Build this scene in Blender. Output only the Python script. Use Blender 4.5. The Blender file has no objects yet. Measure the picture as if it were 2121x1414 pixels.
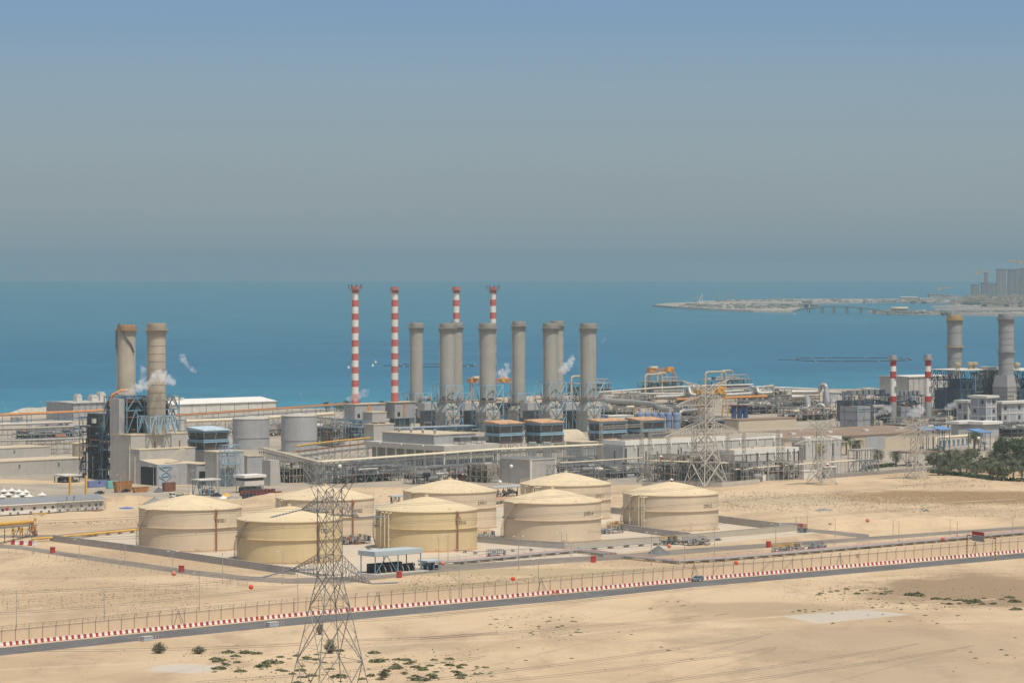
import bpy, math, random
from mathutils import Vector, Matrix
rnd = random.Random(7)
SC = bpy.context.scene
COL = SC.collection
# ------------------------------------------------------------------ camera
F, CX, EY, H = 7000.0, 1060.5, 546.0, 100.0      # focal length and principal row of the photograph, camera height in metres
cam = bpy.data.cameras.new("camera"); cam_ob = bpy.data.objects.new("camera", cam); COL.objects.link(cam_ob)
cam.sensor_width = 36; cam.lens = F / 2121 * 36; cam.shift_y = (EY - 707) / 2121
cam.clip_start = 1; cam.clip_end = 60000
cam_ob.location = (0, 0, H); cam_ob.rotation_euler = (math.radians(90), 0, 0)
SC.camera = cam_ob
# ------------------------------------------------------------------ light
SUN_EL, SUN_AZ = math.radians(65), math.radians(34)   # azimuth to the right of straight behind the camera
sd = Vector((math.sin(SUN_AZ) * math.cos(SUN_EL), -math.cos(SUN_AZ) * math.cos(SUN_EL), math.sin(SUN_EL)))
sun = bpy.data.lights.new("sun", 'SUN'); sun.energy = 3.7; sun.angle = math.radians(0.55); sun.color = (1, .95, .86)
sun_ob = bpy.data.objects.new("sun", sun); COL.objects.link(sun_ob); sun_ob.location = (0, 0, 400)
sun_ob.rotation_euler = (-sd).to_track_quat('-Z', 'Y').to_euler()
W = bpy.data.worlds.new("World"); SC.world = W; W.use_nodes = True
nt = W.node_tree; nt.nodes.clear()
def N(t, typ, **kw):
    n = t.nodes.new(typ)
    for k, v in kw.items(): setattr(n, k, v)
    return n
wo = N(nt, 'ShaderNodeOutputWorld'); bg = N(nt, 'ShaderNodeBackground'); bg.inputs[1].default_value = 0.1
sky = N(nt, 'ShaderNodeTexSky', sky_type='NISHITA', sun_disc=False)
sky.sun_elevation = SUN_EL; sky.sun_rotation = math.atan2(sd.x, sd.y); sky.dust_density = 3.0; sky.air_density = 1.2
tc = N(nt, 'ShaderNodeTexCoord'); sx = N(nt, 'ShaderNodeSeparateXYZ'); nt.links.new(tc.outputs['Generated'], sx.inputs[0])
mrs = N(nt, 'ShaderNodeMapRange'); mrs.inputs[1].default_value = 0; mrs.inputs[2].default_value = .1
nt.links.new(sx.outputs[2], mrs.inputs[0])
rp = N(nt, 'ShaderNodeValToRGB'); cr = rp.color_ramp
LOWSKY = [(0.0, (.190, .294, .357)), (.03, (.206, .300, .354)), (.07, (.236, .314, .356)), (.16, (.268, .336, .367)), (.32, (.288, .362, .395)), (.52, (.272, .372, .446)), (.72, (.222, .347, .490)), (1.0, (.19, .322, .54))]   # the dusty band over the sea
while len(cr.elements) < len(LOWSKY): cr.elements.new(.5)
for e, (p, c) in zip(cr.elements, LOWSKY): e.position = p; e.color = (*[x * 10 for x in c], 1)
nt.links.new(mrs.outputs[0], rp.inputs[0])
mf = N(nt, 'ShaderNodeMapRange'); mf.inputs[1].default_value = .09; mf.inputs[2].default_value = .4
nt.links.new(sx.outputs[2], mf.inputs[0])
mx = N(nt, 'ShaderNodeMix', data_type='RGBA'); nt.links.new(mf.outputs[0], mx.inputs[0])
nt.links.new(rp.outputs[0], mx.inputs[6]); nt.links.new(sky.outputs[0], mx.inputs[7])
mpw = N(nt, 'ShaderNodeMapping'); mpw.inputs[3].default_value = (6, 6, 70); nt.links.new(tc.outputs['Generated'], mpw.inputs[0])
nzw = N(nt, 'ShaderNodeTexNoise'); nzw.inputs['Scale'].default_value = 1; nzw.inputs['Detail'].default_value = 4; nt.links.new(mpw.outputs[0], nzw.inputs[0])      # uneven dust in the air
mrw = N(nt, 'ShaderNodeMapRange'); mrw.inputs[1].default_value = .3; mrw.inputs[2].default_value = .7; mrw.inputs[3].default_value = .985; mrw.inputs[4].default_value = 1.015; nt.links.new(nzw.outputs[0], mrw.inputs[0])
vsw = N(nt, 'ShaderNodeVectorMath', operation='SCALE'); nt.links.new(mx.outputs[2], vsw.inputs[0]); nt.links.new(mrw.outputs[0], vsw.inputs[3])
nt.links.new(vsw.outputs[0], bg.inputs[0]); nt.links.new(bg.outputs[0], wo.inputs[0])
vs = SC.view_settings; vs.view_transform = 'Standard'; vs.look = 'None'; vs.gamma = 1; vs.use_curve_mapping = False; vs.exposure = 0.0
cy = SC.cycles
try:
    cy.volume_bounces = 4; cy.max_bounces = 6; cy.diffuse_bounces = 3; cy.transparent_max_bounces = 16
except Exception: pass
# ------------------------------------------------------------------ picture <-> place
def G(px, py, z=0.0):
    Y = F * (H - z) / (py - EY); return Vector(((px - CX) * Y / F, Y, z))
def P(px, py, Y): return Vector(((px - CX) * Y / F, Y, H - (py - EY) * Y / F))
def DY(py, z=0.0): return F * (H - z) / (py - EY)
PHI = math.radians(42); ER = Vector((math.cos(PHI), math.sin(PHI), 0)); EL = Vector((-math.sin(PHI), math.cos(PHI), 0)); EZ = Vector((0, 0, 1))
def along(O, d, px):
    """metres from O along d until picture column px"""
    k = px - CX; return (k * O.y - F * O.x) / (F * d.x - k * d.y)
# ------------------------------------------------------------------ materials
MATS = {}
def lin(h): return tuple((c / 12.92 if c <= .04045 else ((c + .055) / 1.055) ** 2.4) for c in (int(h[i:i + 2], 16) / 255 for i in (0, 2, 4)))
def M(name, col, rough=.75, var=.1, scale=.25, stretch=(1, 1, 1), metal=0.0, streak=0.0, streak_col=None, spec=.3, seam=0):
    if name in MATS: return MATS[name]
    m = bpy.data.materials.new(name); m.use_nodes = True; t = m.node_tree; b = t.nodes['Principled BSDF']
    b.inputs['Roughness'].default_value = rough; b.inputs['Metallic'].default_value = metal; b.inputs['Specular IOR Level'].default_value = spec
    g = N(t, 'ShaderNodeNewGeometry'); mp = N(t, 'ShaderNodeMapping'); mp.inputs[3].default_value = stretch
    t.links.new(g.outputs['Position'], mp.inputs[0])
    nz = N(t, 'ShaderNodeTexNoise'); nz.inputs['Scale'].default_value = scale; nz.inputs['Detail'].default_value = 5; nz.inputs['Roughness'].default_value = .6
    t.links.new(mp.outputs[0], nz.inputs[0])
    r = N(t, 'ShaderNodeValToRGB'); r.color_ramp.elements[0].position = .3; r.color_ramp.elements[1].position = .7
    r.color_ramp.elements[0].color = (*[c * (1 - var) for c in col], 1); r.color_ramp.elements[1].color = (*[min(1, c * (1 + var)) for c in col], 1)
    t.links.new(nz.outputs[0], r.inputs[0]); out = r.outputs[0]
    if streak:
        mp2 = N(t, 'ShaderNodeMapping'); mp2.inputs[3].default_value = (1, 1, .06); t.links.new(g.outputs['Position'], mp2.inputs[0])
        n2 = N(t, 'ShaderNodeTexNoise'); n2.inputs['Scale'].default_value = .55; n2.inputs['Detail'].default_value = 4; t.links.new(mp2.outputs[0], n2.inputs[0])
        mr = N(t, 'ShaderNodeMapRange'); mr.inputs[1].default_value = .5; mr.inputs[2].default_value = .75; mr.inputs[4].default_value = streak
        t.links.new(n2.outputs[0], mr.inputs[0])
        x = N(t, 'ShaderNodeMix', data_type='RGBA'); x.inputs[7].default_value = (*(streak_col or [c * .6 for c in col]), 1)
        t.links.new(mr.outputs[0], x.inputs[0]); t.links.new(out, x.inputs[6]); out = x.outputs[2]
    if seam:                                            # plate joints every `seam` metres
        sp = N(t, 'ShaderNodeSeparateXYZ'); t.links.new(g.outputs['Position'], sp.inputs[0]); md = N(t, 'ShaderNodeMath', operation='MODULO'); t.links.new(sp.outputs[2], md.inputs[0]); md.inputs[1].default_value = seam
        lt = N(t, 'ShaderNodeMath', operation='LESS_THAN'); t.links.new(md.outputs[0], lt.inputs[0]); lt.inputs[1].default_value = .13
        ml = N(t, 'ShaderNodeMath', operation='MULTIPLY'); t.links.new(lt.outputs[0], ml.inputs[0]); ml.inputs[1].default_value = .17
        x = N(t, 'ShaderNodeMix', data_type='RGBA'); x.inputs[7].default_value = (*[c * .62 for c in col], 1); t.links.new(ml.outputs[0], x.inputs[0]); t.links.new(out, x.inputs[6]); out = x.outputs[2]
    t.links.new(out, b.inputs['Base Color']); MATS[name] = m; return m
m_conc = M('weathered_concrete', (.36, .32, .26), streak=.35)
m_conc_light = M('pale_concrete', (.50, .46, .39), var=.08)
m_conc_warm = M('stained_concrete', (.43, .35, .23), streak=.4)
m_tank = M('beige_tank_paint', (.63, .51, .36), var=.07, scale=.12, streak=.14, streak_col=(.48, .37, .23), spec=.2, seam=2.2)
m_tank_y = M('yellow_beige_tank_paint', (.61, .475, .265), var=.07, scale=.12, streak=.14, streak_col=(.46, .34, .17), spec=.2, seam=2.2)
m_tank_roof = M('sandy_roof_paint', (.64, .51, .32), var=.09, scale=.25, streak=.12)
m_rust = M('rust_brown', (.30, .13, .07), var=.25, scale=.8)
m_cream = M('cream_pipe_paint', (.68, .58, .40), var=.06)
m_grey = M('grey_cladding', (.42, .395, .35), var=.08, streak=.28, seam=4.1)
m_grey2 = M('cool_grey_cladding', (.37, .365, .355), var=.09, streak=.28, seam=3.7)
m_greyd = M('dark_grey_metal', (.13, .13, .13), var=.2)
m_black = M('black_opening', (.02, .02, .022), var=.3)
m_galv = M('galvanised_steel', (.30, .30, .29), rough=.55, metal=.35, var=.2, scale=.6)
m_galv_warm = M('dusty_galvanised_steel', (.40, .36, .30), rough=.65, metal=.2, var=.2, scale=.6)
m_blue = M('blue_steel_paint', (.155, .26, .335), var=.15, scale=.5, streak=.15, streak_col=(.25, .17, .10))
m_blued = M('dark_blue_steel_paint', (.05, .10, .16), var=.2)
m_blue_lt = M('light_blue_steel_paint', (.28, .43, .52), var=.12, streak=.15, streak_col=(.3, .22, .15))
m_yel = M('yellow_ochre_paint', (.62, .36, .07), var=.12)
m_org = M('orange_paint', (.55, .24, .07), var=.15)
m_red = M('red_paint', (.42, .035, .03), var=.15)
m_redf = M('faded_red_paint', (.52, .12, .10), var=.16, streak=.35, streak_col=(.58, .32, .26))
m_white = M('white_paint', (.72, .69, .62), var=.07, streak=.2, streak_col=(.5, .44, .36))
m_whited = M('dusty_white_paint', (.60, .57, .50), var=.1)
m_silver = M('aluminium_lagging', (.42, .40, .36), rough=.5, metal=.4, var=.12, scale=.5)
m_brown = M('brown_roof_felt', (.27, .185, .125), var=.12, scale=.08)
m_louv = M('brown_louvre', (.10, .085, .07), var=.25, stretch=(1, 1, 6))
m_roof_rust = M('rust_tinted_roof', (.50, .30, .16), var=.25, scale=.2, stretch=(3, .4, 1))
m_roof_sand = M('dusty_flat_roof', (.54, .44, .30), var=.08)
m_asph = M('worn_asphalt', (.125, .120, .113), var=.2, scale=.06, rough=.9, streak=.55, streak_col=(.24, .20, .15))
m_asph2 = M('sandy_asphalt', (.21, .175, .138), var=.25, scale=.05, rough=.9, streak=.6, streak_col=(.36, .28, .19))
m_glass = M('dark_window_glass', (.03, .035, .04), rough=.15, spec=.5)
m_rubber = M('black_rubber', (.02, .02, .02), rough=.9)
m_insul = M('brown_insulator', (.10, .06, .05), rough=.35)
m_wire = M('aged_conductor', (.16, .14, .12), var=.1)
# ------------------------------------------------------------------ mesh builder
class MB:
    def __init__(s): s.v = []; s.f = []; s.m = []; s.k = 0
    def mat(s, i): s.k = i; return s
    def face(s, pts):
        n = len(s.v); s.v.extend([tuple(p) for p in pts]); s.f.append(tuple(range(n, n + len(pts)))); s.m.append(s.k)
    def hull(s, v, f):
        n = len(s.v); s.v.extend([tuple(p) for p in v])
        for q in f: s.f.append(tuple(i + n for i in q)); s.m.append(s.k)
    def par(s, o, a, b, c):
        o, a, b, c = Vector(o), Vector(a), Vector(b), Vector(c)
        s.hull([o, o + a, o + a + b, o + b, o + c, o + a + c, o + a + b + c, o + b + c], [(0, 3, 2, 1), (4, 5, 6, 7), (0, 1, 5, 4), (1, 2, 6, 5), (2, 3, 7, 6), (3, 0, 4, 7)])
    def box(s, c, d, rot=0.0):
        ca, sa = math.cos(rot), math.sin(rot); x = Vector((ca, sa, 0)) * d[0]; y = Vector((-sa, ca, 0)) * d[1]; z = Vector((0, 0, d[2]))
        s.par(Vector(c) - x / 2 - y / 2 - z / 2, x, y, z)
    def g(s, O, u0, u1, v0, v1, z0, z1):
        """box on the plant grid: u along ER, v along EL from O"""
        s.par(Vector(O) + ER * u0 + EL * v0 + EZ * z0, ER * (u1 - u0), EL * (v1 - v0), EZ * (z1 - z0))
    def beam(s, a, b, r=.1, n=4):
        a, b = Vector(a), Vector(b); d = b - a
        if d.length < 1e-6: return
        q = d.to_track_quat('Z', 'Y'); R = q.to_matrix(); v = []
        for p in (a, b):
            for i in range(n):
                t = 2 * math.pi * (i + .5) / n; v.append(p + R @ Vector((math.cos(t) * r, math.sin(t) * r, 0)))
        s.hull(v, [(i, (i + 1) % n, n + (i + 1) % n, n + i) for i in range(n)] + [tuple(range(n - 1, -1, -1)), tuple(range(n, 2 * n))])
    def tube(s, path, r, n=8):
        path = [Vector(p) for p in path]; v = []; f = []; up = None
        for i, p in enumerate(path):
            d = (path[min(i + 1, len(path) - 1)] - path[max(i - 1, 0)]).normalized()
            if up is None: up = d.orthogonal()
            up = (up - d * up.dot(d)).normalized(); sd_ = d.cross(up); rr = r[i] if isinstance(r, (list, tuple)) else r
            for k in range(n):
                t = 2 * math.pi * k / n; v.append(p + (up * math.cos(t) + sd_ * math.sin(t)) * rr)
        for i in range(len(path) - 1):
            for k in range(n): f.append((i * n + k, i * n + (k + 1) % n, (i + 1) * n + (k + 1) % n, (i + 1) * n + k))
        f.append(tuple(range(n - 1, -1, -1))); f.append(tuple(range((len(path) - 1) * n, len(path) * n))); s.hull(v, f)
    def lathe(s, c, prof, n=32, a0=0.0, a1=2 * math.pi, mats=None, cap=True):
        c = Vector(c); full = abs(a1 - a0 - 2 * math.pi) < 1e-6; st = n if full else n + 1; b = len(s.v)
        for r, z in prof:
            for i in range(st):
                t = a0 + (a1 - a0) * i / n; s.v.append((c.x + r * math.cos(t), c.y + r * math.sin(t), c.z + z))
        for j in range(len(prof) - 1):
            for i in range(n):
                k = (i + 1) % st if full else i + 1
                s.f.append((b + j * st + i, b + j * st + k, b + (j + 1) * st + k, b + (j + 1) * st + i)); s.m.append(mats[j] if mats else s.k)
        if cap and full:
            if prof[0][0] > 1e-4: s.f.append(tuple(b + i for i in range(st - 1, -1, -1))); s.m.append(mats[0] if mats else s.k)
            if prof[-1][0] > 1e-4: s.f.append(tuple(b + (len(prof) - 1) * st + i for i in range(st))); s.m.append(mats[-1] if mats else s.k)
    def cyl(s, c, r, h, n=16): s.lathe(c, [(r, 0), (r, h)], n)
    def build(s, name, mat, parent=None, smooth=False, at=None):
        o0 = Vector(at) if at is not None else (Vector(parent.location) if parent is not None and parent.get('_o') else Vector((0, 0, 0)))
        me = bpy.data.meshes.new(name); me.from_pydata([(x - o0.x, y - o0.y, z - o0.z) for x, y, z in s.v], [], s.f)
        for m in (mat if isinstance(mat, (list, tuple)) else [mat]): me.materials.append(m)
        if any(s.m): me.polygons.foreach_set('material_index', s.m)
        if smooth: 
            me.polygons.foreach_set('use_smooth', [True] * len(s.f))
            try: me.set_sharp_from_angle(angle=math.radians(35))
            except Exception: pass
        me.update(); o = bpy.data.objects.new(name, me); COL.objects.link(o)
        if parent is not None: o.parent = parent
        elif at is not None: o.location = o0
        return o
def thing(name, label, cat, loc=(0, 0, 0), group=None):
    o = bpy.data.objects.new(name, None); COL.objects.link(o); o.location = loc; o['label'] = label; o['category'] = cat; o['_o'] = 1
    o.empty_display_size = .5
    if group: o['group'] = group
    return o
def tag(o, label, cat, group=None):
    o['label'] = label; o['category'] = cat
    if group: o['group'] = group
    return o
def kind(o, k): o['kind'] = k; return o
def dup(root, loc=None, rz=None, label=None, sc=None):
    r = root.copy(); COL.objects.link(r)
    if loc is not None: r.location = loc
    if rz is not None: r.rotation_euler = (0, 0, rz)
    if sc is not None: r.scale = (sc,) * 3 if not isinstance(sc, tuple) else sc
    if label: r['label'] = label
    def rec(src, dst):
        for ch in list(src.children):
            c = ch.copy(); COL.objects.link(c); c.parent = dst; rec(ch, c)
    rec(root, r); return r
# ================================================================== SETTING
def ground_material():
    m = bpy.data.materials.new('desert_sand'); m.use_nodes = True; t = m.node_tree; b = t.nodes['Principled BSDF']; b.inputs['Roughness'].default_value = .95; b.inputs['Specular IOR Level'].default_value = .1
    g = N(t, 'ShaderNodeNewGeometry')
    def noise(sc, det=6, rough=.6, st=(1, 1, 1)):
        mp = N(t, 'ShaderNodeMapping'); mp.inputs[3].default_value = st; t.links.new(g.outputs['Position'], mp.inputs[0])
        n = N(t, 'ShaderNodeTexNoise'); n.inputs['Scale'].default_value = sc; n.inputs['Detail'].default_value = det; n.inputs['Roughness'].default_value = rough
        t.links.new(mp.outputs[0], n.inputs[0]); return n.outputs[0]
    def rng(x, a, b_, lo=0.0, hi=1.0):
        r = N(t, 'ShaderNodeMapRange'); r.interpolation_type = 'SMOOTHSTEP'
        for i, v in zip((1, 2, 3, 4), (a, b_, lo, hi)): r.inputs[i].default_value = v
        t.links.new(x, r.inputs[0]); return r.outputs[0]
    def mix(fac, a, c):
        x = N(t, 'ShaderNodeMix', data_type='RGBA'); t.links.new(fac, x.inputs[0]) if not isinstance(fac, float) else None
        if isinstance(a, tuple): x.inputs[6].default_value = (*a, 1)
        else: t.links.new(a, x.inputs[6])
        x.inputs[7].default_value = (*c, 1); return x.outputs[2]
    def mul(a, c):
        k = N(t, 'ShaderNodeMath', operation='MULTIPLY'); t.links.new(a, k.inputs[0])
        if isinstance(c, float): k.inputs[1].default_value = c
        else: t.links.new(c, k.inputs[1])
        return k.outputs[0]
    big = noise(.012, 5, .55); mid = noise(.06, 6, .65); fine = noise(.9, 4, .7); track = noise(.05, 8, .68, (1, .3, 1))
    col = mix(rng(big, .40, .64), (.570, .425, .265), (.445, .325, .198))
    col = mix(mul(rng(track, .48, .68), .8), col, (.385, .275, .175))
    col = mix(mul(rng(mid, .5, .72), .55), col, (.62, .475, .32))
    col = mix(mul(rng(fine, .52, .74), .6), col, (.34, .235, .14))
    big2 = noise(.05, 8, .78)
    for (cx_, cy_, rx, ry, c, k) in PATCHES:
        o = G(cx_, cy_); e = G(cx_ + rx, cy_); ya = DY(cy_ - ry); yb = DY(cy_ + ry)
        ctr = Vector((o.x, (ya + yb) / 2, 0)); r_x = e.x - o.x; r_y = (ya - yb) / 2
        s1 = N(t, 'ShaderNodeVectorMath', operation='SUBTRACT'); t.links.new(g.outputs['Position'], s1.inputs[0]); s1.inputs[1].default_value = ctr
        s2 = N(t, 'ShaderNodeVectorMath', operation='MULTIPLY'); t.links.new(s1.outputs[0], s2.inputs[0]); s2.inputs[1].default_value = (1 / r_x, 1 / r_y, 0)
        s3 = N(t, 'ShaderNodeVectorMath', operation='LENGTH'); t.links.new(s2.outputs[0], s3.inputs[0])
        ad = N(t, 'ShaderNodeMath', operation='MULTIPLY_ADD'); t.links.new(big2, ad.inputs[0]); ad.inputs[1].default_value = 1.5; t.links.new(s3.outputs[1], ad.inputs[2])
        col = mix(mul(rng(ad.outputs[0], 1.4, 1.8, 1, 0), k), col, c)
    t.links.new(col, b.inputs['Base Color'])
    bp = N(t, 'ShaderNodeBump'); bp.inputs['Strength'].default_value = .55; bp.inputs['Distance'].default_value = .8
    t.links.new(mid, bp.inputs['Height']); 
    bp2 = N(t, 'ShaderNodeBump'); bp2.inputs['Strength'].default_value = .5; bp2.inputs['Distance'].default_value = .25
    t.links.new(fine, bp2.inputs['Height']); t.links.new(bp.outputs[0], bp2.inputs['Normal']); t.links.new(bp2.outputs[0], b.inputs['Normal'])
    return m
PATCHES = [(2080, 1225, 360, 38, (.26, .18, .11), .85), (1800, 1335, 460, 44, (.33, .25, .165), .6), (1560, 1262, 210, 18, (.35, .26, .165), .6),
           (1900, 1395, 460, 34, (.35, .27, .185), .55), (1250, 1300, 180, 14, (.40, .29, .185), .6), (2000, 1030, 340, 17, (.29, .19, .095), .95), (1800, 1033, 160, 6, (.30, .20, .10), .8),
           (380, 1383, 90, 11, (.50, .45, .38), .8), (980, 1216, 260, 11, (.39, .30, .165), .9), (1150, 1184, 420, 9, (.40, .31, .18), .85), (250, 1180, 260, 14, (.43, .32, .20), .7), (1620, 1035, 160, 12, (.43, .34, .22), .7), (1260, 1195, 200, 6, (.42, .33, .18), .6),
           (120, 1230, 200, 30, (.43, .31, .185), .5), (150, 1012, 250, 12, (.40, .31, .20), .7), (600, 870, 800, 60, (.40, .335, .25), .85), (1700, 860, 700, 80, (.40, .335, .25), .8), (1000, 975, 420, 22, (.42, .33, .23), .6),
           (820, 1340, 130, 12, (.40, .30, .20), .5), (2100, 1310, 160, 18, (.42, .31, .20), .5)]
m_sand = ground_material()
shore = [(-900, 864), (-300, 860), (10, 857), (150, 853), (350, 850), (600, 846), (720, 845), (900, 835), (1050, 822), (1240, 812), (1400, 807), (1600, 806), (1800, 805), (2000, 803), (2121, 802), (2500, 800), (3200, 796)]
mb = MB(); pts = [G(x, y) for x, y in shore]; near = [Vector((700, 250, 0)), Vector((-700, 250, 0))]
for i in range(len(pts) - 1):
    a, b = pts[i], pts[i + 1]; ta, tb = i / (len(pts) - 1), (i + 1) / (len(pts) - 1)
    na, nb = near[1].lerp(near[0], ta), near[1].lerp(near[0], tb)
    q = [na, na.lerp(a, .33), na.lerp(a, .66), a], [nb, nb.lerp(b, .33), nb.lerp(b, .66), b]
    for k in range(3): mb.face([q[0][k], q[1][k], q[1][k + 1], q[0][k + 1]])
    mb.face([a, b, b + Vector((0, 14, -3)), a + Vector((0, 14, -3))])
kind(mb.build('ground', m_sand), 'structure')
# sea
def sea_material():
    m = bpy.data.materials.new('sea_water'); m.use_nodes = True; t = m.node_tree; b = t.nodes['Principled BSDF']
    b.inputs['Roughness'].default_value = .38; b.inputs['IOR'].default_value = 1.33; b.inputs['Specular IOR Level'].default_value = .42
    g = N(t, 'ShaderNodeNewGeometry'); s = N(t, 'ShaderNodeSeparateXYZ'); t.links.new(g.outputs['Position'], s.inputs[0])
    # distance off shore: shallow tint by the beach, haze painted paler far out
    a = N(t, 'ShaderNodeMath', operation='MULTIPLY_ADD'); t.links.new(s.outputs[0], a.inputs[0]); a.inputs[1].default_value = -.62; t.links.new(s.outputs[1], a.inputs[2])
    nz = N(t, 'ShaderNodeTexNoise'); nz.inputs['Scale'].default_value = .006; nz.inputs['Detail'].default_value = 4; t.links.new(g.outputs['Position'], nz.inputs[0])
    a2 = N(t, 'ShaderNodeMath', operation='MULTIPLY_ADD'); t.links.new(nz.outputs[0], a2.inputs[0]); a2.inputs[1].default_value = 220; t.links.new(a.outputs[0], a2.inputs[2])
    r = N(t, 'ShaderNodeMapRange'); r.inputs[1].default_value = 2590; r.inputs[2].default_value = 8600; t.links.new(a2.outputs[0], r.inputs[0])
    c = N(t, 'ShaderNodeValToRGB'); e = c.color_ramp.elements
    e[0].position = 0; e[0].color = (.028, .215, .265, 1); e[1].position = 1; e[1].color = (.030, .152, .200, 1)
    for p, k in ((.035, (.024, .175, .245)), (.10, (.012, .125, .200)), (.30, (.012, .120, .188)), (.55, (.026, .150, .200))):
        x = e.new(p); x.color = (*k, 1)
    t.links.new(r.outputs[0], c.inputs[0])
    mp = N(t, 'ShaderNodeMapping'); mp.inputs[3].default_value = (.05, .012, 1); t.links.new(g.outputs['Position'], mp.inputs[0])
    w = N(t, 'ShaderNodeTexNoise'); w.inputs['Scale'].default_value = 1; w.inputs['Detail'].default_value = 7; w.inputs['Roughness'].default_value = .7; t.links.new(mp.outputs[0], w.inputs[0])
    mr = N(t, 'ShaderNodeMapRange'); mr.inputs[1].default_value = .3; mr.inputs[2].default_value = .7; mr.inputs[3].default_value = .87; mr.inputs[4].default_value = 1.13; t.links.new(w.outputs[0], mr.inputs[0])
    w2 = N(t, 'ShaderNodeTexNoise'); w2.inputs['Scale'].default_value = .0045; w2.inputs['Detail'].default_value = 5; w2.inputs['Roughness'].default_value = .65; w2.inputs['Distortion'].default_value = .6; t.links.new(g.outputs['Position'], w2.inputs[0])
    mr2 = N(t, 'ShaderNodeMapRange'); mr2.inputs[1].default_value = .35; mr2.inputs[2].default_value = .68; mr2.inputs[3].default_value = .86; mr2.inputs[4].default_value = 1.14; t.links.new(w2.outputs[0], mr2.inputs[0])
    mm = N(t, 'ShaderNodeMath', operation='MULTIPLY'); t.links.new(mr.outputs[0], mm.inputs[0]); t.links.new(mr2.outputs[0], mm.inputs[1])
    v = N(t, 'ShaderNodeVectorMath', operation='SCALE'); t.links.new(c.outputs[0], v.inputs[0]); t.links.new(mm.outputs[0], v.inputs[3]); t.links.new(v.outputs[0], b.inputs['Base Color'])
    bp = N(t, 'ShaderNodeBump'); bp.inputs['Strength'].default_value = .3; bp.inputs['Distance'].default_value = 1.0; t.links.new(w.outputs[0], bp.inputs['Height']); t.links.new(bp.outputs[0], b.inputs['Normal'])
    return m
SEA_Z = -2.0
mb = MB(); yy = [1200, 2400, 4000, 8000, 19300]
for a, b in zip(yy, yy[1:]): mb.face([(-4000, a, SEA_Z), (4000, a, SEA_Z), (4000, b, SEA_Z), (-4000, b, SEA_Z)])
kind(mb.build('sea', sea_material()), 'structure')
# flat sheets laid on the ground: roads and paved areas, given by picture corners
def sheet(name, pix, mat, z=.006, k='structure'):
    mb = MB(); mb.face([G(x, y) + Vector((0, 0, z)) for x, y in pix]); return kind(mb.build(name, mat), k)
def strip(name, pairs, mat, z):
    mb = MB()
    for (a, b), (c, d) in zip(pairs, pairs[1:]):
        mb.face([Vector((p.x, p.y, z)) for p in (G(*b), G(*d), G(*c), G(*a))])
    return kind(mb.build(name, mat), 'structure')
strip('access_road', [((-200, 1358), (-200, 1382)), ((0, 1341), (0, 1357)), ((300, 1310), (300, 1325)), ((600, 1279), (600, 1295)), ((900, 1253), (900, 1267)), ((1200, 1226), (1200, 1240)), ((1437, 1203.5), (1437, 1215)), ((1700, 1181), (1700, 1193)), ((1900, 1164), (1900, 1175)), ((2121, 1144.5), (2121, 1155)), ((2400, 1122), (2400, 1132))], m_asph, .012)
strip('patrol_road', [((-60, 1124), (-60, 1131)), ((40, 1129), (40, 1137)), ((200, 1152), (200, 1162)), ((400, 1180), (400, 1191)), ((520, 1193), (520, 1203)), ((600, 1197), (600, 1208)), ((720, 1193), (720, 1207)), ((900, 1172), (900, 1185)), ((1100, 1158), (1100, 1170)), ((1300, 1146), (1300, 1157)), ((1500, 1130), (1500, 1140)), ((1700, 1118), (1700, 1126)), ((1900, 1104), (1900, 1111)), ((2121, 1089), (2121, 1095)), ((2400, 1071), (2400, 1076))], m_asph2, .012)
strip('side_road', [((1500, 1073), (1500, 1078)), ((1620, 1088), (1620, 1095)), ((1740, 1100), (1740, 1108)), ((1800, 1106), (1800, 1115))], m_asph2, .008)
strip('yard_road', [((-60, 1108), (-60, 1114)), ((120, 1107), (120, 1112)), ((290, 1091), (290, 1096))], m_asph2, .008)
strip('plant_road', [((1330, 1000), (1330, 1006)), ((1700, 985), (1700, 991)), ((1900, 968), (1900, 976)), ((2200, 948), (2200, 960))], m_asph2, .008)
m_bund = M('bund_floor_concrete', (.53, .44, .325), var=.08, scale=.05)
sheet('bund_floor', [(112, 1108), (700, 1203), (1700, 1103), (1490, 1072), (800, 1040), (570, 1075)], m_bund, .006)
sheet('hardstanding', [(1618, 1275), (1690, 1291), (1885, 1272), (1790, 1261)], M('dusty_slab_concrete', (.49, .42, .33), var=.07, scale=.1), .006)
sheet('plant_yard', [(-200, 985), (560, 1010), (1330, 1004), (2300, 950), (2300, 850), (1240, 830), (-200, 872)], M('oiled_yard_paving', (.36, .30, .225), var=.2, scale=.03), .004)
m_track = M('packed_sand_track', (.40, .29, .19), var=.2, scale=.08); m_trackl = M('loose_sand_track', (.60, .46, .30), var=.12, scale=.1)
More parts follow.
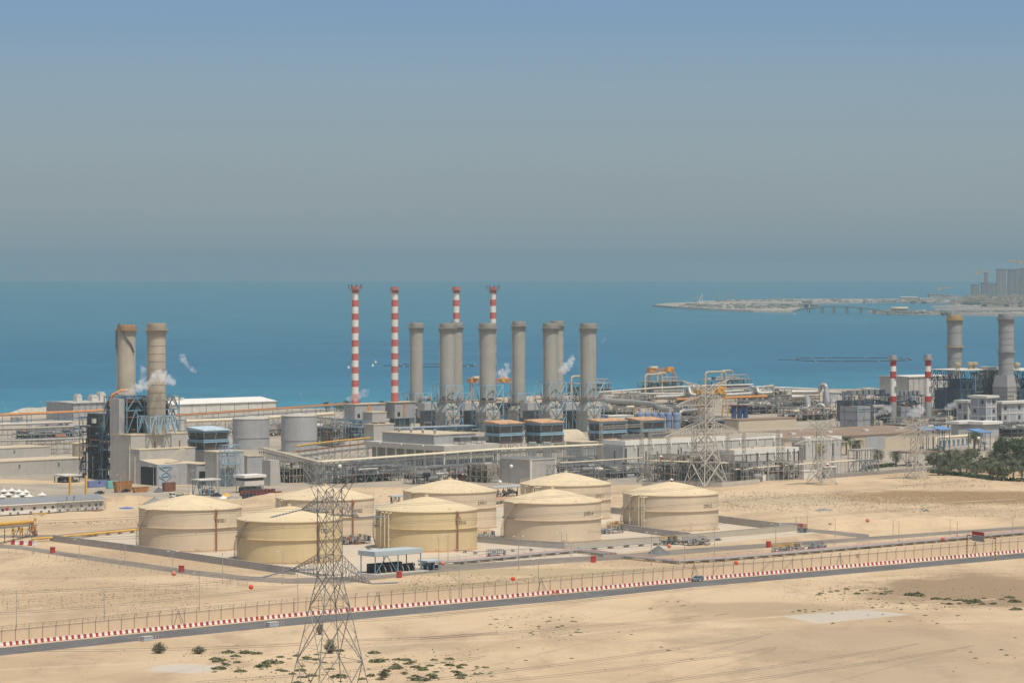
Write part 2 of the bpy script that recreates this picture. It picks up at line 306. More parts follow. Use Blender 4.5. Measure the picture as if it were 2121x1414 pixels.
for ln, w_, m_ in (([(-40, 1282), (300, 1262), (620, 1232), (900, 1213), (1200, 1190), (1600, 1163), (2140, 1124)], 1.0, m_track), ([(-40, 1240), (260, 1216), (520, 1226), (620, 1224)], .9, m_trackl), ([(-40, 1212), (200, 1206), (420, 1212), (600, 1216)], .8, m_track), ([(700, 1330), (1000, 1312), (1300, 1330), (1700, 1300), (2140, 1290)], .9, m_track),
        ([(-40, 1390), (300, 1372), (700, 1340), (1100, 1322), (1500, 1285), (2140, 1235)], 1.0, m_trackl), ([(840, 1400), (1300, 1370), (1800, 1352), (2140, 1345)], .8, m_track), ([(1520, 1052), (1700, 1040), (1900, 1044), (2140, 1032)], 1.1, m_trackl), ([(880, 1225), (1200, 1200), (1500, 1172)], .8, m_trackl), ([(60, 1100), (180, 1088), (290, 1081)], 1.0, m_track)):
    for off in (0, 2.1):
        q = [G(*p_) for p_ in ln]; fn = []
        for a_, b_ in zip(q, q[1:]): fn += [a_.lerp(b_, i / 8) for i in range(8)]
        fn = [p_ + Vector((0, off + 1.2 * math.sin(i * .7), .003)) for i, p_ in enumerate(fn)]; mb = MB()
        for a_, b_ in zip(fn, fn[1:]): d_ = (b_ - a_).normalized(); n_ = Vector((-d_.y, d_.x, 0)) * w_ * .35; mb.face([a_ - n_, b_ - n_, b_ + n_, a_ + n_])
        kind(mb.build('wheel_track', m_), 'structure')
sheet('yard_pavement', [(-60, 1036), (205, 1025), (330, 1033), (500, 1031), (640, 1014), (560, 1008), (-60, 1000)], M('sandy_yard_paving', (.36, .30, .22), var=.25, scale=.06), .008)
# banks of sand
def bank(name, ridge, w, h, mat=None):
    """a low bank of sand along picture points, w metres wide and h metres high"""
    mb = MB(); rows = []
    pp = [G(x, y) for x, y in ridge]; fine = []
    for a, b in zip(pp, pp[1:]):
        k = max(2, int((b - a).length / 6))
        fine += [a.lerp(b, i / k) for i in range(k)]
    fine.append(pp[-1]); L = len(fine)
    for i, p in enumerate(fine):
        d = (fine[min(i + 1, L - 1)] - fine[max(i - 1, 0)]).normalized(); n = Vector((-d.y, d.x, 0)); e = min(1, 4 * min(i, L - 1 - i) / L)
        prof = [(-1, -.02), (-.6, .55), (-.2, 1), (.2, .98), (.6, .5), (1, -.02)]
        rows.append([p + n * (w / 2 * u * (1 + .15 * rnd.uniform(-1, 1))) + EZ * (h * z * e * rnd.uniform(.75, 1.1) if z > 0 else -.05) for u, z in prof])
    for a, b in zip(rows, rows[1:]):
        for i in range(5): mb.face([a[i], b[i], b[i + 1], a[i + 1]])
    return kind(mb.build(name, mat or m_sand, smooth=True), 'structure')
bank('sand_bank', [(60, 1080), (150, 1075), (290, 1070)], 26, 3.0)
bank('sand_bank', [(1500, 1058), (1620, 1078), (1740, 1092), (1900, 1088), (2121, 1072)], 30, 3.2)
bank('sand_bank', [(210, 1037), (260, 1040), (330, 1035)], 22, 3.0)
bank('sand_bank', [(500, 1044), (580, 1030), (660, 1022)], 22, 2.2)
bank('breakwater', [(8, 858), (80, 856), (155, 853.5)], 16, 4.0, M('rubble_stone', (.42, .38, .31), var=.45, scale=.9))
# ================================================================== FUEL TANKS
FONT = bpy.data.fonts.load('<builtin>') if '<builtin>' in bpy.data.fonts else None
def text_mesh(txt, size):
    cu = bpy.data.curves.new('txt', 'FONT'); cu.body = txt; cu.size = size; cu.align_x = 'CENTER'; cu.align_y = 'CENTER'; cu.offset = .010 * size
    ob = bpy.data.objects.new('txt', cu); COL.objects.link(ob); dg = bpy.context.evaluated_depsgraph_get(); dg.update()
    me = bpy.data.meshes.new_from_object(ob.evaluated_get(dg)); v = [w.co.copy() for w in me.vertices]; f = [tuple(p.vertices) for p in me.polygons]
    bpy.data.objects.remove(ob); bpy.data.curves.remove(cu); bpy.data.meshes.remove(me); return v, f
m_letter = M('black_lettering', (.035, .03, .028), var=.1)
def rim_post_ring(mb, c, R, z, h, n, r=.05, a0=0.0, a1=2 * math.pi):
    pr = []
    for i in range(n + 1):
        t = a0 + (a1 - a0) * i / n; p = Vector((c.x + R * math.cos(t), c.y + R * math.sin(t), z)); pr.append(p)
        if i < n or a1 - a0 < 6: mb.beam(p, p + EZ * h, r)
    for a, b in zip(pr, pr[1:]):
        mb.beam(a + EZ * h, b + EZ * h, r); mb.beam(a + EZ * h * .5, b + EZ * h * .5, r * .8)
def fuel_tank(pl, pr, yr, yb, mat, label, txt, txy, rust=None, risers=(), stair=None, cross=False):
    O = G((pl + pr) / 2, yb); Y = O.y; R = (pr - pl) / 2 * Y / F; h = H - (yr - EY) * Y / F
    t = thing('fuel_tank', label, 'fuel tank', O, 'storage tanks in the bund')
    A = lambda px: math.asin(max(-1, min(1, ((px - CX) * Y / F - O.x) / R)))          # column -> bearing from the near side
    pt = lambda a, z, rr=R: Vector((O.x + rr * math.sin(a), O.y - rr * math.cos(a), z))
    mb = MB(); mb.lathe(O, [(R + .5, 0), (R + .5, .4), (R, .4), (R, h)], 96); mb.build('shell', mat, t, True)
    mb = MB(); prof = [(R + .32, h), (R + .32, h + .25)]; rise = R * .235
    for i in range(1, 9): prof.append((R * (1 - i / 8) + .001, h + .25 + rise * (1 - (1 - i / 8) ** 1.25)))
    mb.lathe(O, prof, 96, cap=False); mb.face([pt(2 * math.pi * i / 48, h, R + .32) for i in range(48)]); mb.build('roof', m_tank_roof if mat is m_tank else M('yellow_roof_paint', (.63, .505, .31), var=.05), t, True)
    zr = h * .565; mb = MB(); mb.lathe(O, [(R - .05, zr), (R + .55, zr), (R + .55, zr + .28), (R - .05, zr + .28)], 96, cap=False); mb.build('wind_girder', mat, t, True)
    mb = MB(); rim_post_ring(mb, O, R + .1, h + .25, 1.25, 72, .035); mb.build('railing', m_tank_roof, t)
    mb = MB(); mb.cyl(O + EZ * (h + rise), .7, .9, 12); mb.build('roof_vent', m_tank_roof, t)
    for q_, d_ in ((pt(-.5, h + 1.2, R * .8), (1.2, .9, .6)), (pt(.55, h + .9, R * .9), (.8, .8, .4))): mb = MB(); mb.box(q_, d_); mb.build('roof_hatch', m_cream, t)
    if rust:
        a = A(rust); mb = MB(); mb.tube([pt(a, h + .3, R + .2), pt(a, h - .6, R + .75), pt(a, .6, R + .75)], .25, 8)
        mb.box(pt(a, h - .8, R + .8), (.9, .8, 1.1)); mb.build('foam_riser', m_rust, t, True)
    for rx in risers:
        a = A(rx); mb = MB(); zb = .5 if rx % 2 else 1.6
        mb.tube([pt(a + .06, h - .4, R + .1), pt(a + .03, h - .35, R + .7), pt(a, h - .7, R + .8), pt(a, h - 1.3, R + .8), pt(a, zb + 1, R + .8), pt(a - .03, zb + .3, R + .9), pt(a - .1, zb, R + 1.4), pt(a - .2, zb, R + 3.0)], .22, 8)
        for q in (.3, .62): mb.box(pt(a, h * q, R + .5), (.9, .8, .2))
        mb.build('riser_pipe', m_cream, t, True)
    a0 = stair if stair is not None else -1.1       # spiral stair up the shaded side
    mb = MB(); n = 46; prev = None
    for i in range(n):
        a = a0 - .55 + .85 * i / n; z = h * i / n
        mb.par(pt(a, z, R + .05), pt(a, z, R + 1.0) - pt(a, z, R + .05), pt(a + .02, z, R) - pt(a, z, R), EZ * .08)
        p = pt(a, z + 1.1, R + 1.0)
        if prev: mb.beam(prev, p, .05); mb.beam(prev - EZ * 1.1, p - EZ * 1.1, .09)
        if i % 3 == 0: mb.beam(p, p - EZ * 1.1, .04)
        prev = p
    mb.box(pt(a0 + .31, h + .15, R + .7), (2.2, 2.0, .2)); mb.build('spiral_stair', m_cream if mat is m_tank else m_galv_warm, t)
    mb = MB()                                         # bottom drain ring and manhole
    a1 = A(pl + (pr - pl) * .62); mb.tube([pt(a1, 1.2, R - .2), pt(a1, 1.2, R + .35)], .6, 12); mb.build('manhole_cover', mat, t)
    mb = MB(); mb.tube([pt(x / 10, .55, R + 1.3) for x in range(-12, 13)], .09, 6)
    for x in range(-12, 13, 3): mb.beam(pt(x / 10, 0, R + 1.3), pt(x / 10, .55, R + 1.3), .08)
    mb.build('drench_pipe', m_redf if cross else m_rust, t)
    tx, ty = txy; a = A(tx); z = H - (ty - EY) * (Y - R * math.cos(a)) / F; v, f = text_mesh(txt, 1.85)
    mb = MB(); mb.hull([pt(a + p.x / R, z + p.y, R + .03) for p in v], f)
    mb.build('lettering', m_letter, t)
    if cross: mb = MB(); v, f = text_mesh('X', 1.6); mb.hull([pt(a - .03 + p.x / R, z + 1.6 + p.y, R + .03) for p in v], f); mb.build('lettering', m_letter, t)
    return t
fuel_tank(288, 500, 1049.8, 1134.6, m_tank, 'beige fuel tank with rust brown riser marked HF001, behind the low grey wall', 'HF001', (464, 1078.5), rust=454)
fuel_tank(491, 707, 1074, 1158.5, m_tank_y, 'yellow ochre fuel tank marked DF015, partly behind the big lattice pylon', 'DF015', (680, 1099), rust=663)
fuel_tank(571, 775, 1030, 1110, m_tank, 'beige fuel tank marked HF002, seen between the pylon arms behind a yellow tank', 'HF002', (744, 1058), rust=733, risers=(588, 593, 598))
fuel_tank(778, 988, 1053.7, 1134.6, m_tank_y, 'yellow ochre fuel tank marked X DF016, behind the open pump shelter', 'DF016', (956, 1082.5), rust=947, risers=(795, 803, 811), stair=-1.35, cross=True)
fuel_tank(835, 1028, 1015.5, 1090, m_tank, 'beige fuel tank marked DF011, directly behind the yellow tank with the X', 'DF011', (1001, 1041.5))
fuel_tank(1043, 1245, 1036.8, 1116, m_tank, 'beige fuel tank marked DF014 with two lamps before it and no riser pipes', 'DF014', (1218, 1064))
fuel_tank(1078, 1265, 1001, 1071, m_tank, 'beige fuel tank marked DF013, hindmost tank, only its top showing', 'DF013', (1241, 1027), risers=(1091, 1107, 1112, 1116))
fuel_tank(1290, 1488, 1021, 1093.5, m_tank, 'beige fuel tank marked DF012, standing farthest to the right of all tanks', 'DF012', (1463, 1048), risers=(1306, 1323, 1329, 1333), stair=-1.15)
# ================================================================== STACKS
m_stack = M('sooty_stack_concrete', (.36, .338, .29), var=.08, scale=.1, streak=.25)
m_stack_tan = M('tan_stack_paint', (.43, .372, .28), var=.12, scale=.08, streak=.3)
m_stack_gry = M('grey_stack_steel', (.30, .30, .295), var=.1, scale=.1, streak=.25, streak_col=(.33, .28, .20))
def platform(mb, O, R, z, w=1.1, n=24, rail=1.1):
    mb.lathe(O, [(R, z), (R + w, z), (R + w, z + .18), (R, z + .18)], n, cap=False); rim_post_ring(mb, O, R + w - .08, z + .18, rail, n, .05)
    for i in range(8):
        t = i * math.pi / 4 + .2; d = Vector((math.cos(t), math.sin(t), 0)); mb.beam(O + d * R + EZ * (z - 1.6), O + d * (R + w) + EZ * z, .08)
def stack(pl, pr, yt, Y, z0, mat, label, name='flue_stack', seams=0, cap=3.2, plats=(), ladder=1, capmat=None, group='tall flue stacks of the power station', taper=0.0):
    c = (pl + pr) / 2; O = Vector(((c - CX) * Y / F, Y, 0)); R = (pr - pl) / 2 * Y / F; zt = H - (yt - EY) * Y / F
    t = thing(name, label, 'smokestack', O + EZ * z0, group)
    mb = MB(); mb.lathe(O, [(R * (1 + taper), z0), (R, zt - cap)], 48, cap=False)
    for i in range(seams):
        z = z0 + (zt - cap - z0) * (i + 1) / (seams + 1); mb.lathe(O, [(R - .02, z), (R + .14, z), (R + .14, z + .25), (R - .02, z + .25)], 48, cap=False)
    mb.build('shaft', mat, t, True)
    mb = MB(); mb.lathe(O, [(R, zt - cap), (R + .22, zt - cap + .4), (R + .22, zt), (R - .35, zt), (R - .35, zt - 2)], 48, cap=False); mb.build('cap_ring', capmat or mat, t, True)
    mb = MB(); mb.lathe(O, [(.01, zt - 2), (R - .35, zt - 2)], 48, cap=False); mb.build('flue_mouth', m_black, t)
    for z in [zt - cap] + [H - (y - EY) * Y / F for y in plats]:
        mb = MB(); platform(mb, O, R + .1, z, 1.45); mb.build('gallery', capmat or mat, t)
    mb = MB()                                         # struts under the top gallery
    for i in range(18):
        a = i * math.pi / 9; d = Vector((math.cos(a), math.sin(a), 0)); mb.beam(O + d * (R + .1) + EZ * (zt - cap - 2.6), O + d * (R + .7) + EZ * (zt - cap), .1)
    mb.lathe(O, [(R, zt - cap - 2.7), (R + .18, zt - cap - 2.7), (R + .18, zt - cap - 2.4), (R, zt - cap - 2.4)], 32, cap=False); mb.build('gallery_strut', m_conc, t)
    if ladder:
        mb = MB(); a = math.radians(200 if ladder == 1 else -35); d = Vector((math.cos(a), math.sin(a), 0)); s = Vector((-d.y, d.x, 0))
        for k in (-.3, .3): mb.beam(O + d * (R + .3) + s * k + EZ * z0, O + d * (R + .3) + s * k + EZ * zt, .06)
        z = z0
        while z < zt - 1: mb.lathe(O + d * (R + .55), [(.42, z - O.z), (.42, z + .12 - O.z)], 8, cap=False); z += 2.2
        mb.build('ladder', m_galv_warm, t)
    return t, O, R, zt
YM, YMB, YL = 2017, 2130, 1790
q_ = G(271, 1001); q_ = q_ + EL * (along(q_, EL, 228.5) * .45 - 6.5); SQ = q_ + ER * along(q_, ER, 324.2); YF = SQ.y      # foot of the nearer tan stack, on the boiler house roof
for pl, pr, lab in ((911, 942, 'grey concrete stack overlapping a thinner one and left of the pair with the orange crane'), (993, 1027, 'grey concrete stack standing in front of the orange crane and a striped chimney'),
                    (1125, 1156, 'grey concrete stack with a white puff of steam close beside its shaft'), (1202, 1235, 'grey concrete stack at the right end of the middle row, next to the pipework')):
    stack(pl, pr, 669, YM, 20, m_stack, lab)
for pl, pr, yt, lab in ((849, 876, 668, 'slim grey stack alone between the second striped chimney and the paired stacks'), (932, 958, 667, 'slim grey stack half hidden behind a thicker one, with a striped chimney above'),
                    (1061, 1088, 665, 'slim grey stack standing alone just to the right of the orange crane'), (1141, 1167, 664, 'slim grey stack half hidden behind the thick one that steams')):
    stack(pl, pr, yt, YMB, 12, m_stack, lab)
t, O, R, zt = stack(243, 281, 672, YL + 60, 0, m_stack_tan, 'tan stack with rusty orange top and a dark broken pipe slanting down it', seams=0, capmat=M('rusty_cap_steel', (.42, .26, .13), var=.25, scale=.6))
mb = MB(); mb.tube([O + Vector((math.sin(a) * (R + .5), -math.cos(a) * (R + .5), zt + z)) for a, z in ((-.7, 1), (-.4, -2), (-.1, -5.5), (.25, -8.5), (.6, -11), (.95, -15))], .45, 8)
mb.tube([O + Vector((math.sin(a) * (R + .6), -math.cos(a) * (R + .6), zt + z)) for a, z in ((-1.3, -3), (-1.4, -8), (-1.35, -12), (-1.1, -16))], .4, 8); mb.build('broken_pipe', m_greyd, t, True)
stack(305.5, 343, 669, YF, H - (860 - EY) * YF / F, m_stack_tan, 'tan stack with dark ring seams rising from a blue steel base', seams=10)
stack(1962, 1993, 652, 2150, 0, m_stack_gry, 'grey steel stack with ochre galleries and ladder, beside the far warehouse', seams=7, plats=(719,), ladder=2, capmat=M('ochre_stack_ring', (.46, .34, .18), var=.1))
t, O, R, zt = stack(2068, 2100, 650, 2100, 30, m_stack_gry, 'grey steel stack with many ring seams standing on a hood behind the offices', seams=8, plats=(729,), ladder=1)
mb = MB(); 
def frustum(mb, O, prof, rot=PHI, n=4):
    """a four-sided duct: (half width u, half width v, z) rings"""
    rings = []
    for hu, hv, z in prof:
        rings.append([O + ER * (hu * a) + EL * (hv * b) + EZ * (z - O.z) for a, b in ((-1, -1), (1, -1), (1, 1), (-1, 1))])
    for a, b in zip(rings, rings[1:]):
        for i in range(4): mb.face([a[i], a[(i + 1) % 4], b[(i + 1) % 4], b[i]])
    mb.face(rings[-1]); mb.face(rings[0][::-1])
frustum(mb, O, [(5.6, 5.6, 0), (5.6, 5.6, 14), (5.9, 5.9, 22), (5.9, 5.9, 24), (R, R, 31)]); mb.build('stack_hood', m_stack_gry, t)
mb = MB()
for z in (16, 18.5, 21, 23.5): frustum(mb, O, [(6.1, 6.1, z), (6.1, 6.1, z + .4)])
mb.build('hood_rib', m_galv_warm, t)
# striped chimneys
def chimney(pl, pr, yt, Y, y_bands, z0, label, name='striped_chimney', antennas=False, plats=(), group='red and white striped chimneys', base=None, redm=None):
    c = (pl + pr) / 2; O = Vector(((c - CX) * Y / F, Y, 0)); R = (pr - pl) / 2 * Y / F; zz = [H - (y - EY) * Y / F for y in y_bands]; zt = H - (yt - EY) * Y / F
    t = thing(name, label, 'chimney', O + EZ * z0, group); prof = []; mats = []
    for i, z in enumerate(zz[:-1]):
        tp = 1 + .12 * (zt - z) / (zt - z0); prof += [(R * tp, z)]
        mats.append(i % 2)
    prof.append((R * 1.12, zz[-1]))
    mb = MB(); mb.lathe(O, prof, 32, mats=mats, cap=False)
    if base: mb.lathe(O, [(R * 1.12, zz[-1]), (R * 1.15, z0)], 32, mats=[2], cap=False)
    mb.build('shaft', [redm or m_redf, m_white, m_stack_gry], t, True)
    mb = MB(); mb.lathe(O, [(R, zz[0]), (R + .35, zz[0] + .4), (R + .35, zt), (R - .4, zt), (R - .4, zt - 1.2), (.01, zt - 1.2)], 32, cap=False); mb.build('cap_ring', redm and m_stack_gry or m_redf, t, True)
    mb = MB(); platform(mb, O, R + .05, zz[0], 1.3, 16); mb.build('gallery', m_galv_warm, t)
    for y in plats:
        mb = MB(); z = H - (y - EY) * Y / F; mb.lathe(O, [(R, z), (R + 1.2, z), (R + 1.2, z + .2), (R, z + .2)], 16, math.radians(-70), math.radians(30), cap=False); rim_post_ring(mb, O, R + 1.1, z, 1.1, 6, .05, math.radians(-70), math.radians(30)); mb.build('rest_platform', m_galv_warm, t)
    mb = MB(); a = math.radians(-20); d = Vector((math.cos(a), math.sin(a), 0)); s = Vector((-d.y, d.x, 0))
    for k in (-.3, .3): mb.beam(O + d * (R * 1.1 + .3) + s * k + EZ * z0, O + d * (R + .3) + s * k + EZ * zt, .06)
    mb.build('ladder', m_galv_warm, t)
    if antennas:
        for i in range(9):
            mb = MB(); a = i * 2 * math.pi / 9; p = O + Vector((math.cos(a), math.sin(a), 0)) * (R + 2.2) + EZ * (zz[0] + .5)
            mb.box(p + EZ * 1.6, (.4, .4, 2.4), a); mb.beam(O + EZ * (zz[0] + .3), p, .07); mb.beam(p, p + EZ * 2.5, .08); mb.build('antenna', m_greyd, t)
    return t
YC = 2090
b1 = [601, 607] + [607 + 13.95 * i for i in range(1, 17)]
chimney(729, 742.5, 593, 2026, [600, 607, 621, 635, 649, 662.5, 676.5, 690, 704, 718, 732, 746, 759.5, 773, 787, 801, 815, 837], 15, 'striped chimney with dark antennas on top, leftmost of the four tall ones', antennas=True)
chimney(811, 824.5, 594, 2044, [601, 607, 621, 634.5, 648, 662, 676, 689, 703, 717, 731, 744, 758, 772, 786, 799, 813, 836], 15, 'striped chimney without antennas, standing clear against the sea')
chimney(938.5, 951.5, 594, YC + 40, [601, 607, 621, 634, 647.5, 660.5, 674, 688, 701, 715, 729, 742, 756, 770, 784, 797, 811, 826], 0, 'striped chimney without antennas, hidden below by the paired grey stacks', base=True)
chimney(1015, 1027.5, 594, YC + 40, [601, 607, 620, 633.5, 647, 660, 673, 687, 700, 714, 728, 741, 755, 769, 783, 796, 810, 825], 0, 'striped chimney with antennas, hidden below by a thick grey stack', antennas=True, base=True)
for pl, pr, yt, lab in ((1844, 1856, 735, 'short red and white striped stack nearer the silver tanks'), (1916, 1928, 733, 'short red and white striped stack nearer the tall grey stack')):
    chimney(pl, pr, yt, 2060, [745, 758, 769, 783, 795, 795.1, 820, 832], 0, lab, 'short_striped_stack', plats=(780, 800, 806), group='short striped stacks by the boilers', base=True, redm=m_red)
# ================================================================== BUILDERS FOR THE PLANT
def bld(px, py, pl, pr, yt):
    O = G(px, py); return O, along(O, ER, pr), along(O, EL, pl), H - (yt - EY) * O.y / F
def Zat(y, Y): return H - (y - EY) * Y / F
def house(name, label, cat, px, py, pl, pr, yt, wall, roof, group=None, parapet=.6, over=.25, lines=0):
    O, Lr, Ll, h = bld(px, py, pl, pr, yt); t = thing(name, label, cat, O, group)
    mb = MB(); mb.g(O, 0, Lr, 0, Ll, 0, h - parapet)
    mb.build('wall', wall, t)
    mb = MB(); mb.g(O, -over, Lr + over, -over, Ll + over, h - parapet, h); mb.build('roof', roof, t)
    return t, O, Lr, Ll, h
def frame(mb, O, us, vs, zs, r=.16, brace=.5, rg=rnd, diag=.1):
    O = Vector(O); p = lambda u, v, z: O + ER * u + EL * v + EZ * z
    for u in us:
        for v in vs: mb.beam(p(u, v, zs[0]), p(u, v, zs[-1]), r)
    for z in zs[1:]:
        for v in vs:
            mb.beam(p(us[0], v, z), p(us[-1], v, z), r * .9)
        for u in us: mb.beam(p(u, vs[0], z), p(u, vs[-1], z), r * .9)
    for za, zb in zip(zs, zs[1:]):
        for v in (vs[0], vs[-1]):
            for a, b in zip(us, us[1:]):
                if rg.random() < brace: 
                    m = (a + b) / 2; mb.beam(p(a, v, za), p(m, v, zb), diag); mb.beam(p(m, v, zb), p(b, v, za), diag)
        for u in (us[0], us[-1]):
            for a, b in zip(vs, vs[1:]):
                if rg.random() < brace: m = (a + b) / 2; mb.beam(p(u, a, za), p(u, m, zb), diag); mb.beam(p(u, m, zb), p(u, b, za), diag)
def span(a, b, n): return [a + (b - a) * i / n for i in range(n + 1)]
def pipe_run(mb, O, pts, r, n=8): mb.tube([Vector(O) + ER * u + EL * v + EZ * z for u, v, z in pts], r, n)
def rack(name, label, pts, z, w=3.0, step=6.0, pipes=(), leg=m_galv, r=.13, levels=(1.0, .72), group=None, brace=.3, legs2=0, extra=None):
    """a pipe bridge on legs following ground points pts; pipes = (offset, height above z, radius, material)"""
    t = thing(name, label, 'pipe rack', pts[0], group); mb = MB()
    for a, b in zip(pts, pts[1:]):
        L = (b - a).length; d = (b - a) / L; n = Vector((-d.y, d.x, 0)); k = max(1, int(L / step)); prev = None
        for i in range(k + 1):
            c = a + d * (L * i / k); q = [c + n * w / 2, c - n * w / 2]
            for e in q:
                mb.beam(e, e + EZ * z, r)
                for j in range(legs2): mb.beam(e + d * (1.2 * (j + 1)), e + d * (1.2 * (j + 1)) + EZ * z * rnd.uniform(.8, 1), r * .8)
            for lv in levels: mb.beam(q[0] + EZ * z * lv, q[1] + EZ * z * lv, r)
            if rnd.random() < brace: mb.beam(q[0], q[1] + EZ * z * levels[-1], r * .7); mb.beam(q[1], q[0] + EZ * z * levels[-1], r * .7)
            if prev:
                for e, f in zip(prev, q):
                    for lv in levels: mb.beam(e + EZ * z * lv, f + EZ * z * lv, r * .9)
                    if rnd.random() < brace: mb.beam(e, f + EZ * z * levels[-1], r * .7)
            prev = q
    mb.build('steel_frame', leg, t)
    for off, dz, pr_, mat in pipes:
        mb = MB(); path = []
        for i, p in enumerate(pts):
            d = (pts[min(i + 1, len(pts) - 1)] - pts[max(i - 1, 0)]).normalized(); n = Vector((-d.y, d.x, 0)); path.append(p + n * off + EZ * (z + dz))
        mb.tube(path, pr_, 8); mb.build('pipe', mat, t, True)
    return t
def clutter(t, O, u0, u1, v0, v1, z0, z1, n, seed, mats=None, big=1.0):
    """the small pipes, vessels and cabinets of a process unit, as parts sorted by paint"""
    rg = random.Random(seed); mats = mats or [m_silver, m_galv, m_greyd, m_blue, m_rust, m_cream, m_whited, m_galv_warm]; by = {}
    for i in range(n):
        m = rg.choice(mats); mb = MB(); by.setdefault(m.name, []).append((mb, m)); u, v, z = rg.uniform(u0, u1), rg.uniform(v0, v1), rg.uniform(z0, z1); k = rg.random()
        if k < .42:
            L = rg.uniform(4, 16) * big; r = rg.uniform(.12, .45) * big
            a = (u, v, z); b = (min(u1, u + L), v, z) if rg.random() < .6 else (u, min(v1, v + L), z); c = (b[0], b[1], max(z0, z - rg.uniform(1, 5)))
            pipe_run(mb, O, [a, b, c], r, 6)
        elif k < .6: pipe_run(mb, O, [(u, v, z0), (u, v, z)], rg.uniform(.15, .5) * big, 6)
        elif k < .8: w = rg.uniform(.8, 2.6) * big; mb.g(O, u, u + w, v, v + w * rg.uniform(.6, 1.6), z, z + rg.uniform(.6, 2.2))
        elif k < .9: L = rg.uniform(3, 7) * big; r = rg.uniform(.6, 1.3) * big; pipe_run(mb, O, [(u, v, z), (u + .2, v, z), (u + L, v, z), (u + L + .2, v, z)], [r * .5, r, r, r * .5], 10)
        else: mb.beam(Vector(O) + ER * u + EL * v + EZ * z0, Vector(O) + ER * (u + rg.uniform(-3, 3)) + EL * v + EZ * z, .14)
    nm = {'aluminium_lagging': 'lagged_pipework', 'galvanised_steel': 'steelwork', 'dark_grey_metal': 'machinery', 'blue_steel_paint': 'blue_equipment', 'rust_brown': 'rusty_pipework', 'cream_pipe_paint': 'cream_pipework', 'dusty_white_paint': 'pale_equipment', 'dusty_galvanised_steel': 'walkway_steel'}
    for k in sorted(by):
        L_ = by[k]
        for b, m in L_: b.build(nm.get(k, 'equipment'), m, t)
def process_unit(label, px, py, pl, pr, yt, seed, n=60, levels=3, col=m_blue, bays=4, name='process_unit', group='process units of the plant', mats=None, depth=None, brace=.5):
    O, Lr, Ll, h = bld(px, py, pl, pr, yt); Ll = depth or Ll; t = thing(name, label, 'process unit', O, group); rg = random.Random(seed)
    mb = MB(); frame(mb, O, span(0, Lr, bays), span(0, Ll, max(1, bays // 2)), span(0, h, levels), .17, brace, rg); mb.build('steel_frame', col, t)
    mb = MB()
    for z in span(0, h, levels)[1:-1]: mb.g(O, 0, Lr, 0, Ll, z - .1, z + .05)
    mb.build('floor_grating', m_greyd, t); clutter(t, O, 0, Lr, 0, Ll, 0, h * .95, n, seed + 1, mats); return t
def lamp_post(px, py, h, heads=1, name='lamp_post', label='', group='lamp posts of the plant', mat=None):
    O = G(px, py); t = thing(name, label, 'lamp post', O, group); mb = MB(); mb.tube([O, O + EZ * h], [.13, .08], 6); mb.box(O + EZ * .2, (.5, .5, .4))
    for s in ((-1,) if heads == 1 else (-1, 1)): mb.beam(O + EZ * h, O + Vector((1.3 * s, 0, h + .25)), .06)
    mb.build('pole', mat or m_galv_warm, t)
    for s in ((-1,) if heads == 1 else (-1, 1)):
        mb = MB(); mb.box(O + Vector((1.5 * s, 0, h + .28)), (.75, .35, .16)); mb.build('lamp_head', m_white, t)
    return t
def tank_simple(pl, pr, yr, yb, mat, roofm, label, name='water_tank', group=None, rise=.16, hoops=()):
    O = G((pl + pr) / 2, yb); R = (pr - pl) / 2 * O.y / F; h = Zat(yr, O.y); t = thing(name, label, 'storage tank', O, group)
    mb = MB(); mb.cyl(O, R, h, 48); mb.build('shell', mat, t, True)
    mb = MB(); mb.lathe(O, [(R + .2, h), (R + .2, h + .3), (R * .5, h + R * rise * .6), (.01, h + R * rise)], 48, cap=False); mb.build('roof', roofm, t, True)
    for q in hoops: mb = MB(); mb.lathe(O, [(R, h * q), (R + .25, h * q), (R + .25, h * q + .3), (R, h * q + .3)], 48, cap=False); mb.build('hoop', mat, t, True)
    mb = MB(); rim_post_ring(mb, O, R, h + .3, 1.1, 28, .05); mb.build('railing', m_galv_warm, t); return t
# ================================================================== LEFT OF THE PLANT
O, Lr, Ll, h = bld(271, 1001, 228.5, 388, 902); t = thing('boiler_house', 'stepped grey boiler house with dark door opening beneath the tan stacks', 'industrial building', O)
d2 = -along(O, EL, 289); h2 = Zat(932, (O - EL * d2).y); d3 = -along(O, EL, 326); h3 = Zat(962, (O - EL * d3).y); L3 = along(O - EL * d3, ER, 388); d4 = -along(O + ER * L3, EL, 407); L4 = along(O + ER * L3 - EL * d4, ER, 444)
mb = MB(); mb.g(O, 0, Lr, 0, Ll, 0, h); mb.g(O, 0, Lr * .985, -d2, 0, 0, h2); mb.build('wall', m_grey, t)
mb = MB(); a = O - EL * d3; top = [a + EZ * h3, a + ER * L3 + EZ * h3, a + ER * L3 + EL * (d3 - d2) + EZ * (h3 + 1.6), a + EL * (d3 - d2) + EZ * (h3 + 1.6)]
q = [O - EL * d3, O - EL * d3 + ER * L3, O - EL * d2 + ER * L3, O - EL * d2]
mb.hull(q + top, [(0, 1, 5, 4), (1, 2, 6, 5), (3, 0, 4, 7)]); mb.g(O, L3, L4 + L3, -d4, -d2 * .2, 0, h3 - .4); mb.build('annex_wall', m_grey2, t)
mb = MB(); mb.hull(top, [(0, 1, 2, 3)]); mb.g(O, L3 - .1, L4 + L3 + .3, -d4 - .3, -d2 * .2, h3 - .4, h3); mb.build('annex_roof', m_roof_sand, t)
mb = MB(); mb.g(O, -.2, Lr + .2, -.2, Ll + .2, h, h + .5); mb.g(O, -.15, Lr, -d2 - .2, .1, h2, h2 + .35); mb.build('roof', m_roof_sand, t)
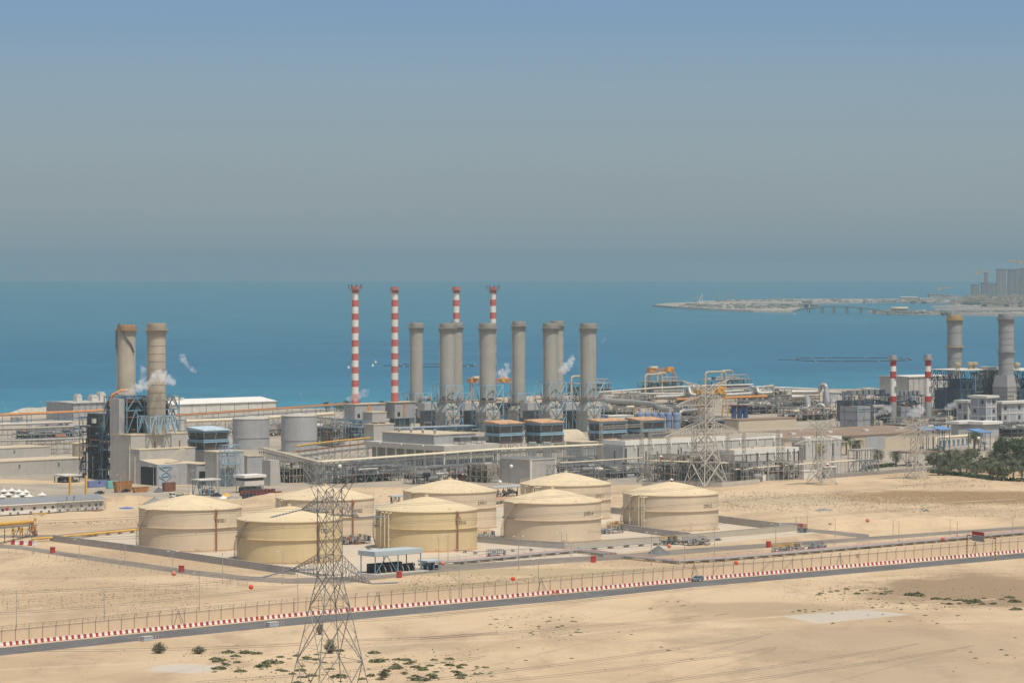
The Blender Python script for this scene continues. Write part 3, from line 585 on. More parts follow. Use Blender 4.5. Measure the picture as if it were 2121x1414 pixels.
mb = MB(); vv = along(O, EL, 247); mb.g(O, -.1, 3.2, vv, Ll + .2, h + .5, Zat(826, (O + EL * vv).y)); mb.build('tall_panel', m_grey2, t)
mb = MB(); mb.g(O, -.12, .6, -d3 + 1.2, -d2 - 1.2, 0, h3 * .86); mb.build('door', m_black, t)
mb = MB(); mb.g(O, L3 + 1.5, L3 + L4 * .8, -d4 - .1, -d4 + .4, 2, 6); mb.build('vent_opening', m_black, t)
for k, dd, hh in ((.3, 0, h * .8), (.5, 0, h * .62), (-d2 * .55, 0, h2 * .8)):
    mb = MB(); p = O + EL * k - ER * .35; mb.tube([p, p + EZ * hh], .2, 6); mb.build('drain_pipe', m_whited, t)
for u in (Lr * .42, Lr * .86):
    mb = MB(); p = O + ER * u - EL * .2; mb.tube([p + EZ * (h * .62), p + EZ * (h * .86)], .3, 6); mb.build('wall_vent', m_rust, t)
mb = MB(); B = O - EL * (d3 + .2) + ER * 1.0
for z0, z1 in ((0, h3 * .45), (h3 * .45, h3 * .9)):
    mb.beam(B + EZ * z0, B + ER * 7 + EZ * z1, .22); mb.beam(B + ER * 7 + EZ * z0, B + EZ * z1, .22); mb.beam(B + EZ * z1, B + ER * 7 + EZ * z1, .22)
mb.build('truss', m_blue_lt, t)
mb = MB(); S = O + ER * (L3 * .35) - EL * (d3 - 1.5)
for i in range(14): mb.par(S + ER * (i * .62) + EZ * (h3 + i * .42 + .6), ER * .7, EL * 1.2, EZ * .1)
for i in range(0, 15, 2):
    p = S + ER * (i * .62) + EZ * (h3 + i * .42 + .6); mb.beam(p, p + EZ * 1.1, .06); mb.beam(p - EZ * (i * .42), p, .06)
mb.beam(S + EZ * (h3 + 1.7), S + ER * 9 + EZ * (h3 + 7.5), .07); mb.g(S, 8.4, 11, 0, 1.5, h3 + 6.2, h3 + 6.4); mb.build('outside_stair', m_cream, t)
# boiler steel behind it
us = span(3, Lr * 1.02, 3); B = O + EL * (Ll * .45); ztop = Zat(824, B.y); t2 = thing('boiler_tower', 'blue braced boiler tower full of dark ducts carrying the two tan stacks', 'industrial structure', B)
mb = MB(); frame(mb, B, us, [0, 9, 18], [h + .5, h + 11, ztop], .36, 1, random.Random(3), .3); mb.build('steel_frame', m_blue, t2)
mb = MB()
for (u0, u1, v0, v1, z0, z1) in ((4, 11, 3, 12, h, h + 13), (13, 20, 2, 14, h, h + 9), (4, 22, 10, 17, h, h + 12), (5, 13, 2, 16, h + 13, ztop - 1), (3.5, Lr * .95, 6, 17, h, ztop - 2)): mb.g(B, u0, u1, v0, v1, z0, z1)
mb.build('boiler_casing', M('interior_shade', (.05, .048, .045), var=.3), t2)  # near-black boxes: the shade inside the tower is put into their colour
mb = MB()
for z in (h + 8, h + 15): mb.g(B, 3, Lr, 0, 17, z - .12, z + .05)
mb.build('floor_grating', m_rust, t2)
clutter(t2, B, 3, Lr * .9, -1, 16, h + 1, ztop, 60, 31)
mb = MB(); pipe_run(mb, B, [(2, 12, ztop - 4), (2, 10, ztop + 1), (5, 8, ztop + 3), (9, 8, ztop + 3)], .7); mb.build('roof_duct', m_org, t2, True)
zf = Zat(861, YF); t3 = thing('stack_base', 'blue braced steel base under the tan stack with ring seams', 'industrial structure', SQ + EZ * h)
mb = MB(); frame(mb, SQ - ER * 7 - EL * 5, [0, 4.7, 9.4, 14], [0, 10], [h + .5, zf], .34, 1, random.Random(5), .3); mb.build('steel_frame', m_blue_lt, t3)
mb = MB(); frustum(mb, SQ, [(3.0, 3.0, h), (4.0, 4.0, zf)]); mb.build('duct', m_conc_light, t3)
# filter houses
def filter_house(px, py, pl, pr, yt, yb, label, roofm=m_roof_rust, group='blue air filter houses', base=None, yt2=None):
    O, Lr, Ll, h = bld(px, py, pl, pr, yt); zb = Zat(yb, O.y); t = thing('air_filter_house', label, 'filter house', O, group); hh = h - zb; zt = [zb, zb + hh * .40, zb + hh * .50, zb + hh * .88, h]
    mb = MB(); mb.g(O, 1.2, Lr - .4, 1.2, Ll - .4, zb, h - .3); mb.build('inner_box', m_greyd, t)
    mb = MB()
    for z0, z1 in ((zt[1], zt[2]), (zt[3], h)): mb.g(O, .1, Lr, .1, Ll, z0, z1)
    for z in (zt[0], zt[1], zt[2], zt[3]): mb.g(O, -.1, Lr + .1, -.1, Ll + .1, z - .15, z + .2)
    for z0, z1 in ((zt[0], zt[1]), (zt[2], zt[3])):
        for u, v in ((0, 0), (Lr * .5, 0), (Lr, 0), (0, Ll), (0, Ll * .5)):
            a = O + ER * u + EL * v; ins = (ER * (1.2 if u == 0 else 0) + EL * (1.2 if v == 0 else 0)); mb.hull([a + EZ * z1 - (ER * .35 if v == 0 else EL * .35) * (1 if (u or v) else 0), a + EZ * z1 + ER * .5 * (v == 0) + EL * .5 * (v != 0), a + ins + ER * .35 * (v == 0) + EL * .35 * (v != 0) + EZ * z0, a + ins + EZ * z0], [(0, 1, 2, 3)]); mb.beam(a + ins + EZ * z0, a + EZ * z1, .22)
    mb.build('steel_frame', m_blue_lt, t)
    for z0, z1 in ((zt[0], zt[1]), (zt[2], zt[3])):
        mb = MB(); e = EZ * 1; n = 5
        for k in range(n):
            f0, f1 = k / n, (k + .8) / n; zz0, zz1 = z0 + (z1 - z0) * f0, z0 + (z1 - z0) * f1; i0, i1 = 1.0 * (1 - f0), 1.0 * (1 - f1)
            mb.face([O + ER * .6 + EL * i0 + e * zz0, O + ER * (Lr - .3) + EL * i0 + e * zz0, O + ER * (Lr - .3) + EL * i1 + e * zz1, O + ER * .6 + EL * i1 + e * zz1])
            mb.face([O + EL * (Ll - .3) + ER * i0 + e * zz0, O + EL * .6 + ER * i0 + e * zz0, O + EL * .6 + ER * i1 + e * zz1, O + EL * (Ll - .3) + ER * i1 + e * zz1])
        mb.build('louvre_bank', m_louv, t)
    mb = MB(); rs = Ll * .10; a = [O + ER * -.5 + EL * -.5 + EZ * (h + .05), O + ER * (Lr + .5) + EL * -.5 + EZ * (h + .05), O + ER * (Lr + .5) + EL * (Ll + .5) + EZ * (h + rs), O + ER * -.5 + EL * (Ll + .5) + EZ * (h + rs)]
    mb.hull(a + [x - EZ * .5 for x in a[:2]] + [x - EZ * (rs + .4) for x in a[2:]], [(0, 1, 2, 3), (4, 5, 1, 0), (5, 6, 2, 1), (7, 4, 0, 3), (6, 7, 3, 2)]); mb.build('roof', roofm, t)
    mb = MB(); frame(mb, O, [1, Lr / 2, Lr - 1], [1, Ll - 1], [0, zb], .25, .6, random.Random(px), .15); mb.build('leg_frame', m_blue, t)
    mb = MB(); rim = [O + ER * u - EL * .9 + EZ * zb for u in span(0, Lr, 6)]
    for p in rim: mb.beam(p, p + EZ * 1.1, .05)
    mb.beam(rim[0] + EZ * 1.1, rim[-1] + EZ * 1.1, .05); mb.g(O, 0, Lr, -1, -.1, zb - .1, zb); mb.build('walkway', m_org, t)
    return t, O, Lr, Ll, h, zb
t, O, Lr, Ll, h, zb = filter_house(422, 985, 388.5, 474, 891, 933, 'blue air filter house with blue roof standing over the grey block at the left plant', roofm=M('pale_blue_roof', (.42, .52, .56), var=.1, stretch=(3, .4, 1)))
mb = MB(); frustum(mb, O + ER * Lr / 2 + EL * Ll / 2, [(Lr * .42, Ll * .30, 0), (Lr * .42, Ll * .42, zb * .5), (Lr * .5, Ll * .48, zb - .3)]); mb.build('intake_duct', m_grey2, t)
t, O, Lr, Ll, h = house('turbine_block', 'grey block with blue stair tower to the right of the stepped boiler house', 'industrial building', 449, 1007, 425, 505, 935, m_grey, m_roof_sand)
mb = MB(); frame(mb, O + ER * 1 - EL * 5, [0, 5, 9], [0, 4], [0, 5, 10, h, h + 3], .14, .9, random.Random(8), .09); mb.g(O + ER * 1 - EL * 5, 0, 9, 0, 4, h * .62, h * .64); mb.build('stair_tower', m_blue_lt, t)
mb = MB(); rr = O + ER * 1 - EL * 5
for i in range(3):
    for k in range(9): mb.par(rr + ER * (k * .9) + EZ * (i * 5 + k * .55), ER * .8, EL * 1.2, EZ * .1)
mb.build('stair_flight', m_galv_warm, t)
filter_house(1035, 940, 1004, 1085, 877, 920, 'rust roofed blue filter house, leftmost of the two before the grey stacks')
filter_house(1120, 938, 1087, 1168, 875, 919, 'rust roofed blue filter house beside the beige quarter-round duct')
filter_house(1242, 932, 1218, 1299, 872, 914, 'rust roofed blue filter house partly behind a lattice gantry beam')
filter_house(1327, 930, 1297, 1378, 870, 910, 'rust roofed blue filter house next to the row of blue round vessels')
# cabins, sheds and small buildings on the left
def cabin(px, py, pl, pr, yt, label, name='raised_cabin'):
    O, Lr, Ll, h = bld(px, py, pl, pr, yt); t = thing(name, label, 'cabin', O); mb = MB(); mb.g(O, 0, Lr, 0, Ll, h * .4, h * .68); mb.build('wall', m_whited, t)
    mb = MB(); mb.g(O, .2, Lr - .2, .2, Ll - .2, h * .68, h * .85); mb.build('window_band', m_glass, t)
    mb = MB(); mb.g(O, -.7, Lr + .7, -.7, Ll + .7, h * .85, h); mb.build('roof', m_white, t)
    mb = MB(); frame(mb, O, span(.3, Lr - .3, 3), span(.3, Ll - .3, 2), [0, h * .4], .18, .3); mb.build('leg_frame', m_greyd, t); mb = MB(); mb.g(O, 1, Lr - 1, 1, Ll - 1, 0, h * .3); mb.build('pump_set', m_greyd, t)
cabin(507, 1021, 487.5, 547, 984, 'white cabin raised on dark legs with a window band, beside the red crates')
def canopy(px, py, pl, pr, yt, label, roofm=m_whited, leg=m_blue, fascia=.8, name='canopy', eq=14, seed=1, slope=0.0, group=None):
    O, Lr, Ll, h = bld(px, py, pl, pr, yt); t = thing(name, label, 'canopy', O, group); mb = MB(); a = [O + ER * -.5 - EL * .5, O + ER * (Lr + .5) - EL * .5, O + ER * (Lr + .5) + EL * (Ll + .5), O + ER * -.5 + EL * (Ll + .5)]
    zt = [h, h, h + slope, h + slope]; mb.hull([p + EZ * (z - fascia) for p, z in zip(a, zt)] + [p + EZ * z for p, z in zip(a, zt)], [(3, 2, 1, 0), (4, 5, 6, 7), (0, 1, 5, 4), (1, 2, 6, 5), (2, 3, 7, 6), (3, 0, 4, 7)]); mb.build('roof', roofm, t)
    n = max(2, int(Lr / 9)); mb = MB(); frame(mb, O, span(.2, Lr - .2, n), [.2, Ll - .2], [0, h - fascia], .24, .3, random.Random(seed), .13); mb.build('post_frame', leg, t)
    if eq: clutter(t, O, 1, Lr - 2, .8, Ll - 1.5, .2, h * .45, eq, seed, [m_greyd, m_black, m_galv, m_galv_warm], big=.6)
    return t, O, Lr, Ll, h
canopy(414, 1027, 398, 455, 993, 'grey roofed pump shelter in front of the boiler house annex', seed=4, leg=m_blue, fascia=.5)
canopy(135, 1000, 112, 166, 984, 'pale roofed shed over dark pumps beside the yellow gate posts', seed=5, leg=m_greyd, fascia=.5, eq=26)
canopy(212, 992, 205, 228, 971, 'small white canopy against the dark side of the boiler house', seed=6, leg=m_whited, fascia=.3, eq=8)
# long low sheds at the left edge
def long_shed(name, label, px, py, pl, pr, yt, yb_wall=None, plinth=True):
    O = G(px, py); Lr = along(O, ER, pr); Lm = along(O, ER, pl); Y = O.y; h = Zat(yt, Y); t = thing(name, label, 'industrial building', O); Dp = 20
    mb = MB(); mb.g(O, Lm, Lr, 0, Dp, 1.6 if plinth else 0, h); mb.build('wall', m_grey, t)
    mb = MB(); mb.g(O, Lm, Lr + .2, -.2, Dp + .2, h, h + .35); mb.build('roof', m_roof_sand, t)
    if plinth: mb = MB(); mb.g(O, Lm, Lr + .2, -.8, Dp, 0, 1.5); mb.build('plinth', m_conc_light, t)
    for u in range(12, int(Lr - Lm) - 4, 22): mb = MB(); mb.g(O, Lm + u, Lm + u + .8, -.25, 0, h * .62, h * .82); mb.build('wall_lamp', m_greyd, t)
long_shed('long_shed', 'long grey shed with sandy roof and pale plinth, nearer the white tents', 150, 984, -90, 182, 950)
long_shed('long_shed', 'higher grey shed behind the long low one at the left end', 96, 950, -90, 103, 925, plinth=False)
# warehouses by the sea
def white_hall(px, py, pl, pr, yt, label, wall=m_whited, roof=m_white, pitch=2.4, depth=36, hv=()):
    O = G(px, py); Lr = along(O, ER, pr); Lm = along(O, ER, pl); h = Zat(yt, O.y); t = thing('warehouse', label, 'warehouse', O); mb = MB()
    mb.g(O, Lm, Lr, 0, depth, 0, h); mb.face([O + ER * Lr + EZ * h, O + ER * Lr + EL * depth + EZ * h, O + ER * Lr + EL * depth / 2 + EZ * (h + pitch)]); mb.face([O + ER * Lm + EZ * h, O + ER * Lm + EL * depth / 2 + EZ * (h + pitch), O + ER * Lm + EL * depth + EZ * h]); mb.build('wall', wall, t)
    mb = MB()
    for v0, z0, v1, z1 in ((-.8, h - .1, depth / 2, h + pitch), (depth / 2, h + pitch, depth + .8, h - .1)): mb.par(O + ER * (Lm - .4) + EL * v0 + EZ * z0, ER * (Lr - Lm + .8), EL * (v1 - v0) + EZ * (z1 - z0), EZ * .3)
    mb.build('roof', roof, t); mb = MB()
    for i in range(9): u = Lm + (Lr - Lm) * i / 8; mb.g(O, u - .15, u + .15, -.12, 0, 0, h)
    mb.build('wall_joint', m_greyd, t)
    for i, (u, w, z) in enumerate(hv):
        mb = MB(); c = O + ER * (Lm + u) + EL * depth * .4 + EZ * (h + pitch * .8 + z / 2); mb.box(c, (w, w, z), PHI); mb.box(c + EZ * z * .5, (w * .5, w * 1.1, z * .4), PHI); mb.build('roof_unit', m_whited, t)
white_hall(572, 849, 338, 572, 830.5, 'long white walled warehouse with white roof behind the grey tanks', hv=((3, 2.5, 1.6), (9, 4, 3.4), (15, 2.5, 1.6), (20, 3.5, 3), (26, 2.4, 1.6)))
white_hall(245, 868, 151, 250, 832, 'grey warehouse with tall roof units left of the tan stacks', wall=m_grey2, roof=m_grey, pitch=.3, depth=30, hv=((12, 4, 4.2), (24, 5, 3.6), (30, 4.5, 5), (38, 3, 2)))
# round tanks
tank_simple(482, 558, 867, 929, m_grey2, m_conc_light, 'grey water tank, left one of the pair next to the blue filter house', group='grey water tanks', hoops=(.38,))
tank_simple(582.5, 657, 861, 934, m_grey2, m_conc_light, 'grey water tank, taller and nearer of the pair, with two pipes on its roof', group='grey water tanks', hoops=(.32,))
tank_simple(150, 203, 918, 968, M('sand_tank_paint', (.52, .43, .28), var=.05), m_tank_roof, 'small sand coloured tank behind the dark pipe tower', name='small_tank', rise=.22)
tank_simple(22, 34, 866, 878, m_grey2, m_galv, 'small grey hopper, left of a twin on stilts', name='hopper', group='grey hoppers on stilts'); tank_simple(35, 47, 866, 878, m_grey2, m_galv, 'small grey hopper, right of a twin on stilts', name='hopper', group='grey hoppers on stilts')
# dark pipe tower left of the boiler house
process_unit('tall dark blue pipe tower against the left wall of the boiler house', 205, 992, 188, 229, 866, 11, n=110, levels=7, col=m_blued, bays=3, mats=[m_greyd, m_black, m_black, m_rust, m_galv, m_whited], depth=16, name='pipe_tower', group=None, brace=.8)
rack('pipe_bridge', 'long rusty orange pipe bridge on blue legs along the left shore', [G(-60, 905), G(60, 899), G(190, 893), G(240, 889)], 11.5, 4, 16, [(-1, .5, .5, m_org), (0, .8, .6, m_org), (1, .5, .5, m_rust)], m_blue, .22, group='pipe bridges')
rack('pipe_bridge', 'rusty pipe bridge running from the tan stacks past the two grey tanks', [G(345, 896), G(480, 886), G(600, 877), G(716, 868)], 9.5, 4, 14, [(-1, .4, .4, m_org), (0, .7, .5, m_rust), (1, .4, .4, m_org)], m_blue, .2, group='pipe bridges')
rack('pipe_rack', 'pipe rack with thick cream pipes in front of the left shore bridge', [G(-60, 925), G(60, 921), G(150, 917)], 8.5, 5, 9, [(-1.5, .8, .7, m_galv_warm), (.4, 3.2, .8, m_conc_light), (1.5, .5, .5, m_galv_warm), (-.4, .3, .3, m_blue)], m_galv, .16, (1, .7, .4), brace=.6)
rack('pipe_rack', 'grey pipe rack low behind the higher shed', [G(-60, 945), G(60, 942), G(190, 937)], 7.5, 6, 7, [(-1.5, .4, .5, m_galv_warm), (0, .4, .35, m_silver), (1.5, .5, .3, m_blue)], m_galv, .15, (1, .66, .33), brace=.6)
rack('pipe_rack', 'cream pipeline on trestles between the two grey tanks and the warehouse', [G(385, 900), G(470, 897), G(690, 883)], 7.0, 3, 9, [(0, .9, 1.0, m_cream), (1.2, .3, .4, m_galv_warm)], m_galv_warm, .16, brace=.5)
for i, (px, py, pl, pr, yt, sd_, lab) in enumerate(((70, 915, 20, 130, 893, 51, 'low cluttered process unit with blue frames behind the left sheds'), (120, 905, 90, 170, 884, 52, 'low grey process unit under the long orange bridge'), (520, 905, 470, 585, 884, 53, 'blue and rusty pump unit behind the left grey tank'),
        (690, 925, 655, 715, 868, 54, 'tangled rusty pipe unit right of the taller grey tank'), (735, 912, 712, 770, 872, 55, 'dark pipe unit below the first striped chimney'), (620, 905, 560, 700, 878, 56, 'pale pipe unit between the grey tanks and the shore'))):
    process_unit(lab, px, py, pl, pr, yt, sd_, n=90, levels=3, col=(m_galv, m_blue, m_galv_warm)[i % 3], bays=5, depth=22)
for o_ in [o for o in bpy.data.objects if o.name.startswith('pipe_tower')]:
    mb = MB(); B_ = Vector(o_.location); mb.g(B_, 2.5, 8, 4, 13, 0, 30); mb.build('dark_core', M('interior_shade', (.05, .048, .045)), o_)  # dark box added inside, its colour standing in for the tower's shade
# grey boxes under the striped chimneys
for px, py, pl, pr, yt, lab in ((735, 893, 713, 798, 838, 'tall grey box on dark legs carrying the first striped chimney'), (818, 890, 797, 860, 834, 'tall grey box carrying the second striped chimney')):
    O, Lr, Ll, h = bld(px, py, pl, pr, yt); t = thing('chimney_house', lab, 'industrial building', O, 'grey boxes under the striped chimneys'); mb = MB(); mb.g(O, 0, Lr, 0, Ll, h * .42, h); mb.build('wall', m_grey2, t)
    mb = MB(); mb.g(O, -.5, Lr + .5, -.5, Ll + .5, h, h + .4); mb.build('roof', m_roof_sand, t)
    mb = MB(); frame(mb, O, span(.3, Lr - .3, 4), span(.3, Ll - .3, 2), [0, h * .42], .25, .5); mb.build('leg_frame', m_blue, t); mb = MB(); mb.g(O, 2, Lr - 2, 2, Ll - 2, 0, h * .42); mb.build('machinery', m_greyd, t)
    mb = MB(); mb.g(O, 2, 4, -.1, .2, h * .5, h * .65); mb.build('hatch', m_black, t)
    mb = MB(); mb.g(O, Lr * .42, Lr * .48, -.35, -.02, h * .5, h + .6); mb.build('cable_tray', m_org, t)
house('plant_room', 'grey plant room stepped below the first striped chimney, upper one', 'industrial building', 771, 905, 751, 801, 853, m_grey, m_roof_sand)
t, O, Lr, Ll, h = house('plant_room', 'grey plant room with two round roof openings, lower one below the striped chimney', 'industrial building', 774, 918, 754, 816, 878, m_grey, m_roof_sand)
mb = MB()
for u in (.3, .65): mb.lathe(O + ER * Lr * u + EL * Ll * .5 + EZ * h, [(1.8, 0), (1.8, .5), (1.4, .5)], 16, cap=False); mb.lathe(O + ER * Lr * u + EL * Ll * .5 + EZ * (h + .4), [(.01, 0), (1.7, 0)], 16, cap=False)
mb.build('roof_opening', m_black, t)
# ================================================================== HEAT RECOVERY UNITS UNDER THE GREY STACKS
def hrsg(c, Y, ztop, label, w, seed, rear=False):
    Cn = Vector(((c - CX) * Y / F, Y, 0)); O = Cn - ER * w / 2 - EL * w / 2; t = thing('boiler_unit', label, 'boiler unit', Cn, 'blue framed boiler units under the grey stacks')
    z1 = ztop * .34; z2 = ztop * .66; p = lambda u, v, z: O + ER * u + EL * v + EZ * z
    mb = MB()
    for u in (0, w / 2, w):
        for v in (0, w / 2, w):
            if u == w / 2 and v == w / 2: continue
            mb.beam(p(u, v, 0), p(u, v, ztop), .34)
    for z in (z1, z2, ztop):
        for a in (0, w): mb.beam(p(0, a, z), p(w, a, z), .30); mb.beam(p(a, 0, z), p(a, w, z), .30)
    for za, zb in ((0, z1), (z1, z2), (z2, ztop)):
        for a in (0, w):
            for k in (0, w / 2):
                lo, hi = (k, k + w / 2) if k else (k + w / 2, k)
                mb.beam(p(lo if k == 0 else k, a, zb if 0 else za), p(hi if k == 0 else k + w / 2, a, zb), .28); mb.beam(p(a, lo if k == 0 else k, za), p(a, hi if k == 0 else k + w / 2, zb), .28)
    mb.build('steel_frame', m_blue_lt, t)
    R = w * .345; mb = MB(); frustum(mb, Cn, [(w * .40, w * .40, 0), (w * .40, w * .40, z1 * 1.25), (w * .24, w * .24, z2 * .95), (w * .30, w * .30, z2 + .5)]); mb.build('duct_casing', M('pale_duct_casing', (.44, .40, .32), var=.08, streak=.25), t)
    mb = MB()
    for z in (z2, z1): mb.g(O, -.8, w + .8, -.8, .1, z - .1, z + .1); mb.g(O, -.8, .1, .1, w, z - .1, z + .1)
    q = [p(u, -.8, z2) for u in span(0, w, 8)] + [p(-.8, v, z2) for v in span(0, w, 8)]
    for a in q: mb.beam(a, a + EZ * 1.2, .07)
    mb.beam(p(-.8, -.8, z2 + 1.2), p(w, -.8, z2 + 1.2), .07); mb.beam(p(-.8, -.8, z2 + 1.2), p(-.8, w, z2 + 1.2), .07); mb.build('gallery', m_rust, t)
    if rear: mb = MB(); mb.g(O, 0, w * .8, -9, -2, 3.5, 13); mb.build('gas_duct', m_grey2, t)
    mb = MB(); mb.g(O, w + 1, w + 9, 6, 16, 0, 9); mb.build('turbine_enclosure', m_blued, t); mb = MB(); mb.g(O, 1, w + 2, w + 1, w + 12, 0, 12); mb.build('rear_casing', m_greyd, t)
    clutter(t, O, -10, w + 4, -3, w + 2, .5, z1 * .7, 10, seed, [m_greyd, m_galv, m_galv, m_blue, m_silver])
    clutter(t, O, 0, w, 0, w, z2, z2 + 3.5, 10, seed + 1, [m_rust, m_galv, m_silver, m_yel])
for i, (c, lab) in enumerate(((926.5, 'blue framed boiler unit under the first thick stack, left of the orange crane'), (1010, 'blue framed boiler unit whose stack covers a striped chimney'), (1140.5, 'blue framed boiler unit under the stack that steams'), (1218.5, 'blue framed boiler unit at the right end, next to the pipework'))):
    hrsg(c, YM, Zat(797, YM) + (1.6 if i > 1 else 0), lab, 13.2, 70 + i * 3)
for i, (c, lab) in enumerate(((862.5, 'rear boiler unit under the slim stack that stands clear of the others'), (945, 'rear boiler unit behind the first thick stack'), (1074.5, 'rear boiler unit under the slim stack right of the orange crane'), (1154, 'rear boiler unit behind the stack that steams'))):
    hrsg(c, YMB, Zat(813, YMB), lab, 13, 90 + i * 3, True)
rack('pipe_rack', 'dense pipe rack along the foot of the grey stacks', [G(815, 899), G(980, 893), G(1240, 880)], 3.0, 8, 8, [(-3, .4, .4, m_blue), (-1, .4, .5, m_silver), (1, .6, .4, m_galv_warm), (3, .5, .5, m_silver)], m_blued, .2, (1, .6), brace=.5)
# ================================================================== CONTROL BUILDING IN THE MIDDLE
O, Lr, Ll, h = bld(920, 972, 761, 1030, 923); t = thing('control_building', 'long grey control building with deep roof fascia, white columns and a raised upper block', 'industrial building', O)
f = 2.6; mb = MB(); mb.g(O, -.8, Lr + .8, -.8, Ll + .8, h - f, h); mb.build('roof', m_conc_light, t)
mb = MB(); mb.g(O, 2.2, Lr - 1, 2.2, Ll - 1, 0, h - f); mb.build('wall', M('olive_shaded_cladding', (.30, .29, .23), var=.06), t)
for k in range(9):
    mb = MB(); v = Ll * k / 8; mb.g(O, -.2, .5, v - .35, v + .35, 0, h - f); mb.build('column', m_white, t)
for k in range(1, 5): mb = MB(); u = Lr * k / 4; mb.g(O, u - .35, u + .35, -.2, .5, 0, h - f); mb.build('column', m_white, t)
mb = MB(); mb.g(O, .8, Lr, .6, 2.4, h * .42, h * .55); mb.build('balcony_band', M('straw_panel', (.50, .47, .33)), t); mb = MB(); mb.g(O, 2, Lr - 2, 2.05, 2.3, h * .12, h * .38); mb.build('window_band', m_glass, t)
mb = MB(); mb.g(O, 2.05, 2.25, 3, Ll - 4, h * .1, h * .3); mb.build('door', m_black, t)
a = along(O, EL, 892); ub = O + EL * 10 + ER * 2; mb = MB(); lu = along(ub, EL, 792); u1 = along(ub, ER, 985); zz = Zat(900, ub.y); mb.g(ub, 0, u1, 0, lu, h, zz - .3); mb.build('upper_wall', m_grey2, t)
mb = MB(); mb.g(ub, -.3, u1 + .3, -.3, lu + .3, zz - .3, zz + .1); mb.build('upper_roof', m_roof_sand, t)
for k in range(4): mb = MB(); c = ub + ER * 4 + EL * (4 + k * 9) + EZ * zz; mb.lathe(c, [(.5, 0), (.5, 1.4), (1.0, 1.5), (.9, 2.2), (.01, 2.6)], 12); mb.build('roof_ventilator', m_silver, t, True)
for u in (.35, .68): mb = MB(); mb.g(O, Lr * u, Lr * u + 7, 2, 7, h + 1.6, h + 3.4); frame(mb, O + ER * Lr * u + EL * 2, [0, 3.5, 7], [0, 5], [h, h + 1.6], .15, 0); mb.build('roof_cooler', m_greyd, t)
for k in range(3): mb = MB(); p = O - ER * .95 + EL * (Ll * (.25 + .28 * k)) + EZ * (h - 1); mb.lathe(p, [(.01, 0), (.45, .3), (.45, .6), (.01, .9)], 8); mb.build('wall_lamp', m_white, t)
# yellow gas pipe before it
rack('gas_pipe_bridge', 'bright yellow pipe on trestles left of the control building', [G(614, 965), G(700, 953), G(766, 946)], 9.5, 4, 7, [(0, .5, .42, m_yel), (1.2, -2.5, .35, m_org), (-1, -4.5, .5, m_silver), (1, -4.6, .4, m_galv)], m_galv, .14, (1, .72, .45), brace=.6)
# tall cable rack in front
pts = [Vector(((545 - CX) * 1649 / F, 1649, 0)), Vector(((662 - CX) * 1532 / F, 1532, 0))]
rack('cable_bridge', 'cream topped cable bridge running down towards the pylon from the tapered grey slab', pts, 10, 4, 5, [(-.8, .2, .35, m_cream), (.8, .2, .35, m_cream), (0, -1.4, .3, m_galv_warm)], m_galv, .14, (1, .84), group='cable bridges', legs2=1, brace=.12)
pts = [Vector(((662 - CX) * 1532 / F, 1532, 0)), Vector(((860 - CX) * 1587 / F, 1587, 0)), Vector(((1030 - CX) * 1636 / F, 1636, 0)), Vector(((1250 - CX) * 1680 / F, 1680, 0))]
rack('cable_bridge', 'long cream topped cable bridge on many thin legs in front of the control building', pts, 10, 4, 4, [(-1, .2, .45, m_cream), (1, .3, .45, m_cream), (0, -1.2, .3, m_cream)], M('mid_grey_steel', (.23, .24, .24), var=.2), .2, (1, .86, .45), group='cable bridges', legs2=2, brace=.35)
pts = [G(1175, 995), G(1330, 985), G(1345, 982)]
rack('cable_bridge', 'short cream pipe on posts before the dark wall of the switch hall', [Vector((p.x, p.y, 0)) for p in pts], 5, 2, 4, [(0, .2, .3, m_cream)], m_galv, .12, (1, .5), group='cable bridges', legs2=1)
O = G(560, 1006); t = thing('tapered_slab', 'tapered pale grey wall slab standing on end beside the cable bridge', 'wall'); t.location = O; mb = MB(); hh = Zat(953, O.y); Lr = along(O, ER, 579)
mb.hull([O, O + ER * Lr * 1.15, O + ER * Lr * 1.15 + EL * 6, O + EL * 6, O + EZ * hh, O + ER * Lr * .95 + EZ * hh, O + ER * Lr * .95 + EL * 6 + EZ * hh, O + EL * 6 + EZ * hh], [(0, 1, 5, 4), (1, 2, 6, 5), (2, 3, 7, 6), (3, 0, 4, 7), (4, 5, 6, 7)]); mb.build('wall', m_grey, t)
t, O, Lr, Ll, h = house('transformer_hall', 'plain grey windowless hall with ribbed roof behind the cone tank roofs', 'industrial building', 1099, 1003, 1035, 1151, 951, m_grey, m_whited, over=.3, parapet=.3)
mb = MB(); mb.g(O, .6, Lr - .6, -.06, .1, 0, 1.2); mb.build('louvre', m_greyd, t); mb = MB(); mb.g(O, -.15, .5, -.15, .5, 0, h - .3); mb.g(O, Lr - .4, Lr + .1, -.12, .3, 0, h - .3); mb.build('corner_trim', m_white, t)
mb = MB(); 
for k in range(14): mb.g(O, Lr * k / 14, Lr * k / 14 + .25, 0, Ll, h, h + .35)
mb.build('roof_rib', m_grey2, t)
house('grey_annex', 'small grey annex behind the tapered slab', 'industrial building', 512, 985, 506, 545, 943, m_grey2, m_roof_sand)
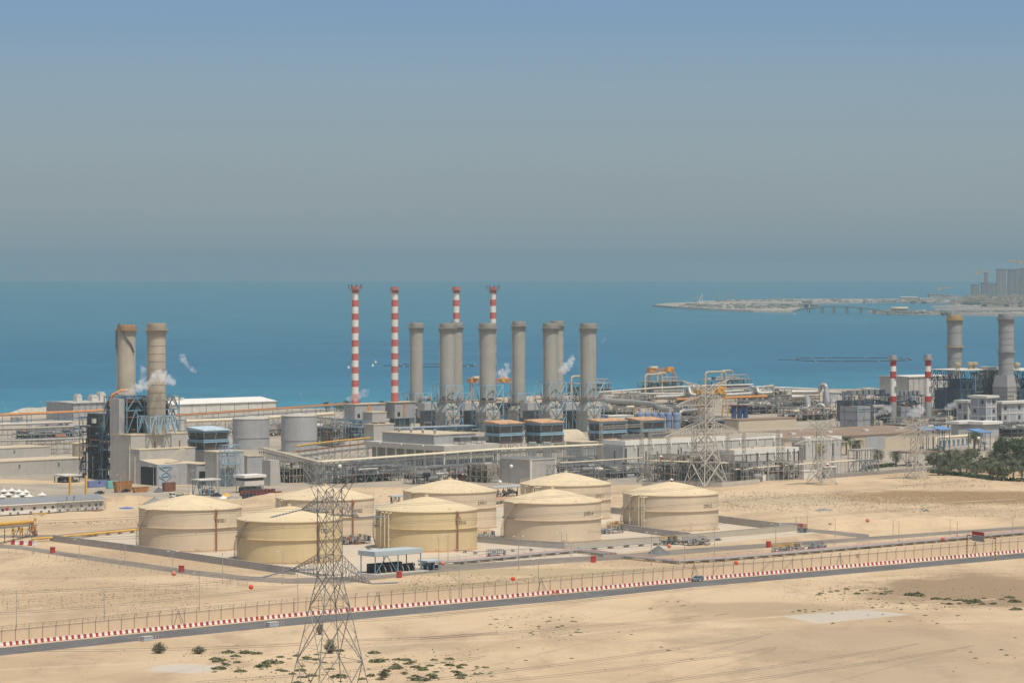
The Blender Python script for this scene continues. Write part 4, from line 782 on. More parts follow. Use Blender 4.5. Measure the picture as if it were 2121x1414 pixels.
# beige quarter round duct and roofs by the filter houses
O = G(1172, 930); t = thing('curved_duct', 'beige quarter-round duct right of the two filter houses', 'duct', O); mb = MB(); Lr = along(O, ER, 1218)
prof = [(10 * math.cos(a), 10 * math.sin(a)) for a in span(0, math.pi / 2, 8)]
for (x0, z0), (x1, z1) in zip(prof, prof[1:]): mb.face([O - EL * x0 + EL * 10 + EZ * z0, O + ER * Lr - EL * x0 + EL * 10 + EZ * z0, O + ER * Lr - EL * x1 + EL * 10 + EZ * z1, O - EL * x1 + EL * 10 + EZ * z1])
for u in (0, Lr): mb.face([O + ER * u + EL * 10] + [O + ER * u - EL * x + EL * 10 + EZ * z for x, z in prof])
mb.build('casing', M('dusty_beige_sheet', (.50, .42, .30)), t, True)
house('low_hall', 'low grey hall with dusty roof beside the beige duct', 'industrial building', 1205, 945, 1173, 1240, 915, m_grey2, m_roof_sand)
for i in range(6):
    O = G(1098 + (i % 3) * 5 + (i // 3) * 30, 965); t = thing('silo', 'small galvanised silo of the %s trio before the filter houses' % ('left', 'right')[i // 3], 'silo', O, 'silos of the %s trio' % ('left', 'right')[i // 3]); mb = MB(); mb.lathe(O, [(.9, 0), (.9, Zat(916, O.y)), (.01, Zat(914, O.y))], 12); mb.build('drum', m_silver, t, True)
    mb = MB(); mb.lathe(O, [(.95, 4), (1, 4), (1, 4.3), (.95, 4.3)], 12, cap=False); mb.build('hoop', m_galv, t)
# ================================================================== SUBSTATION AND SWITCH HALLS
def hall(px, py, pl, pr, yt, label, band=2.2, bays=9, wall=M('pale_grey_cladding', (.48, .46, .41), var=.07, streak=.2)):
    O, Lr, Ll, h = bld(px, py, pl, pr, yt); t = thing('switch_hall', label, 'industrial building', O, 'switch halls of the substation'); mb = MB(); mb.g(O, 0, Lr, 0, Ll, 0, h - band); mb.build('wall', wall, t)
    mb = MB(); mb.g(O, -.3, Lr + .3, -.3, Ll + .3, h - band, h); mb.build('parapet', m_white, t); mb = MB(); mb.g(O, .4, Lr - .4, .4, Ll - .4, h - .1, h + .05); mb.build('flat_roof', m_roof_sand, t)
    for k in range(bays): mb = MB(); u = Lr * (k + .5) / bays; mb.g(O, u - .35, u + .35, -.7, -.3, h - band - 1.6, h - band + .4); mb.build('bracket', m_white, t)
    mb = MB()
    for k in range(bays + 1): u = Lr * k / bays; mb.g(O, u - .15, u + .15, -.08, .02, 0, h - band)
    mb.build('wall_joint', m_greyd, t); return t, O, Lr, Ll, h
t, O, Lr, Ll, h = hall(1295, 972, 1251, 1619, 913, 'very long grey switch hall with white parapet band behind the lattice pylon')
for k, u in enumerate((.03, .2)): mb = MB(); mb.g(O, Lr * u, Lr * u + 16, 6, 9, h + .6, h + 2.6); frame(mb, O + ER * Lr * u + EL * 6, span(0, 16, 4), [0, 3], [h, h + .6], .12, 0); mb.build('roof_cooler', m_greyd, t)
mb = MB(); frustum(mb, O + EL * Ll * .5 - ER * .6, [(.5, Ll * .42, 1), (.7, Ll * .5, h - 2.8)]); mb.build('dark_end_panel', m_grey2, t)
t, O, Lr, Ll, h = hall(1521, 985, 1485, 1653, 932, 'shorter grey switch hall with white parapet nearer the white pylon base', bays=4)
mb = MB(); 
for k in range(26): mb.g(O, Lr * k / 26, Lr * k / 26 + .5, -.25, -.05, .5, h * .22)
mb.build('louvre', m_rust, t)
t, O, Lr, Ll, h = hall(1668, 952, 1640, 1742, 906, 'low grey hall with white parapet and a yellow panel behind the first low pylon', 1.8, 5)
mb = MB(); mb.g(O, Lr * .3, Lr * .5, -.1, .1, h * .3, h * .7); mb.build('window_panel', M('dull_yellow_panel', (.42, .36, .16)), t)
# brown roofed pump house
O = G(1740, 934); Lm, Lr = along(O, ER, 1365), along(O, ER, 1966); h = Zat(904, O.y); t = thing('pump_house', 'very long hall with brown felt roof and beige wall behind the small pylons', 'industrial building', O)
mb = MB(); mb.g(O, Lm, Lr, 0, 46, 0, h); mb.build('wall', M('beige_render', (.52, .44, .32), var=.05), t); mb = MB(); a = [O + ER * (Lm - .5) - EL * .6 + EZ * h, O + ER * (Lr + .5) - EL * .6 + EZ * h, O + ER * (Lr + .5) + EL * 46.5 + EZ * (h + 1.2), O + ER * (Lm - .5) + EL * 46.5 + EZ * (h + 1.2)]
mb.hull(a + [p + EZ * .5 for p in a], [(4, 5, 6, 7), (0, 1, 5, 4), (1, 2, 6, 5), (2, 3, 7, 6), (3, 0, 4, 7), (3, 2, 1, 0)]); mb.build('roof', m_brown, t)
mb = MB(); u0, u1 = along(O, ER, 1793), along(O, ER, 1833); mb.g(O, u0, u1, -.3, .2, 0, h * .92); mb.build('roller_door', m_grey2, t)
for u in span(Lm + 20, Lr - 10, 7): mb = MB(); mb.g(O, u, u + 1.4, -.12, .1, h * .6, h * .8); mb.build('wall_grille', m_galv_warm, t)
for u in span(Lm + 30, Lr - 20, 6): mb = MB(); mb.g(O, u, u + 3.2, 18, 21, h + .9, h + 2); mb.build('roof_hatch', m_whited, t)
house('beige_store', 'beige store with grey door behind the long brown roof', 'industrial building', 1530, 890, 1500, 1650, 869, M('beige_render', (.52, .44, .32)), m_brown)
house('store', 'low pale shed between the blue vessels and the grey stacks', 'industrial building', 1262, 885, 1240, 1312, 861, m_whited, m_whited)
# lattice work
def lattice_post(mb, b, w, h, r=.09, n=None, top=None):
    b = Vector(b); n = n or max(3, int(h / (w * 1.3))); top = w if top is None else top; c = lambda i, k: b + ER * ((w + (top - w) * k / n) / 2 * (1 if i in (1, 2) else -1)) + EL * ((w + (top - w) * k / n) / 2 * (1 if i > 1 else -1)) + EZ * (h * k / n)
    for i in range(4): mb.beam(c(i, 0), c(i, n), r * 1.3)
    for k in range(n):
        for i in range(4): mb.beam(c(i, k), c((i + 1) % 4, k + 1), r); mb.beam(c(i, k + 1), c((i + 1) % 4, k), r * .8)
def lattice_beam(mb, a, b, w, r=.08):
    a, b = Vector(a), Vector(b); n = max(3, int((b - a).length / w)); d = (b - a).normalized(); s = Vector((-d.y, d.x, 0)).normalized() * w / 2; u = EZ * w
    ch = lambda i, k: a.lerp(b, k / n) + (s if i % 2 else -s) + (u if i > 1 else Vector())
    for i in range(4): mb.beam(ch(i, 0), ch(i, n), r * 1.2)
    for k in range(n):
        for i, j in ((0, 1), (2, 3), (0, 2), (1, 3)): mb.beam(ch(i if k % 2 else j, k), ch(j if k % 2 else i, k + 1), r)
def gantry(label, pts, ztop, zb=None, w=1.5):
    t = thing('switchyard_gantry', label, 'lattice gantry', pts[0], 'lattice gantries of the substation')
    for p in pts: mb = MB(); lattice_post(mb, p, w, ztop, .09, top=w * .7); mb.build('lattice_post', m_galv_warm, t)
    for a, b in zip(pts, pts[1:]): mb = MB(); lattice_beam(mb, a + EZ * (zb or ztop - 2.5), b + EZ * (zb or ztop - 2.5), 1.3); mb.build('lattice_beam', m_galv_warm, t)
    return t
gp = lambda px, py: G(px, py)
gantry('lattice gantry spanning in front of the two right blue filter houses', [gp(1245, 990), gp(1329, 984)], Zat(872, 1600))
gantry('lattice gantry left of the tall pylon, before the long switch hall', [gp(1346, 1000), gp(1385, 996), gp(1436, 991)], Zat(884, 1560))
gantry('lattice gantry right of the tall pylon, before the shorter switch hall', [gp(1507, 998), gp(1541, 995), gp(1612, 989)], Zat(893, 1560))
gantry('low lattice gantry at the right end of the shorter switch hall', [gp(1622, 990), gp(1660, 986)], Zat(905, 1580))
def insulator_post(O, h, stand):
    t = thing('insulator_post', '', 'insulator', O); mb = MB(); lattice_post(mb, O, .9, h * stand, .07); mb.build('stand', m_galv, t)
    mb = MB(); pr = []
    for i in range(9): pr += [(.24, h * stand + h * (1 - stand) * i / 9), (.40, h * stand + h * (1 - stand) * (i + .5) / 9)]
    pr.append((.2, h)); mb.lathe(O, pr, 8); mb.build('insulator', m_insul, t); mb = MB(); mb.lathe(O + EZ * h, [(.1, 0), (.55, .2), (.55, .5), (.1, .7)], 8); mb.build('terminal_cap', m_galv, t); return t
ip = insulator_post(Vector((0, 0, 0)), 12, .42); first = [ip]
ips = [(1273, 985), (1297, 982), (1322, 979), (1405, 985), (1420, 990), (1411, 980), (1546, 997), (1568, 994), (1590, 992), (1558, 980), (1580, 977), (1602, 974), (1654, 988), (1661, 982), (1338, 990), (1362, 990), (1450, 1000), (1475, 1000), (1492, 998), (1632, 985), (1645, 984), (1690, 972), (1700, 968), (1725, 965)]
for i, (x, y) in enumerate(ips):
    o = ip if i == 0 else dup(ip); o.location = G(x, y); o['label'] = 'brown ribbed insulator standing on a lattice stand in the switchyard'; o['group'] = 'insulator posts of the switchyard'
rack('busbar_rack', 'cream topped busbar rack with brown insulators running towards the tall pylon', [G(1340, 997), G(1420, 1000), G(1507, 1003)], 9.5, 3, 3.4, [(-1, .2, .3, m_cream), (1, .2, .3, m_cream)], m_galv, .11, (1, .55), legs2=2, group='busbar racks')
rack('busbar_rack', 'low cream pipe on posts crossing before the shorter switch hall', [G(1521, 1000), G(1640, 990), G(1770, 980)], 6.0, 2, 6, [(-.5, .2, .3, m_cream), (.6, .2, .3, m_cream)], m_galv, .11, (1,), group='busbar racks')
rack('busbar_rack', 'busbar rack of many thin posts in front of the long switch hall', [G(1160, 1000), G(1250, 994), G(1330, 988)], 9, 3, 3.2, [(0, .2, .3, m_cream), (-1, -4, .2, m_cream)], m_galv, .1, (1, .5), legs2=2, group='busbar racks')
process_unit('thicket of thin steel and insulators right of the tall pylon', 1470, 1003, 1440, 1520, 940, 301, n=60, levels=3, col=m_galv_warm, bays=6, name='switchyard_bay', group='switchyard bays', mats=[m_galv, m_galv_warm, m_insul, m_whited], depth=18)
process_unit('switchyard bay of thin steel behind the white low wall', 1590, 995, 1560, 1655, 958, 302, n=50, levels=2, col=m_galv_warm, bays=6, name='switchyard_bay', group='switchyard bays', mats=[m_galv, m_galv_warm, m_insul, m_whited], depth=12)
process_unit('switchyard bay of dark transformers behind the cable bridge', 860, 1003, 830, 1030, 968, 303, n=70, levels=2, col=m_galv, bays=8, name='switchyard_bay', group='switchyard bays', mats=[m_galv, m_greyd, m_rust, m_whited, m_black], depth=8)
process_unit('switchyard bay with pale cabinets behind the pylon top', 700, 1002, 665, 830, 968, 304, n=70, levels=2, col=m_galv, bays=7, name='switchyard_bay', group='switchyard bays', mats=[m_galv, m_greyd, m_rust, m_whited, m_galv], depth=14)
process_unit('switchyard bay below the short cream pipe, right of the windowless hall', 1160, 1003, 1152, 1240, 965, 305, n=50, levels=2, col=m_galv, bays=6, name='switchyard_bay', group='switchyard bays', mats=[m_galv, m_greyd, m_insul, m_whited], depth=14)
process_unit('switchyard bay of pale frames before the dark end of the long switch hall', 1265, 995, 1245, 1345, 965, 306, n=45, levels=2, col=m_galv, bays=6, name='switchyard_bay', group='switchyard bays', mats=[m_galv, m_greyd, m_insul, m_whited], depth=10)
def wall_run(name, label, pts, h, mat, w=.35, group=None, cope=None):
    t = thing(name, label, 'wall', pts[0], group)
    mb = MB(); cb = MB()
    for a, b in zip(pts, pts[1:]):
        d = (b - a).normalized(); n = Vector((-d.y, d.x, 0)) * w; mb.par(a - n / 2 - EZ * .05, b - a, n, EZ * (h + .05)); cb.par(a - n * .7 + EZ * h, b - a, n * 1.4, EZ * .12)
    mb.build('wall', mat, t); cb.build('coping', cope or mat, t); return t
wall_run('white_wall', 'low white wall enclosing the switchyard to the right of the tall pylon', [G(1556, 998), G(1670, 986)], 2.8, m_white)
wall_run('pale_wall', 'low pale concrete wall beside the foot of the tall pylon', [G(1360, 1003), G(1440, 1006), G(1495, 1008), G(1572, 1001)], 2.0, m_conc_light)
wall_run('pale_wall', 'low pale concrete wall between the rear tank and the switchyard', [G(1258, 1002), G(1330, 997)], 2.2, m_conc_light)
# ================================================================== DESALINATION WORKS
def arch(mb, O, u, v, z0, z1, L, r): pipe_run(mb, O, [(u, v, z0), (u, v, z1 - 2), (u + .6, v, z1 - .6), (u + 2, v, z1), (u + L - 2, v, z1), (u + L - .6, v, z1 - .6), (u + L, v, z1 - 2), (u + L, v, z0)], r, 8)
def evaporator(px, py, w_px, yt, label, seed):
    O = G(px, py); s = O.y / F; Lr = along(O, ER, px + w_px); h = Zat(yt, O.y); t = thing('evaporator_unit', label, 'desalination unit', O, 'evaporators of the desalination works'); rg = random.Random(seed)
    mb = MB(); frame(mb, O, span(0, Lr, 4), [0, 8, 16], span(0, h * .7, 3), .2, .5, rg); mb.build('steel_frame', m_greyd, t)
    mb = MB()
    for k in range(3): pipe_run(mb, O, [(1, 2 + k * 5, h * .35), (1.3, 2 + k * 5, h * .35), (Lr - 1.3, 2 + k * 5, h * .35), (Lr - 1, 2 + k * 5, h * .35)], [.8, 2.2, 2.2, .8], 12)
    mb.build('evaporator_vessel', m_silver, t, True)
    mb = MB(); arch(mb, O, -Lr * .25, 0, h * .1, h, Lr * .55, .75); mb.build('vapour_pipe', M('dusty_beige_pipe', (.44, .38, .27), var=.1), t, True)
    mb = MB(); arch(mb, O, Lr * .35, 6, h * .3, h * 1.02, Lr * .3, .7); mb.build('vapour_pipe', M('dusty_beige_pipe', (.44, .38, .27), var=.1), t, True)
    mb = MB(); arch(mb, O, Lr * .3, 1, h * .4, h * .86, Lr * .65, .4); arch(mb, O, Lr * .4, 3, h * .4, h * .76, Lr * .4, .35); mb.build('vent_pipe', m_silver, t, True)
    mb = MB(); 
    for z in (h * .25, h * .5, h * .7): mb.g(O, -1, Lr + 1, -1, 17, z - .1, z + .1)
    mb.build('gallery', m_galv_warm, t); clutter(t, O, 0, Lr, -1, 16, 0, h * .8, 70, seed + 5, [m_silver, m_galv, m_greyd, m_cream, m_galv_warm, m_blue])
evaporator(1200, 832, 66, 779, 'evaporator unit partly hidden by the rightmost thick grey stack', 401)
evaporator(1352, 828, 62, 775, 'evaporator unit with tall cream pipes below the orange gantry crane by the sea', 402)
evaporator(1480, 826, 75, 770, 'evaporator unit with tall cream pipes right of the tall lattice pylon', 403)
evaporator(1590, 838, 40, 800, 'darker lower evaporator unit with one cream pipe near the silver tanks', 404)
def portal_crane(pl, pr, yt, Y, zleg, label, girder=3.0, mat=m_org, double=True):
    a, b = Vector(((pl - CX) * Y / F, Y, 0)), Vector(((pr - CX) * Y / F, Y + 6, 0)); z = Zat(yt, Y); t = thing('gantry_crane', label, 'crane', a, 'orange gantry cranes by the sea')
    mb = MB(); lattice_beam(mb, a + EZ * (z - girder), b + EZ * (z - girder), girder * .8, .3); mb.g(a, -2, 3, -2, 2, z - girder, z); mb.build('girder', mat, t)
    for p in (a, b):
        mb = MB()
        for k in (-3, 3): mb.beam(p + EL * k + EZ * zleg, p + EL * k * .3 + EZ * (z - girder), .4)
        mb.beam(p + EL * -2.2 + EZ * (zleg + (z - zleg) * .4), p + EL * 2.2 + EZ * (zleg + (z - zleg) * .4), .35); mb.build('leg', mat, t)
    mb = MB(); c = a.lerp(b, .8); mb.g(c, -3, 3, -1.5, 1.5, z - girder * .9, z + .6); mb.build('trolley', M('bright_orange_paint', (.62, .30, .05)), t)
    mb = MB(); c = a.lerp(b, .15); mb.g(c, -4, 3, -1.4, 1.4, z, z + 1.3); mb.build('machine_house', m_cream, t)
portal_crane(976, 1061, 783, 2330, 0, 'orange gantry crane seen between the grey stacks')
portal_crane(1347, 1397, 762, 2500, 0, 'orange gantry crane standing above the evaporators by the sea')
portal_crane(1445, 1503, 803, 2180, 0, 'yellow orange gantry behind the top of the tall lattice pylon', mat=m_yel, girder=3.5)
def big_pipe(name, label, pts, r, mat=m_silver, rings=0, sup=True, group='large pipelines of the desalination works'):
    """pts: (px, y, depth) of the pipe axis"""
    w = [P(x, y, Y) for x, y, Y in pts]; t = thing(name, label, 'pipeline', (w[0].x, w[0].y, 0), group); mb = MB(); path = []
    for i in range(len(w)):
        if 0 < i < len(w) - 1:
            a, b = w[i] + (w[i - 1] - w[i]).normalized() * min(r * 2, (w[i - 1] - w[i]).length * .4), w[i] + (w[i + 1] - w[i]).normalized() * min(r * 2, (w[i + 1] - w[i]).length * .4)
            path += [a, a.lerp(w[i], .6).lerp(b, .2), b.lerp(w[i], .6).lerp(a, .2), b]
        else: path.append(w[i])
    mb.tube(path, r, 12); mb.build('pipe', mat, t, True)
    L = sum((b - a).length for a, b in zip(w, w[1:])); mb = MB(); mr = MB(); k = max(2, int(L / 9))
    for i in range(1, k):
        s = L * i / k
        for a, b in zip(w, w[1:]):
            l = (b - a).length
            if s <= l: q = a.lerp(b, s / l); d = (b - a).normalized(); break
            s -= l
        if sup and q.z > r: mb.beam(Vector((q.x - 1, q.y, 0)), q, .18); mb.beam(Vector((q.x + 1, q.y, 0)), q, .18)
        if rings: mr.tube([q - d * .25, q + d * .25], r * 1.08, 12)
    if mb.v: mb.build('support', m_galv, t)
    if mr.v: mr.build('flange', m_galv_warm, t)
    return t
big_pipe('large_pipe', 'very thick silver pipe with joints right of the grey stacks', [(1246, 828, 2290), (1300, 832, 2275), (1348, 836, 2250), (1372, 846, 2220), (1390, 848, 2210)], 1.8, rings=1)
big_pipe('large_pipe', 'thick silver pipe with an upright bend below the sea side gantry crane', [(1360, 822, 2350), (1420, 820, 2350), (1421, 803, 2350), (1428, 803, 2348), (1429, 818, 2345), (1450, 817, 2345)], 1.4)
big_pipe('large_pipe', 'thick silver pipe with an upright bend left of the dark evaporator', [(1506, 818, 2340), (1560, 815, 2340), (1561, 803, 2340), (1569, 803, 2338), (1570, 815, 2335), (1600, 813, 2335)], 1.4)
big_pipe('large_pipe', 'thick silver pipe looping over beside the silver tanks', [(1640, 812, 2330), (1698, 812, 2330), (1699, 797, 2330), (1711, 797, 2326), (1712, 812, 2326), (1716, 836, 2200)], 1.5)
big_pipe('large_pipe', 'grey pipe bending down steeply before the silver tanks', [(1640, 822, 2240), (1672, 822, 2240), (1676, 845, 2200), (1676, 862, 2190)], 1.6)
big_pipe('large_pipe', 'grey inverted U pipe before the silver tanks', [(1690, 866, 2170), (1690, 838, 2170), (1707, 838, 2168), (1708, 868, 2168)], 1.2)
big_pipe('large_pipe', 'grey inverted U pipe beside the blue round vessels', [(1408, 885, 2060), (1408, 852, 2060), (1424, 850, 2065), (1450, 848, 2080)], 1.0)
big_pipe('thin_pipeline', 'pale pipeline on posts along the shore from the grey stacks to the evaporators', [(1240, 812, 2420), (1345, 804, 2440), (1440, 799, 2455), (1560, 796, 2470)], .55, m_whited)
big_pipe('thin_pipeline', 'pale pipeline along the shore right of the dark evaporator', [(1555, 800, 2440), (1640, 803, 2450), (1700, 806, 2450)], .5, m_whited)
big_pipe('thin_pipeline', 'lower pale pipeline on posts in the middle of the desalination works', [(1250, 820, 2370), (1330, 815, 2380), (1430, 815, 2390), (1540, 808, 2400)], .6, m_whited)
big_pipe('thin_pipeline', 'orange red beam line in front of the dark evaporator', [(1500, 824, 2290), (1545, 822, 2300), (1588, 820, 2310)], .9, m_org)
big_pipe('thin_pipeline', 'orange red beam line left of the tall pylon top', [(1400, 827, 2280), (1445, 825, 2290)], .8, m_org)
for k in range(6):
    O = G(1326 + k * 15, 888 + k * .4); t = thing('blue_vessel', 'blue round-topped vessel, %s of six in a row above the blue filter house' % ('first', 'second', 'third', 'fourth', 'fifth', 'sixth')[k], 'vessel', O, 'row of blue vessels'); R = 1.95; hz = Zat(853, O.y); mb = MB()
    mb.lathe(O, [(R, .6), (R, hz - R * .7)] + [(R * math.cos(a), hz - R * .7 + R * .7 * math.sin(a)) for a in span(.2, math.pi / 2, 5)], 24, cap=False); mb.build('shell', M('slate_blue_paint', (.17, .23, .36), var=.1), t, True); mb = MB(); mb.lathe(O, [(R + .1, hz * .5), (R + .2, hz * .5), (R + .2, hz * .54), (R + .1, hz * .54)], 24, cap=False); mb.build('hoop', m_blued, t)
for k in range(3):
    O = G(1520 + k * 12, 873); t = thing('dark_blue_tank', 'dark blue upright tank, %s of three under a rusty deck' % ('left', 'middle', 'right')[k], 'vessel', O, 'trio of dark blue tanks'); mb = MB(); mb.cyl(O, 1.6, Zat(840, O.y), 20); mb.build('shell', M('navy_tank_paint', (.03, .06, .16)), t, True)
    mb = MB(); mb.box(O + EZ * (Zat(840, O.y) + .4), (5, 5, .4), PHI); mb.build('deck', m_rust, t)
k = 0
for px, py, pl, pr, yt, lab in ((1280, 868, 1245, 1330, 845, 'low pipe clutter behind the right blue filter houses'), (1400, 862, 1370, 1470, 838, 'pipe clutter in front of the orange beam line'), (1560, 858, 1520, 1640, 832, 'wide tangle of lagged pipes behind the beige store'), (1660, 872, 1600, 1740, 846, 'tangle of lagged pipes before the silver tanks'),
        (1430, 845, 1380, 1480, 820, 'steel and pipes at the foot of the second evaporator'), (1570, 838, 1540, 1640, 812, 'steel and pipes at the foot of the third evaporator'), (1300, 846, 1250, 1360, 818, 'steel and pipes at the foot of the first evaporator'), (1660, 846, 1620, 1705, 822, 'dark steel and pipes left of the silver tanks'),
        (1450, 888, 1420, 1520, 866, 'grey machinery rows behind the tall pylon'), (1890, 892, 1850, 1985, 868, 'rust and cream pipe clutter at the foot of the short striped stacks'), (2095, 905, 2050, 2180, 880, 'pipe clutter with cream pipes before the office block'), (1960, 880, 1930, 1990, 848, 'dark steel and pipes between the second short striped stack and the offices')):
    k += 1; process_unit(lab, px, py, pl, pr, yt, 500 + k * 7, n=110, levels=2 + k % 2, col=(m_galv, m_galv_warm, m_greyd)[k % 3], bays=6, depth=26, mats=[m_silver, m_silver, m_galv, m_greyd, m_cream, m_galv_warm, m_whited, m_rust], brace=.4)
# silver tanks and boilers at the right
tank_simple(1704, 1742, 812, 838, M('silver_tank_steel', (.48, .47, .45), var=.06), m_conc_light, 'wide silver tank with pale roof beside the looping pipe', group='silver tanks by the sea')
tank_simple(1744, 1772, 810, 838, m_grey2, m_conc_light, 'dull grey tank right of the wide silver one', group='silver tanks by the sea')
tank_simple(1783, 1815, 805, 826, m_conc_light, m_conc_light, 'low cream tank by the beach behind the boiler steel', group='silver tanks by the sea')
def boiler(px, py, pl, pr, yt, label, seed):
    O, Lr, Ll, h = bld(px, py, pl, pr, yt); t = thing('steam_boiler', label, 'boiler', O, 'steam boilers beside the short striped stacks'); Ll = 22
    mb = MB(); mb.g(O, 0, Lr * .38, 0, 14, 0, h * .66); mb.g(O, Lr * .45, Lr * .7, 4, 16, 0, h * .55); mb.build('casing', m_stack_gry, t); mb = MB(); mb.g(O, Lr * .05, Lr * .95, 8, 18, h * .2, h * .82); mb.build('dark_casing', m_greyd, t)
    mb = MB(); frame(mb, O, span(0, Lr, 5), [0, 10, Ll], span(0, h, 4), .18, .5, random.Random(seed)); mb.build('steel_frame', m_blued, t)
    mb = MB(); pipe_run(mb, O, [(Lr * .45, 1, h * .62), (Lr * .46, 1, h * .62), (Lr * .78, 1, h * .62), (Lr * .79, 1, h * .62)], [.4, 1.6, 1.6, .4], 12); mb.build('steam_drum', m_silver, t, True)
    mb = MB(); 
    for k in range(6): mb.g(O, Lr * k / 6 + .3, Lr * (k + .7) / 6, 4, 9, h, h + 2.6)
    mb.build('roof_cooler', m_galv, t); clutter(t, O, 0, Lr, -1, 18, 0, h, 90, seed, [m_greyd, m_galv, m_silver, m_blue, m_rust, m_cream])
boiler(1775, 888, 1760, 1848, 818, 'steam boiler with grey casing left of the first short striped stack', 611)
boiler(1866, 886, 1850, 1920, 820, 'steam boiler with dark casing left of the second short striped stack', 622)
t = white_hall(1962, 850, 1882, 1966, 778, 'tall grey hall by the sea left of the ochre ringed stack', wall=m_grey, roof=m_whited, pitch=.4, depth=26)
# blue boiler house far right
def tall_boiler(px, py, pl, pr, yt, label, seed):
    O, Lr, Ll, h = bld(px, py, pl, pr, yt); t = thing('tall_boiler', label, 'boiler', O, 'tall blue framed boilers'); Ll = 24; mb = MB(); mb.g(O, -1, Lr + 1, -1, Ll + 1, h, h + .6); mb.build('roof', m_whited, t)
    mb = MB(); frame(mb, O, span(0, Lr, 5), [0, 12, Ll], [0, h * .45, h * .66, h * .82, h], .28, .8, random.Random(seed), .2); mb.build('steel_frame', m_blued, t); mb = MB(); mb.g(O, .8, Lr * .45, 1, Ll - 2, 0, h * .64); mb.build('blue_casing', M('deep_blue_cladding', (.07, .09, .115), var=.1), t)
    mb = MB()
    for k in range(7): mb.g(O, .8 + Lr * .45 * k / 7, 1.2 + Lr * .45 * k / 7, .6, 1, 0, h * .64)
    mb.build('casing_rib', m_blued, t); mb = MB(); mb.g(O, Lr * .5, Lr - 1, 3, Ll - 2, 0, h * .8); mb.build('dark_casing', m_greyd, t)
    mb = MB()
    for k in range(7): pipe_run(mb, O, [(Lr * (.5 + .06 * k), 1, h * .68), (Lr * (.5 + .06 * k), .4, h * .95)], .35, 6)
    mb.build('header_pipe', m_silver, t, True); mb = MB(); pipe_run(mb, O, [(Lr * .5, -1, h * .1), (Lr * .62, 2, h * .5), (Lr * .8, 2, h * .5), (Lr * .95, -1, h * .1)], 1.6, 10); mb.build('gas_duct', m_rust, t, True)
    for u in (.3, .7, .85): mb = MB(); mb.lathe(O + ER * Lr * u + EL * 10 + EZ * h, [(1.4, 0), (1.4, 3), (2.2, 3.2), (2.2, 4.6), (.01, 5)], 12); mb.build('roof_ventilator', m_conc_warm, t, True)
    clutter(t, O, Lr * .4, Lr, -1, 8, 0, h * .95, 60, seed, [m_greyd, m_galv, m_silver, m_blue, m_rust]); return O, Lr, h
O, Lr, h = tall_boiler(1990, 880, 1976, 2054, 768, 'tall blue framed boiler with white roof between the two tall right stacks', 633)
t = thing('slab_tower', 'narrow white slab tower beside the hooded right stack', 'industrial building', O + ER * (Lr + 2)); mb = MB(); mb.g(O, Lr + 2, Lr + 7, -2, 12, 0, h + 1.5); mb.build('wall', m_whited, t); mb = MB(); mb.g(O, Lr + 1.8, Lr + 7.2, -2.2, 12.2, h + 1.5, h + 1.9); mb.build('coping', m_conc_light, t)
tall_boiler(2112, 880, 2100, 2180, 768, 'tall blue framed boiler with white roof cut off by the right edge', 644)
# offices
def offices(px, py, pl, pr, yt, label, storeys, bays, side=2):
    O, Lr, Ll, h = bld(px, py, pl, pr, yt); t = thing('office_building', label, 'office building', O, 'grey office blocks'); mb = MB(); mb.g(O, 0, Lr, 0, Ll, 0, h); mb.build('wall', M('office_grey_render', (.34, .35, .37), var=.05), t)
    mb = MB(); mb.g(O, -1.4, Lr + 1.4, -1.4, Ll + 1.4, h, h + 1.3); mb.build('roof', m_whited, t); fr = MB()
    for k in range(storeys + 1): z = h * k / storeys; fr.g(O, -.2, Lr + .2, -.2, Ll + .2, max(0, z - .35), z + .35 if k < storeys else h)
    for u in span(0, Lr, bays): fr.g(O, u - .3, u + .3, -.22, .1, 0, h)
    for v in span(0, Ll, side): fr.g(O, -.22, .1, v - .3, v + .3, 0, h)
    fr.build('facade_frame', m_whited, t); sh = h / storeys
    for k in range(storeys):
        for i in range(bays):
            if (i * 7 + k * 3 + px) % 3 == 0: continue
            w = MB(); u = Lr * (i + .5) / bays; w.g(O, u - .9, u + .9, -.12, .05, sh * k + sh * .35, sh * k + sh * .75); w.build('window', m_glass, t)
        for i in range(side):
            if (i + k + px) % 2: continue
            w = MB(); v = Ll * (i + .5) / side; w.g(O, -.12, .05, v - .9, v + .9, sh * k + sh * .35, sh * k + sh * .75); w.build('window', m_glass, t)
    return t, O, Lr, Ll, h
offices(2043, 900, 2011, 2063, 824, 'tallest grey office block with overhanging white roof in the middle of the group', 4, 2)
offices(2005, 896, 1983, 2016, 833, 'grey office block with overhanging roof at the left of the group', 3, 1)
offices(2075, 896, 2060, 2190, 836, 'long grey office block running out at the right edge', 3, 8)
house('porch', 'white slab roofed porch, left of two before the offices', 'building', 1985, 905, 1970, 2020, 872, m_grey2, m_white, over=1.5, parapet=1.6)
house('porch', 'white slab roofed porch, right of two before the offices', 'building', 2035, 908, 2012, 2069, 873, m_grey2, m_white, over=1.5, parapet=1.6)
house('office_annex', 'pale annex with a flat roof behind the long office block', 'building', 2100, 880, 2072, 2200, 818, m_conc_light, m_whited)
m_cblue = M('bright_blue_roof', (.13, .24, .42), var=.1)
canopy(1912, 940, 1896, 1935, 890, 'bright blue canopy over pumps, left of a joined pair', m_cblue, m_blued, .6, eq=8, seed=71, slope=1.5, group='bright blue canopies')
canopy(1946, 937, 1931, 1968, 889, 'bright blue canopy over pumps, right of a joined pair', m_cblue, m_blued, .6, eq=8, seed=72, slope=1.5, group='bright blue canopies')
